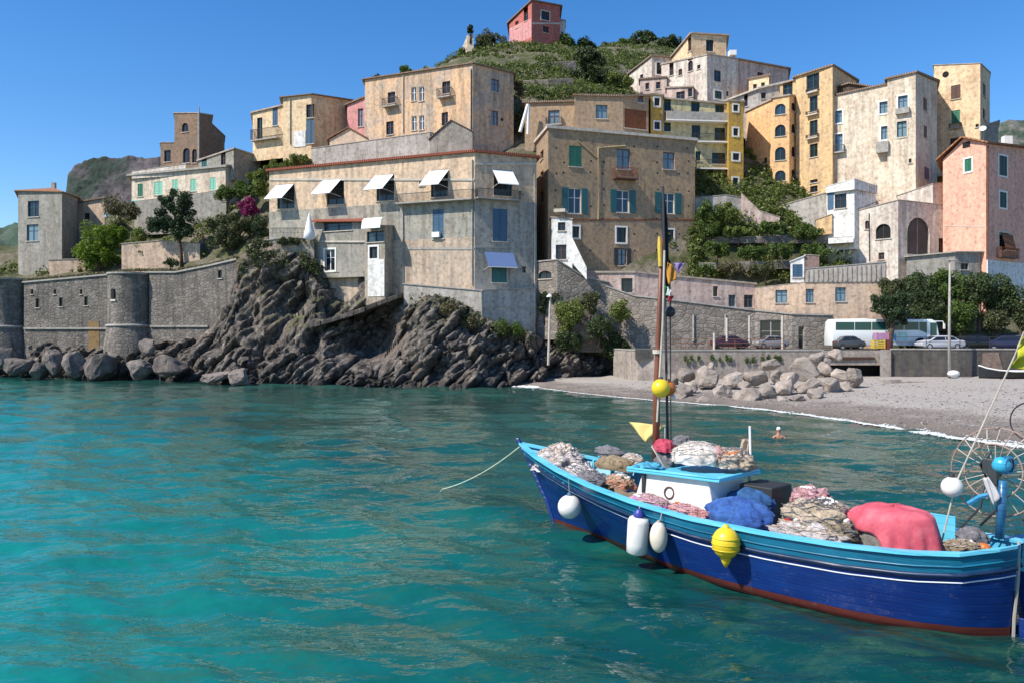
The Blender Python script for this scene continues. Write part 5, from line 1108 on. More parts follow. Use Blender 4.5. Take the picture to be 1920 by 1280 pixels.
# railings
def railing(label, pts, z0, h, step, mat='iron', rails=(1.0, .55), post=.035):
    t = thing('road_railing', (Xp(*pts[0]), pts[0][1], z0), label, 'railing'); q = [Vector((Xp(a, b), b, z0)) for a, b in pts]
    for a, b in zip(q, q[1:]):
        n = int((b - a).length / step)
        for k in range(n + 1):
            p = a.lerp(b, k / max(1, n)); mb = MB(); mb.tube([p, p + Vector((0, 0, h))], post, 5, True); mb.build('post', M[mat], t)
        mb = MB()
        for r_ in rails: mb.tube([a + Vector((0, 0, h * r_)), b + Vector((0, 0, h * r_))], .028, 5)
        mb.build('rail', M[mat], t)
railing('thin iron railing along the road above the dark quay wall', [(1674, 82.6), (1800, 81.9), (2080, 81.3)], 4.14, 1.15, 2.6)
railing('rusty double railing along the road above the pinkish quay wall', [(1240, 84.8), (1470, 84.6)], 3.99, 1.1, 2.2, 'rust', (1.0, .6, .25))
for x, y0, y1, Y, lb in ((1339, 624, 662, 84.5, 'short pale post on the quay above the left end of the block heap'), (1363, 596, 640, 86.5, 'taller pale post behind the quay railing'), (1467, 592, 658, 87, 'tall pale post at the end of the rubble wall'), (1405, 592, 655, 89.6, 'thin grey post against the rubble wall corner')):
    mb = MB(); mb.tube([P(x, y1, Y), P(x, y0, Y)], .13, 6); o = mb.build('post', M['pale']); tag(o, lb, 'post')
t = thing('lamp_post', P(1780, 712, 79.5), 'tall grey lamp post standing on the beach in front of the dark quay wall', 'lamp post')
mb = MB(); mb.tube([P(1780, 716, 79.5), P(1780, 600, 79.5), P(1781, 488, 79.5)], [.17, .13, .09], 8); mb.build('pole', M['grey'], t, smooth=True)
mb = MB(); mb.box(P(1783, 488, 79.5), (.9, .3, .16)); mb.build('lamp_head', M['grey'], t, bevel=.03)
t = thing('harbour_lamp', P(1030, 680, 90), 'white pole with a bracket lamp on the rocks beside the seafront house', 'lamp post')
mb = MB(); mb.tube([P(1028, 684, 89.5), P(1031, 575, 89.5), P(1033, 552, 89.5)], [.14, .11, .08], 8); mb.build('pole', M['pale'], t)
mb = MB(); mb.lathe(P(1030, 557, 89.4), [(.05, .35), (.3, .1), (.34, 0), (.01, 0)], 10); mb.build('lamp_head', M['white'], t)

def wheel(parent, x, y, r=.32, w=.2, side=1):
    mb = MB(); mb.lathe((x, y - side * w / 2, r), [(r * .6, 0), (r, .0), (r * 1.0, w), (r * .6, w)], 18, axis=(0, side, 0)); tr = mb.build('tyre', simple('rubber', (.02, .02, .02), .9), parent, local=True)
    mb = MB(); mb.lathe((x, y - side * w / 2, r), [(.01, w * .9), (r * .55, w * .98), (r * .62, w * .9), (r * .62, .02), (.01, .02)], 14, axis=(0, side, 0)); mb.build('rim', simple('alloy', (.4, .4, .42), .35, .05), tr, local=True)
def car(px, pyb, Y, label, color, L=4.2, H=1.5, rz=0, zroad=None, rough=.25):
    """side profile lofted across the width with tumblehome, cut glass panes, wheels, lamps"""
    x = Xp(px, Y); t = thing('parked_car', (x, Y, zroad if zroad is not None else QZ), label, 'car', 'cars parked along the road', rz)
    h = H; pr = [(-L/2, .38), (-L/2, .72), (-L/2+.12, .92), (-L*.36, 1.0), (-L*.24, h-.08), (-L*.12, h), (L*.08, h), (L*.17, h-.08), (L*.30, .98), (L*.44, .86), (L/2-.02, .68), (L/2, .38), (L*.42, .22), (-L*.42, .22)]
    hw = lambda z: .84 - max(0, z - .9) * .32
    mb = MB(); n = len(pr); vs = [(a, -hw(z), z) for a, z in pr] + [(a, hw(z), z) for a, z in pr]
    mb.add(vs, [tuple(range(n)), tuple(range(2*n-1, n-1, -1))] + [(i, (i+1) % n, n+(i+1) % n, n+i) for i in range(n)])
    m = glassy('car_paint_%s' % '_'.join('%02d' % int(v*99) for v in color), color, rough); mb.build('body', m, t, local=True, bevel=.05, smooth=True)
    gl = M['glass']
    for sd in (-1, 1):
        for x0, x1, x2, x3 in ((-L*.33, -L*.225, -L*.06, -L*.06), (-L*.04, -L*.04, L*.135, L*.25)):
            mb = MB(); z0, z1 = .99, h - .12; y0, y1 = sd * (hw(z0) + .006), sd * (hw(z1) + .006); mb.hexa([(x0, y0, z0), (x3, y0, z0), (x3, y0 - sd * .02, z0), (x0, y0 - sd * .02, z0), (x1, y1, z1), (x2, y1, z1), (x2, y1 - sd * .02, z1), (x1, y1 - sd * .02, z1)]); mb.build('side_window', gl, t, local=True)
        for wx in (-L*.31, L*.31): wheel(t, wx, sd * .74, .31, .2, sd)
        mb = MB(); mb.box((L/2 - .06, sd * .62, .66), (.14, .3, .14)); mb.build('headlight', simple('lamp_lens', (.7, .7, .68), .2, .05), t, local=True, bevel=.02)
        mb = MB(); mb.box((-L/2 + .03, sd * .66, .78), (.1, .22, .14)); mb.build('tail_light', simple('red_lens', (.3, .02, .02), .3), t, local=True, bevel=.02)
    for xa, za, xb, zb in ((L*.175, h-.1, L*.29, 1.0), (-L*.245, h-.1, -L*.345, 1.02)):
        mb = MB(); d = .02 if xb > xa else -.02; mb.hexa([(xb, -.68, zb), (xb, .68, zb), (xb + d, .68, zb + .02), (xb + d, -.68, zb + .02), (xa, -.6, za), (xa, .6, za), (xa + d, .6, za + .02), (xa + d, -.6, za + .02)]); mb.build('windscreen', gl, t, local=True)
    return t
car(1592, 652, 85.6, 'small dark grey hatchback parked in front of the left end of the coach', (.05, .055, .06), 3.0, 1.42, rz=R(-4))
car(1762, 655, 85.4, 'silver car parked between the coach front and the tall lamp post', (.45, .46, .5), 4.6, 1.45, rz=R(178))
car(1828, 655, 85.8, 'black estate car behind the railing, right of the silver car', (.012, .012, .015), 4.6, 1.5, rz=R(2))
car(1888, 655, 85.2, 'dark navy car parked at an angle near the right edge', (.02, .022, .06), 4.4, 1.45, rz=R(160))
car(1925, 655, 87.4, 'blue grey car half hidden behind the navy one at the right edge', (.12, .15, .22), 4.2, 1.5, rz=R(5))
car(1368, 655, 88.5, 'dark maroon car in the shade against the rubble wall', (.05, .02, .03), 4.0, 1.45, rz=R(3))
car(1445, 655, 88.9, 'grey car under the opening in the rubble wall', (.2, .2, .21), 3.6, 1.45, rz=R(184))
# coach
t = thing('tour_bus', (Xp(1652, 88.3), 88.3, QZ), 'long white coach with teal tinted windows parked facing right on the road', 'bus', rz=R(-1))
L, W_, H = 11.6, 2.5, 3.3; x0 = -L/2; x1 = L/2
mb = MB(); pr = [(x0, .35), (x0, 1.6), (x0+.12, H-.35), (x0+.4, H-.05), (x0+3.6, H), (x0+4.0, H-.08), (x1-.9, H-.08), (x1-.35, H-.3), (x1-.05, 1.5), (x1, .9), (x1, .35)]
n = len(pr); vs = [(a, -W_/2, z) for a, z in pr] + [(a, W_/2, z) for a, z in pr]; mb.add(vs, [tuple(range(n)), tuple(range(2*n-1, n-1, -1))] + [(i, (i+1) % n, n+(i+1) % n, n+i) for i in range(n)])
mb.build('body', glassy('coach_white', (.72, .75, .74), .3), t, local=True, bevel=.09, smooth=True)
tg = glassy('tinted_teal_glass', (.012, .07, .065), .12)
def bw(xa, xb, za, zb_, cut=0):
    mb = MB(); y = -W_/2 - .012; mb.hexa([(xa, y, za), (xb, y, za - cut), (xb, y + .03, za - cut), (xa, y + .03, za), (xa, y, zb_), (xb, y, zb_), (xb, y + .03, zb_), (xa, y + .03, zb_)]); mb.build('window', tg, t, local=True)
for a, b_ in ((x0+.35, x0+2.35), (x0+2.42, x0+4.2), (x0+4.27, x0+6.0), (x0+6.07, x0+7.7), (x0+7.77, x0+9.3)): bw(a, b_, 2.05, 2.92)
bw(x0+9.37, x0+10.2, 2.05, 2.92, .35); bw(x0+10.55, x1-.35, 1.2, 2.85)
mb = MB(); mb.hexa([(x1+.0, -1.15, 1.35), (x1+.0, 1.15, 1.35), (x1+.03, 1.15, 1.35), (x1+.03, -1.15, 1.35), (x1-.3, -1.1, 2.9), (x1-.3, 1.1, 2.9), (x1-.27, 1.1, 2.9), (x1-.27, -1.1, 2.9)]); mb.build('windscreen', tg, t, local=True)
mb = MB(); mb.box((x0+5.6, -W_/2-.008, 1.25), (2.6, .02, .75)); mb.build('blue_panel', simple('coach_blue', (.16, .36, .62), .4, .3, 2), t, local=True)
mb = MB(); mb.box((x0+7.6, -W_/2-.008, 1.35), (1.0, .02, .9)); mb.build('green_panel', simple('coach_mint', (.4, .65, .6), .4, .2, 2), t, local=True)
for wx in (x0+2.6, x1-2.1):
    mb = MB(); mb.lathe((wx, -W_/2-.01, .55), [(.01, 0), (.66, 0), (.66, -.3), (.01, -.3)], 20, axis=(0, -1, 0)); mb.build('wheel_arch', M['black'], t, local=True)
    wheel(t, wx, -W_/2+.06, .5, .32, -1); wheel(t, wx, W_/2-.1, .5, .3, 1)
mb = MB(); mb.tube([(x1-.4, -1.1, 3.0), (x1+.35, -1.15, 3.0), (x1+.45, -1.2, 2.7)], .06, 6); mb.box((x1+.47, -1.2, 2.45), (.14, .22, .55)); mb.build('mirror', simple('coach_white_trim', (.75, .75, .75), .4, .05), t, local=True)
for z in (1.0, .7): mb = MB(); mb.box((x0 + .6, -W_/2-.01, z-.25), (.9, .02, .1)); mb.build('trim_strip', M['grey'], t, local=True)
# boxes by the pine
for x, y, s, c, lb in ((1646, 645, (1.1, .8, .9), (.55, .38, .05), 'yellow crate left of the pine trunk'), (1658, 646, (.8, .7, 1.0), (.16, .03, .03), 'dark red crate against the pine trunk'), (1652, 630, (1.2, .7, .7), (.5, .2, .32), 'pink bundle lying on the crates by the pine trunk')):
    t = thing('crate' if 'crate' in lb else 'bundle', P(x, y, 84.2), lb, 'crate' if 'crate' in lb else 'bundle'); m = simple('crate_%d' % x, c, .7, .2)
    if 'crate' in lb:
        c0 = Vector((0, 0, 0)); mb = MB(); w, d, h = s; 
        for k in range(4): mb.box((0, 0, -h/2 + h*(k+.5)/4), (w, d, h/4-.05))
        mb.build('slats', m, t, local=True)
        for a in (-1, 1):
            for b_ in (-1, 1): mb = MB(); mb.box((a*(w/2), b_*(d/2), 0), (.08, .08, h+.05)); mb.build('corner_post', m, t, local=True)
    else: mb = MB(); mb.ball((0, 0, 0), .5, 16, (1.3, .8, .7)); mb.build('cloth', m, t, local=True, smooth=True)
# beached boat at the right edge
t = thing('beached_boat', (Xp(1905, 78.5), 78.5, 1.15), 'black hulled boat with a white gunwale pulled up on the beach at the right edge', 'boat', rz=R(172))
V = []; mb = MB(); st = [(-2.6, .75, .95), (-1.2, .95, .82), (.4, .98, .8), (1.8, .75, .9), (2.8, .35, 1.1), (3.4, .03, 1.35)]
for xx, bb, zz in st: V += [(xx, -bb, zz), (xx, -bb*.75, .25), (xx, 0, 0), (xx, bb*.75, .25), (xx, bb, zz), (xx, bb*.85, zz-.02), (xx, 0, .22), (xx, -bb*.85, zz-.02)]
fs = []
for i in range(5):
    for k in range(8): fs.append((i*8+k, i*8+(k+1) % 8, (i+1)*8+(k+1) % 8, (i+1)*8+k))
mb.add(V, fs + [tuple(range(8)), tuple(40+k for k in range(8))]); mb.build('hull', simple('black_hull', (.015, .017, .02), .4), t, local=True, smooth=False)
for sd in (-1, 1):
    mb = MB(); mb.tube([(xx, sd*bb, zz+.03) for xx, bb, zz in st], .07, 6); mb.build('gunwale', M['white'], t, local=True)
for x, y, s_, lb in ((1788, 700, .55, 'white buoy lying on the beach at the foot of the lamp post'), (1796, 711, .4, 'small white bag on the beach right of the lamp post'), (1815, 714, .35, 'flat white scrap on the beach right of the lamp post')):
    mb = MB(); c = P(x, y, 79.0); mb.ball(c, s_, 14, (1.1, .8, .62)); o = mb.build('washed_up_float', M['white'], smooth=True); tag(o, lb, 'float')
# ---------------------------------------------------------------- the blue fishing boat
BO = Vector((9.06, 14.46, 0)); BA = math.atan2(23.1 - 14.46, 1.23 - 9.06); bc, bs = math.cos(BA), math.sin(BA)
def bl(px, py, ly):
    """point of the boat's own frame (x to the bow, y to port) seen at a pixel, on the plane y = ly"""
    dx = (px - 960) / F; s = (ly - BO.x * bs + BO.y * bc) / (-dx * bs + bc); X, Y = dx * s, s
    return Vector(((X - BO.x) * bc + (Y - BO.y) * bs, ly, CH + (630 - py) / F * s))
def bw_(v): return Vector((BO.x + v[0] * bc - v[1] * bs, BO.y + v[0] * bs + v[1] * bc, v[2]))
boat = thing('fishing_boat', BO, 'blue wooden fishing boat with light blue rail and red bottom, laden with nets', 'boat', rz=BA)
TB = [(0, .12, 1.62, .03), (.012, .5, 1.6, .2), (.05, 1.0, 1.5, .62), (.11, 1.27, 1.42, 1.0), (.2, 1.47, 1.36, 1.28), (.32, 1.6, 1.33, 1.4), (.45, 1.68, 1.35, 1.4), (.57, 1.7, 1.47, 1.2), (.69, 1.5, 1.62, .75), (.8, 1.15, 1.78, .38), (.9, .68, 1.95, .17), (.96, .32, 2.06, .07), (1, .04, 2.15, .02)]
def hp(s, z, side=1, inset=0):
    Bg, zg, Bw = interp(TB, s); xg = -.12 + s * 13.22; xl = .05 + s * 11.6
    if z >= 0: t = min(1.05, z / zg); b = Bw + (Bg - Bw) * t ** .75; x = xl + (xg - xl) * t ** (1.25 if s > .5 else 1)
    else: b = Bw * max(0, 1 + z / .62) ** .5; x = xl - s * z * -1.2
    return Vector((x, side * max(.012, b - inset), z))
SS = sorted(set(list(np.linspace(0, .1, 9)) + list(np.linspace(.1, .85, 34)) + list(np.linspace(.85, 1, 14))))
def shell(name, zf, mat, inset=0, parent=boat, smooth=True):
    mb = MB()
    for sd in (1, -1):
        V = []; 
        for s in SS:
            zg = interp(TB, s)[1]
            for z in zf(zg): V.append(hp(s, z, sd, inset))
        k = len(zf(1.5)); mb.add(V, [tuple(int(a) for a in f_) for f_ in grid_faces(len(SS), k)])
    return mb.build(name, mat, parent, local=True, smooth=smooth)
def paint(nm, c, c2, rough=.3):
    m, nt, b, o = mats_new(nm); v = coords(nt, (.6, 1, 2.5)); f = noise_n(nt, v, 1.4, 6, .65)
    nt.links.new(mix(nt, ramp(nt, f, [(.42, 0), (.7, 1)]), c, c2), b.inputs['Base Color']); b.inputs['Roughness'].default_value = rough; 
    w = N(nt, 'ShaderNodeTexWave', wave_type='BANDS', bands_direction='Z'); w.inputs['Scale'].default_value = 1.35; w.inputs['Distortion'].default_value = .5; w.inputs['Detail'].default_value = 3; nt.links.new(coords(nt, (.12, .12, 1.6)), w.inputs['Vector'])
    seam = ramp(nt, w.outputs['Fac'], [(0, 0), (.06, 1)])
    col_in = b.inputs['Base Color'].links[0].from_socket
    wear = ramp(nt, noise_n(nt, coords(nt, (1.2, 1.2, 2.2)), 2.2, 9, .78), [(.60, 0), (.68, .55)])
    cc = mix(nt, wear, col_in, tuple(min(.7, x * .55 + .10) for x in c2)); cc = mix(nt, 1, cc, ramp(nt, seam, [(0, .8), (1, 1)]), 'MULTIPLY')
    drip = ramp(nt, noise_n(nt, coords(nt, (3.2, 3.2, .25)), 1, 5, .6), [(.62, 0), (.74, .4)]); cc = mix(nt, drip, cc, (.10, .07, .05))
    nt.links.new(cc, b.inputs['Base Color']); nt.links.new(ramp(nt, wear, [(0, rough), (1, .75)]), b.inputs['Roughness'])
    bump(nt, b, mix(nt, .5, seam, noise_n(nt, coords(nt, (.4, 1, 3)), 3, 5)), .22, .03); return m
HB = paint('hull_blue', (.004, .022, .135), (.006, .038, .19)); HT = paint('sheer_teal', (.008, .11, .20), (.012, .17, .28)); HR = paint('antifouling_red', (.09, .014, .01), (.14, .03, .02), .5)
HC = paint('rail_light_blue', (.10, .50, .70), (.16, .58, .76), .4); HI = paint('inside_blue', (.07, .34, .52), (.09, .42, .6), .5); HW = paint('line_white', (.6, .65, .75), (.7, .72, .76), .5); HN = paint('rubbing_navy', (.004, .018, .06), (.01, .03, .09), .4)
shell('hull_bottom', lambda g: [-.6, -.45, -.2, 0, .08, .15], HR)
shell('hull_side', lambda g: [.15, .4, .65, g - .62, g - .5, g - .36], HB)
shell('sheer_strake', lambda g: [g - .36, g - .24, g - .1, g], HT)
shell('bulwark_lining', lambda g: [g - .0, g - .2, g - .5, g - .8], HI, .07)
def run(name, dz, r, mat, out=0, s0=0, s1=1, parent=boat):
    mb = MB()
    for sd in (1, -1):
        pts = []
        for s in SS:
            if s0 <= s <= s1: p = hp(s, interp(TB, s)[1] + dz, sd); p.y += sd * out; pts.append(p)
        mb.tube(pts, r, 6)
    return mb.build(name, mat, parent, local=True, smooth=True)
run('rubbing_strake', -.36, .045, HN, .02); run('white_line', -.5, .014, HW, .005); run('batten', -.2, .018, HT, .008)
mb = MB()
for sd in (1, -1):
    V = []
    for s in SS:
        p = hp(s, interp(TB, s)[1], sd); q = p.copy(); i_ = Vector((p.x, max(0.0, abs(p.y) - .17) * sd, p.z))
        V += [q + Vector((0, sd * .05, .0)), q + Vector((0, sd * .05, .055)), i_ + Vector((0, 0, .055)), i_]
    mb.add(V, [(i * 4 + k, i * 4 + (k + 1) % 4, (i + 1) * 4 + (k + 1) % 4, (i + 1) * 4 + k) for i in range(len(SS) - 1) for k in range(4)])
mb.build('cap_rail', HC, boat, local=True)
mb = MB(); mb.tube([(-.1, .02, 1.72), (-.08, .02, 1.0), (-.02, .02, .3), (.0, .02, -.5)], .03, 6); mb.build('stern_post', M['grey'], boat, local=True)
mb = MB(); mb.tube([hp(1, 2.3 - .1) + Vector((.05, 0, .12)), hp(1, 1.4), hp(1, .6), hp(1, 0), hp(.995, -.4)], .06, 6); mb.build('stem_post', HB, boat, local=True)
mb = MB(); mb.box((-.2, 0, -.1), (.22, .06, .9)); mb.build('rudder', HB, boat, local=True, bevel=.02)
# deck planks
dk = plaster('deck_wood', (.30, .22, .14), (.22, .2, .17), amt=.3, scale=1.2)
for k in range(9):
    y = -1.44 + k * .36; mb = MB(); pts = [s for s in SS if abs(hp(s, 1.0).y) > abs(y) + .27 and s < .93]
    if len(pts) < 3: continue
    V = []
    for s in pts: x = hp(s, 1.0).x; z = 1.0 + max(0, s - .68) * 1.9; V += [(x, y - .17, z), (x, y + .17, z), (x, y + .17, z - .04), (x, y - .17, z - .04)]
    mb.add(V, [(i * 4 + q, i * 4 + (q + 1) % 4, (i + 1) * 4 + (q + 1) % 4, (i + 1) * 4 + q) for i in range(len(pts) - 1) for q in range(4)]); mb.build('deck_plank', dk, boat, local=True)
for s in (.76, .8, .84, .88):
    for sd in (-1, 1): mb = MB(); p = hp(s, interp(TB, s)[1] - .18, sd, .12); mb.box(p, (.07, .1, .36)); mb.build('rib', HC, boat, local=True)
mb = MB(); p = bl(1133, 838, -1.45); mb.box((p.x, -1.3, 1.95), (.14, .14, .42)); mb.build('bollard', HC, boat, local=True, bevel=.02)
# cabin
mb = MB(); mb.hexa([(5.75, -.9, .95), (8.35, -.8, .95), (8.35, .62, .95), (5.75, .72, .95), (6.05, -.85, 2.08), (8.05, -.72, 2.0), (8.05, .52, 2.0), (6.05, .62, 2.08)]); cb = mb.build('cabin', simple('cabin_white', (.70, .68, .66), .5, .12, 1.5), boat, local=True, bevel=.03)
mb = MB(); mb.lathe((7.15, .60, 1.62), [(.01, -.03), (.12, -.03), (.12, .03)], 14, axis=(0, 1, .09)); mb.build('porthole_glass', M['glass'], cb, local=True)
mb = MB(); mb.lathe((7.15, .60, 1.62), [(.12, -.02), (.155, -.02), (.155, .035), (.12, .035)], 14, axis=(0, 1, .09)); mb.build('porthole_ring', M['brownp'], cb, local=True)
mb = MB(); mb.hexa([(5.65, -1.0, 2.08), (8.45, -.85, 1.98), (8.45, .66, 1.98), (5.65, .78, 2.08), (5.65, -1.0, 2.15), (8.45, -.85, 2.05), (8.45, .66, 2.05), (5.65, .78, 2.15)]); rf = mb.build('cabin_roof', HC, boat, local=True, bevel=.02)
mb = MB()
for a, b_ in (((5.68, .76, 2.17), (8.43, .64, 2.07)), ((8.43, .64, 2.07), (8.43, -.83, 2.07)), ((8.43, -.83, 2.07), (5.68, -.98, 2.17)), ((5.68, -.98, 2.17), (5.68, .76, 2.17))): mb.tube([a, b_], .035, 6)
mb.build('roof_rim', HC, rf, local=True, smooth=True)
mb = MB(); mb.box((7.95, .56, 1.75), (.08, .12, .5)); mb.build('cabin_bracket', M['iron'], cb, local=True)
mb = MB(); mb.box((5.3, -.62, 1.45), (.85, .9, 1.0)); mb.build('opening_shade_box', simple('opening_shade_black', (.02, .022, .025), .6), boat, local=True, bevel=.03)  # dark box painted in for the shade of the wheelhouse opening
p0, p1, p2, p3 = bl(1203, 836, -.1), bl(1222, 836, -.1), bl(1252, 886, .1), bl(1206, 880, .1)
mb = MB(); o_ = Vector((0, .0, 0)); e_ = Vector((0, -.9, 0)); q = Vector((.03, 0, 0)); mb.hexa([p2, p2 + e_, p2 + e_ + q, p2 + q, p1, p1 + e_, p1 + e_ + q, p1 + q]); mb.build('windscreen', glassy('old_glass', (.16, .2, .22), .15), boat, local=True)
mb = MB(); mb.tube([p2, p1], .022, 6); mb.tube([p2 + e_, p1 + e_], .022, 6); mb.tube([p1, p1 + e_], .022, 6); mb.build('windscreen_frame', M['grey'], boat, local=True)
# mast
mred = simple('mast_varnish', (.17, .055, .028), .5, .3, 2); ma = bl(1229, 800, -.35); mtop = bl(1241, 448, -.35)
mb = MB(); d = mtop - ma; mb.tube([ma - Vector((0, 0, 1.1)), ma + d * .2, ma + d * .55, mtop], [.1, .09, .065, .045], 12); mst = mb.build('mast', mred, boat, local=True, smooth=True)
mb = MB(); q = bl(1238, 560, -.35); mb.tube([bl(1232, 790, -.25), bl(1243, 600, -.25), bl(1246, 470, -.25)], .028, 6); mb.build('halyard', M['pale'], mst, local=True)
mb = MB(); q = bl(1233, 659, -.35); mb.lathe(q, [(.1, -.05), (.13, -.05), (.13, .05), (.1, .05)], 12); mb.build('mast_band', M['pale'], mst, local=True)
mb = MB(); mb.tube([bl(1238, 500, -.3), bl(1237, 460, -.3), bl(1236, 444, -.3)], [.05, .06, .03], 8); mb.build('mast_head', simple('yellow_tape', (.6, .42, .05), .6), mst, local=True)
def cloth_mesh(pts, mat, name, parent, thick=.012, wob=.04, n=9, local=False):
    """triangular or quad cloth with ripples, given by 3 or 4 corner points"""
    pts = [Vector(p) for p in pts]; 
    if len(pts) == 3: pts = [pts[0], pts[1], pts[2], pts[2]]
    V = []; nn = (pts[1] - pts[0]).cross(pts[3] - pts[0]); nn = nn.normalized()
    for i in range(n + 1):
        for j in range(n + 1):
            u, v = i / n, j / n; p = pts[0].lerp(pts[1], u).lerp(pts[3].lerp(pts[2], u), v); V.append(p + nn * wob * math.sin(u * 9 + v * 4 + pts[0].x * 3))
    mb = MB(); mb.add(V, [tuple(int(a) for a in f_) for f_ in grid_faces(n + 1, n + 1)]); o = mb.build(name, mat, parent, local=local, smooth=True)
    md = o.modifiers.new('thickness', 'SOLIDIFY'); md.thickness = thick; return o
def inboat(name, label, cat, origin, group=None):
    return thing(name, bw_(origin), label, cat, group, rz=BA)
def flagpole(label, bot, top, flags, r=.022, mat='iron', extra=None):
    t = inboat('marker_pole', label, 'marker pole', bot, 'marker poles standing in the boat'); L0 = lambda v: Vector(v) - Vector(bot)
    mb = MB(); mb.tube([L0(bot), L0(top)], r, 6); mb.build('pole', M[mat], t, local=True)
    for pts, m in flags: cloth_mesh([L0(p) for p in pts], m, 'flag', t, local=True)
    return t
gr = simple('flag_green', (.02, .2, .08), .8); wt = M['cloth']; rd = simple('flag_red', (.35, .02, .03), .8); orc = simple('flag_orange', (.55, .25, .03), .8); bk = simple('flag_black', (.012, .012, .016), .9); lil = simple('flag_lilac', (.25, .18, .4), .8)
yl = -.75
flagpole('tall pole with furled black flags rising above the mast', bl(1252, 830, yl), bl(1243, 350, yl), [((bl(1241, 372, yl), bl(1246, 372, yl - .1), bl(1254, 480, yl - .3), bl(1242, 480, yl)), bk), ((bl(1243, 470, yl), bl(1252, 468, yl - .2), bl(1254, 545, yl - .3), bl(1245, 548, yl)), bk)], .035)
t = flagpole('thin pole with orange and green, white and red flags beside the mast', bl(1258, 826, yl - .2), bl(1256, 488, yl - .2), [((bl(1252, 492, yl), bl(1262, 500, yl - .2), bl(1268, 522, yl - .2), bl(1252, 535, yl)), orc), ((bl(1243, 533, yl), bl(1254, 540, yl), bl(1252, 556, yl), bl(1243, 552, yl)), gr), ((bl(1251, 538, yl), bl(1258, 545, yl), bl(1258, 556, yl), bl(1251, 554, yl)), wt), ((bl(1246, 554, yl), bl(1264, 554, yl - .1), bl(1258, 568, yl)), rd), ((bl(1262, 493, yl - .2), bl(1284, 494, yl - .4), bl(1272, 512, yl - .3)), lil)], .018)
def floatball(name, label, c, r, mat, sq=(1, 1, 1), group=None, cat='float', rope=None, tip=None):
    t = inboat(name, label, cat, c, group); mb = MB(); mb.ball((0, 0, 0), r, 28, sq)
    mb.build('body', mat, t, local=True, smooth=True)
    mb = MB(); mb.lathe((0, 0, r * sq[2] * .93), [(r * .28, 0), (r * .2, r * .22), (r * .08, r * .3)], 12); mb.build('eye', tip or M['iron'], t, local=True, smooth=True)
    if rope is not None:
        mb = MB(); q = Vector(rope) - Vector(c); mb.tube([(0, 0, r * sq[2]), q * .5 + Vector((0, 0, r * .5)), q], .014, 5); mb.build('rope', M['grey'], t, local=True)
    return t
yel = simple('yellow_plastic', (.72, .52, .02), .35, .08, 3); orp = simple('orange_plastic', (.5, .14, .02), .4, .1); wpl = simple('white_vinyl', (.72, .71, .68), .4, .08, 3); cream = simple('cream_vinyl', (.66, .60, .48), .45, .1, 3)
floatball('float', 'yellow round float hung on the mast above the beach line', bl(1239, 727, -.2), .24, yel, rope=bl(1236, 700, -.3))
floatball('float', 'orange round float half hidden behind the yellow one on the mast', bl(1253, 727, -.6), .2, orp, rope=bl(1250, 700, -.6))
floatball('float', 'small dark mesh radar ball on the pole beside the mast', bl(1256, 585, yl), .14, M['iron'])
floatball('float', 'small white float on the pole just under the orange float', bl(1262, 744, -.7), .07, wpl)
FG = 'fenders hung over the near side of the boat'
def side_at(px, py): # a point just outside the port side
    y = 1.8
    for _ in range(6):
        p = bl(px, py, y); Bg, zg, Bw = 0, 0, 0
        s = min(1, max(0, (p.x + .1) / 13.1)); z = max(0, p.z); y = hp(s, min(z, interp(TB, s)[1])).y + .26
    return bl(px, py, y)
def rail_at(p):
    s = (p.x + .12) / 13.22; zg = interp(TB, s)[1]; q = hp(s, zg); return Vector((p.x, q.y + .02, zg + .03))
c = side_at(1068, 949); floatball('fender', 'round white fender nearest the bow', c, .31, wpl, (1, 1, 1), FG, 'fender', rail_at(c), M['bluep'])
c = side_at(1235, 1006); floatball('fender', 'cream drop shaped fender beside the white cylinder', c, .2, cream, (1, 1, 1.75), FG, 'fender', rail_at(c), M['grey'])
c = side_at(1361, 1017); t = floatball('fender', 'yellow lemon shaped fender amidships', c, .29, yel, (1, 1, 1.15), FG, 'fender', rail_at(c), yel)
mb = MB(); mb.lathe((0, 0, -.3), [(.12, 0), (.09, -.1), (.03, -.2), (.01, -.21)], 12); mb.build('tip', yel, t, local=True, smooth=True)
for k in range(3): mb = MB(); mb.lathe((0, 0, -.12 + k * .12), [(.278 - abs(k - 1) * .005, -.012), (.302 - abs(k - 1) * .012, 0), (.278, .012)], 28); mb.build('rib', yel, t, local=True, smooth=True)
c = side_at(1196, 1000); t = inboat('fender', 'white cylindrical fender with a blue end beside the cream one', 'fender', c, FG); mb = MB(); ax = Vector((-.12, .06, 1)); mb.lathe((0, 0, 0), [(.02, -.48), (.17, -.47), (.245, -.42), (.25, -.2), (.25, .3), (.22, .38), (.12, .42), (.05, .43)], 24, axis=ax); mb.build('body', wpl, t, local=True, smooth=True)
mb = MB(); mb.lathe(Vector((-.05, .03, .42)), [(.12, -.02), (.14, .06), (.06, .16), (.03, .18)], 14, axis=ax); mb.build('eye', simple('fender_blue', (.04, .05, .28), .4), t, local=True, smooth=True)
mb = MB(); mb.tube([(-.06, .03, .55), rail_at(c) - c], .014, 5); mb.build('rope', M['grey'], t, local=True)
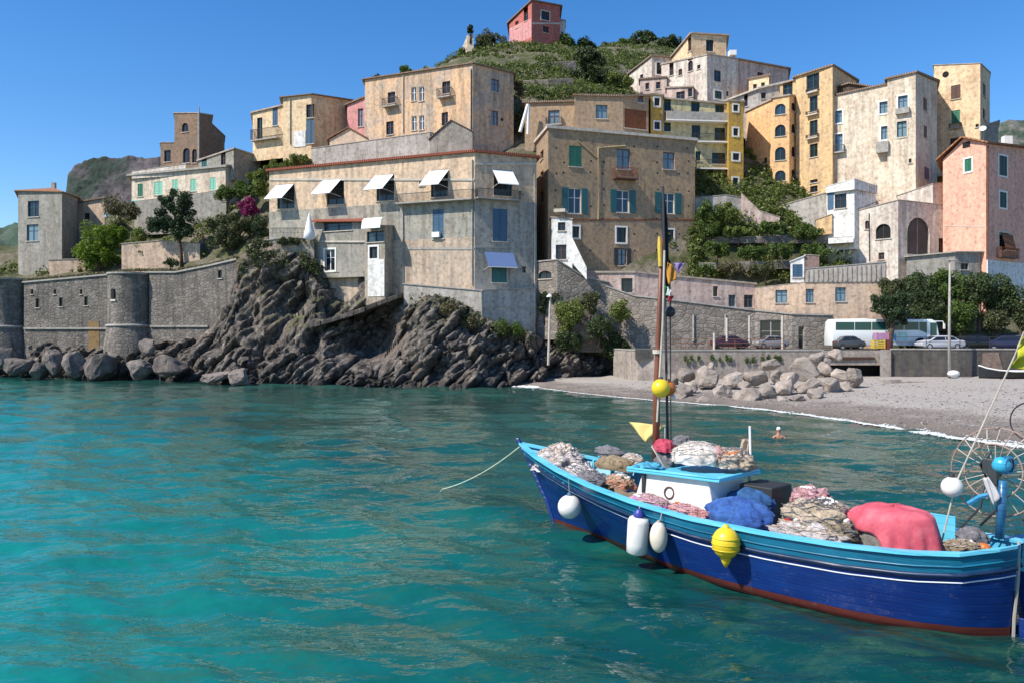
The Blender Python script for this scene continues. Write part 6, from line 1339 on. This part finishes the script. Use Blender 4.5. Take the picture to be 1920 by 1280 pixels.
# nets, cloths and tarpaulins
def net_mat(nm, c1, c2, sc=9):
    m, nt, b, o = mats_new(nm); v = coords(nt); n1 = noise_n(nt, v, sc, 8, .8, dist=1.2); n2 = noise_n(nt, v, 1.6, 5, .6)
    c = mix(nt, ramp(nt, n2, [(.4, 0), (.6, 1)]), c1, c2); c = mix(nt, 1, c, ramp(nt, n1, [(.34, .3), (.5, .9), (.66, 1.25)]), 'MULTIPLY')
    nt.links.new(c, b.inputs['Base Color']); b.inputs['Roughness'].default_value = .9; bump(nt, b, n1, 1.0, .05); return m
def heap(name, label, cat, c, r, mat, seed=1, fold=.16, sq=2.4, parts=None, yaw=0, group=None, tone=1.0):
    """a slumped heap: squashed dome with folds that radiate and sag"""
    t = inboat(name, label, cat, (c[0], c[1], c[2] - r[2]), group); n, m_ = 64, 26; V = []; off = Vector((seed * 3.7, seed, seed * 1.3))
    for j in range(m_ + 1):
        ph = (math.pi * .56) * j / m_
        for i in range(n):
            a = 2 * math.pi * i / n; d = Vector((math.sin(ph) * math.cos(a), math.sin(ph) * math.sin(a), math.cos(ph)))
            k = 1 + fold * (1.2 * noise.noise(d * sq + off) + .8 * (.5 - abs(noise.noise(d * sq * 2.3 + off))) + .4 * noise.noise(d * sq * 5 + off)) + .05 * math.sin(a * 11 + seed) * math.sin(ph) ** 2
            x, y = d.x * r[0] * k, d.y * r[1] * k; V.append((x * math.cos(yaw) - y * math.sin(yaw), x * math.sin(yaw) + y * math.cos(yaw), r[2] + d.z * r[2] * k * (1.0 if d.z > 0 else 1.6)))
    F_ = [(j * n + i, j * n + (i + 1) % n, (j + 1) * n + (i + 1) % n, (j + 1) * n + i) for j in range(m_) for i in range(n)]
    mb = MB(); mb.add(V, F_); mb.build(parts or 'net', mat, t, local=True, smooth=True)
    if parts is None or parts == 'sack':   # loose strands of net cord lying in loops over the heap
        rr = random.Random(seed * 11); mb = MB()
        for k in range(int(40 + 110 * r[0] * r[1])):
            j = rr.uniform(2, m_ - 5); i = rr.uniform(0, n); dj, di = rr.uniform(-.8, .8), rr.choice((-1, 1)) * rr.uniform(.5, 1.6); pts = []
            for q_ in range(rr.randint(7, 16)):
                j = min(m_ - 1, max(1, j + dj)); i += di; dj += rr.uniform(-.5, .5); p = Vector(V[int(j) * n + int(i) % n]); o_ = Vector((p.x, p.y, (p.z - r[2] * .5))); pts.append(p + o_.normalized() * rr.uniform(.004, .03))
            mb.tube(pts, rr.uniform(.005, .011), 4, False)
        o = mb.build('loose_cord', rr.choice((beige, whiten, greyn, mat)) if parts is None else mat, t, local=True); o['kind'] = 'stuff'
        if parts is None:
            mb = MB(); j, i = rr.uniform(4, 10), rr.uniform(0, n)
            for k in range(int(8 + 10 * r[0])):
                j = min(m_ - 4, max(1, j + rr.uniform(-.9, 1.1))); i += rr.uniform(1.2, 2.4); p = Vector(V[int(j) * n + int(i) % n]); mb.ball(p + Vector((0, 0, .012)), .028, 8, (1.5, 1, 1))
            o = mb.build('cork_floats', rr.choice((wpl, orp, cream)), t, local=True, smooth=True); o['kind'] = 'stuff'
    return t
beige = net_mat('net_beige', (.50, .40, .29), (.62, .50, .40)); brownn = net_mat('net_brown', (.26, .19, .11), (.36, .28, .18)); whiten = net_mat('net_white', (.62, .54, .52), (.70, .66, .66)); pinkn = net_mat('net_pink', (.60, .28, .27), (.66, .42, .46)); greyn = net_mat('net_grey', (.16, .16, .18), (.26, .24, .26)); oran = net_mat('net_orange', (.50, .20, .12), (.48, .30, .18))
bluet = net_mat('blue_tarpaulin', (.03, .10, .36), (.05, .15, .42), 3); sack = net_mat('sack_canvas', (.62, .56, .50), (.68, .62, .58), 3); greyt = net_mat('drum_net', (.22, .20, .17), (.30, .27, .23))
def hpx(px0, py0, px1, py1, ly): # centre and half sizes of a pixel box on the plane y = ly
    a = bl((px0 + px1) / 2, (py0 + py1) / 2, ly); w = bw_(a); k = w.y / F; return a, (px1 - px0) / 2 * k, (py1 - py0) / 2 * k
def hb(name, label, cat, box, ly, mat, seed, fold=.16, depth=.9, **kw):
    a, w, h = hpx(*box, ly); return heap(name, label, cat, a, (w * 1.05, w * depth, h * 1.1), mat, seed, fold, **kw)
hb('net_sack', 'big white sack of net on the cabin roof', 'sack', (1260, 832, 1354, 884), -.15, sack, 3, .07, .75, parts='sack')
hb('net_pile', 'beige net heaped behind the white sack on the cabin roof', 'net pile', (1340, 846, 1412, 888), -.45, beige, 5, .3, .8)
hb('net_pile', 'dusty pink net squeezed between the white sack and the beige net', 'net pile', (1330, 842, 1366, 872), -.3, pinkn, 6, .3, .8)
hb('cloth_bundle', 'grey cloth bundle on top of the white sack, at its left', 'cloth', (1262, 818, 1300, 838), -.4, greyn, 7, .3, .8, parts='cloth')
hb('cloth_bundle', 'grey rolled cloth on top of the white sack, at its right', 'cloth', (1308, 830, 1346, 845), -.4, greyn, 8, .3, .6, parts='cloth')
hb('red_bundle', 'crimson red bundle beside the windscreen, left of the white sack', 'bundle', (1226, 824, 1266, 856), -.3, net_mat('crimson_cloth', (.52, .05, .10), (.6, .09, .15), 3), 9, .18, .8, parts='cloth')
hb('dark_bundle', 'dark bundle below the crimson one behind the windscreen', 'bundle', (1228, 850, 1268, 884), -.3, greyn, 10, .2, .8, parts='cloth')
hb('blue_cloth', 'crumpled light blue cloth at the front of the cabin roof', 'cloth', (1192, 868, 1246, 888), .3, net_mat('light_blue_cloth', (.06, .34, .52), (.1, .42, .6), 4), 11, .35, .7, parts='cloth')
hb('blue_tarpaulin', 'large blue tarpaulin heap just inside the near rail, aft of the cabin', 'tarpaulin', (1322, 936, 1450, 1000), .55, bluet, 12, .09, .62, parts='tarpaulin')
hb('blue_tarpaulin', 'darker blue tarpaulin behind the large blue heap', 'tarpaulin', (1362, 918, 1452, 966), -.1, net_mat('dark_blue_tarp', (.02, .08, .22), (.03, .12, .3), 3), 13, .1, .7, parts='tarpaulin')
hb('net_pile', 'large beige net pile amidships aft of the blue tarpaulins', 'net pile', (1474, 942, 1602, 1014), .35, beige, 14, .24, .75)
hb('net_pile', 'pinkish net pile at the far side behind the large beige one', 'net pile', (1486, 916, 1556, 962), -.7, pinkn, 15, .28, .7)
hb('net_pile', 'pale pink net spread along the near rail below the beige pile', 'net pile', (1452, 982, 1580, 1024), .9, whiten, 16, .25, .3)
hb('net_pile', 'dark tangled net at the right end of the large beige pile', 'net pile', (1540, 980, 1600, 1020), .7, brownn, 17, .35, .6)
hb('red_float', 'small red float at the left edge of the large beige net pile', 'float', (1472, 966, 1488, 986), .7, rd, 18, .05, .9, parts='body')
hb('net_pile', 'grey net drum under the pink cloth', 'net pile', (1604, 962, 1712, 1050), .15, greyt, 19, .05, .8)
hb('net_pile', 'white and pink nets filling the bow', 'net pile', (1000, 842, 1096, 900), .0, whiten, 20, .3, .75)
hb('net_pile', 'whitish net along the near rail behind the bow', 'net pile', (1060, 872, 1124, 908), .6, whiten, 21, .3, .5)
hb('canvas_bag', 'long brown canvas bag lying on the foredeck', 'bag', (1112, 856, 1196, 890), -.5, brownn, 22, .12, .45, parts='bag')
hb('dark_jacket', 'dark folded oilskin on the far rail above the brown bag', 'cloth', (1112, 838, 1174, 862), -1.1, greyn, 23, .25, .5, parts='cloth')
hb('net_pile', 'cream cloth wedged between the brown bag and the cabin roof', 'net pile', (1164, 852, 1208, 880), -.8, beige, 24, .2, .6)
hb('net_pile', 'grey netting with an olive fringe on the foredeck by the near rail', 'net pile', (1082, 886, 1142, 920), .8, greyn, 25, .3, .5)
hb('net_pile', 'orange brown net in front of the cabin', 'net pile', (1134, 892, 1190, 924), .6, oran, 26, .3, .6)
hb('net_pile', 'beige net at the foot of the cabin front', 'net pile', (1100, 896, 1150, 926), .7, brownn, 27, .3, .6)
hb('net_pile', 'lilac and pink net laid along the near rail beside the cabin', 'net pile', (1176, 930, 1262, 958), 1.2, net_mat('net_lilac', (.5, .24, .42), (.62, .34, .38)), 28, .25, .3)
hb('net_pile', 'salmon pink net beside the cabin, right of the lilac one', 'net pile', (1246, 948, 1326, 976), 1.2, pinkn, 29, .3, .3)
# pink cloth draped over the drum
def drape():
    a, w, h = hpx(1590, 944, 1762, 1034, .05); t = inboat('pink_cloth', 'faded pink cloth draped over the net drum in the stern', 'cloth', a); n, m_ = 90, 30; V = []
    for j in range(m_ + 1):
        v = j / m_; ph = v * math.pi * .5
        for i in range(n):
            an = 2 * math.pi * i / n; hang = max(0, v - .55) / .45; flute = 1 + .07 * hang * math.sin(an * 13 + 2 * math.sin(an * 3)) + .04 * noise.noise(Vector((math.cos(an) * 2, math.sin(an) * 2, v * 3)))
            x = math.sin(ph) ** .75 * w * 1.02 * math.cos(an) * flute; y = math.sin(ph) ** .75 * w * .68 * math.sin(an) * flute
            # the bow end stays tucked up, the stern end hangs to the deck
            sx = max(0, min(1, (.25 - math.cos(an)) / .7)); drop = (h * .05 + h * 1.6 * sx * sx * (3 - 2 * sx)) * hang + .04 * noise.noise(Vector((an * 2, v * 4, 0)))
            z = h * .95 * math.cos(ph) ** .8 if ph < math.pi / 2 - .001 else 0
            V.append((x, y, z - drop + .12 * x / w * -1 * 0))
    mb = MB(); mb.add(V, [(j * n + i, j * n + (i + 1) % n, (j + 1) * n + (i + 1) % n, (j + 1) * n + i) for j in range(m_) for i in range(n)])
    m, nt, b, o = mats_new('pink_cotton'); f = noise_n(nt, coords(nt), 3, 6, .65); nt.links.new(ramp(nt, f, [(.3, (.40, .045, .075)), (.5, (.52, .085, .12)), (.7, (.62, .15, .18))]), b.inputs['Base Color']); b.inputs['Roughness'].default_value = .85; bump(nt, b, f, .4, .05)
    ob = mb.build('cloth', m, t, local=True, smooth=True); md = ob.modifiers.new('thickness', 'SOLIDIFY'); md.thickness = .02
drape()
a = bl(1178, 790, -.25); b_ = bl(1247, 797, -.45); c_ = bl(1212, 828, -.25); t = inboat('pennant', 'pale yellow triangular pennant beside the mast foot', 'flag', tuple(c_))
cloth_mesh([a - c_, b_ - c_, Vector((0, 0, 0))], simple('pale_yellow_cloth', (.66, .50, .18), .8, .12, 3), 'flag', t, local=True, wob=.05); mb = MB(); mb.tube([b_ - c_ + Vector((0, 0, .02)), b_ - c_ - Vector((0, 0, .55))], .016, 5); mb.build('pole', M['pale'], t, local=True)
t = inboat('white_post', 'thin white post with a beige rag at the far side of the cabin roof', 'post', tuple(bl(1408, 885, -.7))); o0 = bl(1408, 885, -.7)
mb = MB(); mb.tube([Vector((0, 0, -.1)), bl(1406, 798, -.7) - o0], .03, 6); mb.build('post', M['white'], t, local=True)
cloth_mesh([bl(1390, 822, -.7) - o0, bl(1405, 822, -.75) - o0, bl(1404, 874, -.8) - o0, bl(1376, 876, -.5) - o0], beige, 'rag', t, local=True, wob=.06)
mb = MB(); mb.tube([bl(1404, 880, -.7) - o0, bl(1404, 940, -.7) - o0], .02, 5); mb.tube([bl(1404, 890, -.75) - o0, bl(1418, 940, -.75) - o0], .02, 5); mb.build('stay', M['grey'], t, local=True)
# oars and boards
o0 = bl(1560, 960, -1.0); t = inboat('oar', 'long thin oar lying from the pinkish net towards the pink cloth', 'oar', tuple(o0)); mb = MB(); mb.tube([Vector((0, 0, 0)) + bl(1500, 944, -1.0) - o0, bl(1630, 972, -.6) - o0], .03, 6); mb.build('shaft', M['grey'], t, local=True); mb = MB(); mb.box(bl(1492, 942, -1.02) - o0, (.5, .14, .03)); mb.build('blade', M['grey'], t, local=True)
# marker pole with the white float, at the stern
p0 = bl(1764, 985, -.55); p1 = bl(1902, 668, -.55); t = inboat('marker_pole', 'leaning marker pole with a white float and a yellow green flag in the stern', 'marker pole', tuple(p0), 'marker poles standing in the boat')
mb = MB(); mb.tube([Vector((0, 0, -.4)), bl(1792, 905, -.55) - p0, p1 - p0], .016, 6); mb.build('pole', M['pale'], t, local=True)
fb = bl(1785, 912, -.5) - p0; mb = MB(); mb.ball(fb, .2, 24); mb.build('float', wpl, t, local=True, smooth=True); mb = MB(); mb.lathe(fb, [(.06, .19), (.05, .26), (.02, .28)], 10); mb.build('float_eye', M['iron'], t, local=True)
cloth_mesh([bl(1918, 628, -.55) - p0, bl(1896, 690, -.55) - p0, bl(1945, 694, -.8) - p0, bl(1950, 640, -.8) - p0], simple('flag_lime', (.42, .42, .02), .8, .2, 3), 'flag', t, local=True, wob=.06)
mb = MB(); mb.tube([p1 - p0, bl(1920, 622, -.55) - p0], .012, 5); mb.build('pole_tip', M['pale'], t, local=True)
# net hauler
hb0 = bl(1876, 1000, -.35); t = inboat('net_hauler', 'blue net hauler with a spoked wheel on the stern', 'net hauler', tuple(hb0)); q = lambda x, y, l=-.35: bl(x, y, l) - hb0
greyrag = simple('grey_rag', (.42,.42,.44), .9, .2)
HBl = paint('hauler_blue', (.03, .22, .42), (.05, .3, .5), .4)
mb = MB(); mb.tube([q(1874, 1008), q(1878, 950), q(1880, 900)], [.085, .08, .07], 8); mb.build('column', paint('hauler_navy', (.02, .1, .22), (.03, .16, .3)), t, local=True, smooth=True)
mb = MB(); mb.tube([q(1816, 943), q(1838, 930), q(1862, 924)], .05, 6); mb.build('arm', HBl, t, local=True)
mb = MB(); mb.ball(q(1877, 871), .17, 20, (1.0, .8, .9)); mo = mb.build('motor', paint('motor_blue', (.03, .33, .5), (.05, .42, .6), .3), t, local=True, smooth=True)
mb = MB()
for dx in (8, 14): mb.lathe(q(1877 + dx, 871, -.4), [(.13, 0), (.17, .01), (.17, .03), (.13, .04)], 16, axis=(-1, .2, 0))
mb.build('cooling_fin', HBl, mo, local=True)
mb = MB(); mb.tube([q(1798, 1010), q(1800, 990), q(1838, 950), q(1846, 905)], .022, 6); mb.tube([q(1838, 984), q(1868, 955), q(1876, 935)], .025, 6); mb.tube([q(1852, 900), q(1838, 870), q(1858, 846)], .03, 6); mb.build('hose', M['iron'], t, local=True, smooth=True)
cloth_mesh([q(1843, 896, -.2), q(1853, 893, -.25), q(1877, 930, -.25), q(1862, 948, -.2)], greyrag, 'rag', t, local=True, wob=.03)
mb = MB(); mb.box(q(1862, 884), (.18, .16, .5)); mb.box(q(1848, 872), (.1, .1, .3)); mb.build('bracket', simple('hauler_dark', (.03, .035, .04), .5), t, local=True, bevel=.02)
wc = q(1868, 884, -.75); R_ = .84; ax = Vector((.12, .97, .15)).normalized(); wf = Vector((0, 0, 1)).rotation_difference(ax)
rim = lambda r, h=0, n=40: [wc + wf @ Vector((r * math.cos(2 * math.pi * k / n), r * math.sin(2 * math.pi * k / n), h)) for k in range(n + 1)]
wrust = simple('pale_rust', (.30, .21, .17), .7, .3, 5)
mb = MB(); mb.tube(rim(R_), .016, 5, False); wo_ = mb.build('wheel_rim', wrust, t, local=True, smooth=True)
mb = MB(); mb.tube(rim(R_ * .62, .14), .014, 5, False); mb.build('wheel_inner_ring', wrust, wo_, local=True)
for k in range(22):
    a = 2 * math.pi * k / 22; mb = MB(); mb.tube([wc + wf @ Vector((R_ * math.cos(a), R_ * math.sin(a), 0)), wc + wf @ Vector((R_ * .62 * math.cos(a), R_ * .62 * math.sin(a), .14)), wc + wf @ Vector((.08 * math.cos(a), .08 * math.sin(a), .05))], .009, 4, False); mb.build('spoke', M['pale'] if k % 3 else wrust, wo_, local=True)
mb = MB(); mb.lathe(wc, [(.01, -.06), (.1, -.06), (.1, .1), (.01, .1)], 12, axis=ax); mb.build('hub', M['iron'], wo_, local=True)
o0 = bl(1930, 790, -1.1); t = inboat('hoop', 'dark thin hoop at the right edge above the stern', 'hoop', tuple(o0)); mb = MB(); n = 36
mb.tube([Vector((.32 * math.cos(2 * math.pi * k / n), 0, .36 * math.sin(2 * math.pi * k / n))) for k in range(n + 1)], .014, 5, False); mb.tube([(0, 0, -.36), (0, .4, -1.9)], .014, 5); mb.build('ring', M['iron'], t, local=True)
# stern clutter
hb('orange_float', 'orange cork float in the stern', 'float', (1832, 1018, 1856, 1032), .1, orp, 31, .08, .8, parts='body')
hb('net_pile', 'small brown tangle of rope on the stern deck', 'net pile', (1780, 1016, 1836, 1040), .2, brownn, 32, .3, .8)
hb('net_pile', 'black bag beside the hauler foot', 'bag', (1798, 990, 1846, 1024), -.3, greyn, 33, .2, .8, parts='bag')
mb = MB(); mb.box((1.55, -1.0, 1.5), (.5, .06, .55)); mb.build('stern_locker', HC, boat, local=True)
mb = MB(); mb.box((.75, 0, 1.28), (.35, 1.9, .05)); mb.build('thwart', HI, boat, local=True)
# mooring rope
mb = MB(); a = bw_(hp(1, 2.1)); e_ = Vector((Xp(822, 27.7), 27.9, .0)); e_ = P(822, 918, CH * F / (918 - 630)); pts = []
for k in range(17):
    u = k / 16; p = a.lerp(e_, u); p.z -= 1.5 * u * (1 - u) * .55; pts.append(p)
pts[-1].z = -.15; mb.tube(pts, .022, 5); o = mb.build('mooring_rope', simple('rope_green', (.42, .5, .38), .8), smooth=True); tag(o, 'pale green mooring rope running from the bow into the water', 'rope')
# second boat at the right edge
t = thing('second_boat', (10.0, 14.9, 0), 'light blue and blue boat just showing at the right edge of the picture', 'boat', rz=R(-12))
def hull2(zs, bscale, mat, nm):
    mb = MB()
    for sd in (1, -1):
        V = []; st = np.linspace(0, 1, 14)
        for s in st:
            for z in zs: b = .95 * math.sin(min(1, s * 1.6 + .02) * math.pi / 2) ** .6 * bscale(z); V.append((-.45 + .0 + s * 5 - .15 * z, sd * b, z))
        mb.add(V, [tuple(int(a) for a in f_) for f_ in grid_faces(len(st), len(zs))])
    mb.build(nm, mat, t, local=True, smooth=True)
hull2([-.3, 0, .3, .7, 1.05], lambda z: .75 + .25 * max(0, z), HB, 'hull'); hull2([1.05, 1.3, 1.6], lambda z: .75 + .25 * z, HC, 'sheer_strake'); hull2([1.6, 1.58], lambda z: 1.1 if z > 1.59 else .01, HI, 'deck')
# swimmer
def swimmer():
    Y = CH * F / (822 - 630); c = P(1460, 822, Y); t = thing('person', (c.x, c.y, 0), 'swimmer standing shoulder deep in the sea in a white cap, facing the beach', 'person')
    sk = simple('sunned_skin', (.42, .2, .13), .6, .1)
    me = bpy.data.meshes.new('body'); v = [(0, 0, -.15), (0, 0, .12), (0, 0, .24), (-.24, 0, .13), (.24, 0, .13), (-.4, -.12, -.08), (.4, -.12, -.08), (0, 0, .34), (0, -.01, .5)]
    me.from_pydata(v, [(0, 1), (1, 2), (1, 3), (1, 4), (3, 5), (4, 6), (2, 7), (7, 8)], []); ob = bpy.data.objects.new('body', me); col.objects.link(ob); ob.parent = t; me.materials.append(sk)
    md = ob.modifiers.new('skin', 'SKIN'); rr_ = [.2, .17, .09, .085, .085, .06, .06, .085, .1]
    for i, r_ in enumerate(rr_): me.skin_vertices[0].data[i].radius = (r_, r_ * .8)
    me.skin_vertices[0].data[0].use_root = True
    sb = ob.modifiers.new('sub', 'SUBSURF'); sb.levels = 2; sb.render_levels = 2
    mb = MB(); mb.ball((0, 0, .47), .115, 16, (.85, 1, 1.15)); mb.box((0, -.115, .46), (.03, .04, .05)); mb.ball((-.1, 0, .46), .03, 8); mb.ball((.1, 0, .46), .03, 8); mb.build('head', sk, t, local=True, smooth=True)
    for x in (-.04, .04): mb = MB(); mb.ball((x, -.105, .49), .015, 8); mb.build('eye', M['black'], t, local=True)
    mb = MB(); mb.box((0, -.112, .405), (.05, .02, .012)); mb.build('mouth', simple('lips', (.3, .08, .07), .6), t, local=True)
    mb = MB(); mb.ball((0, .01, .53), .125, 16, (.9, 1, .85)); mb.build('cap', M['cloth'], t, local=True, smooth=True)
swimmer()
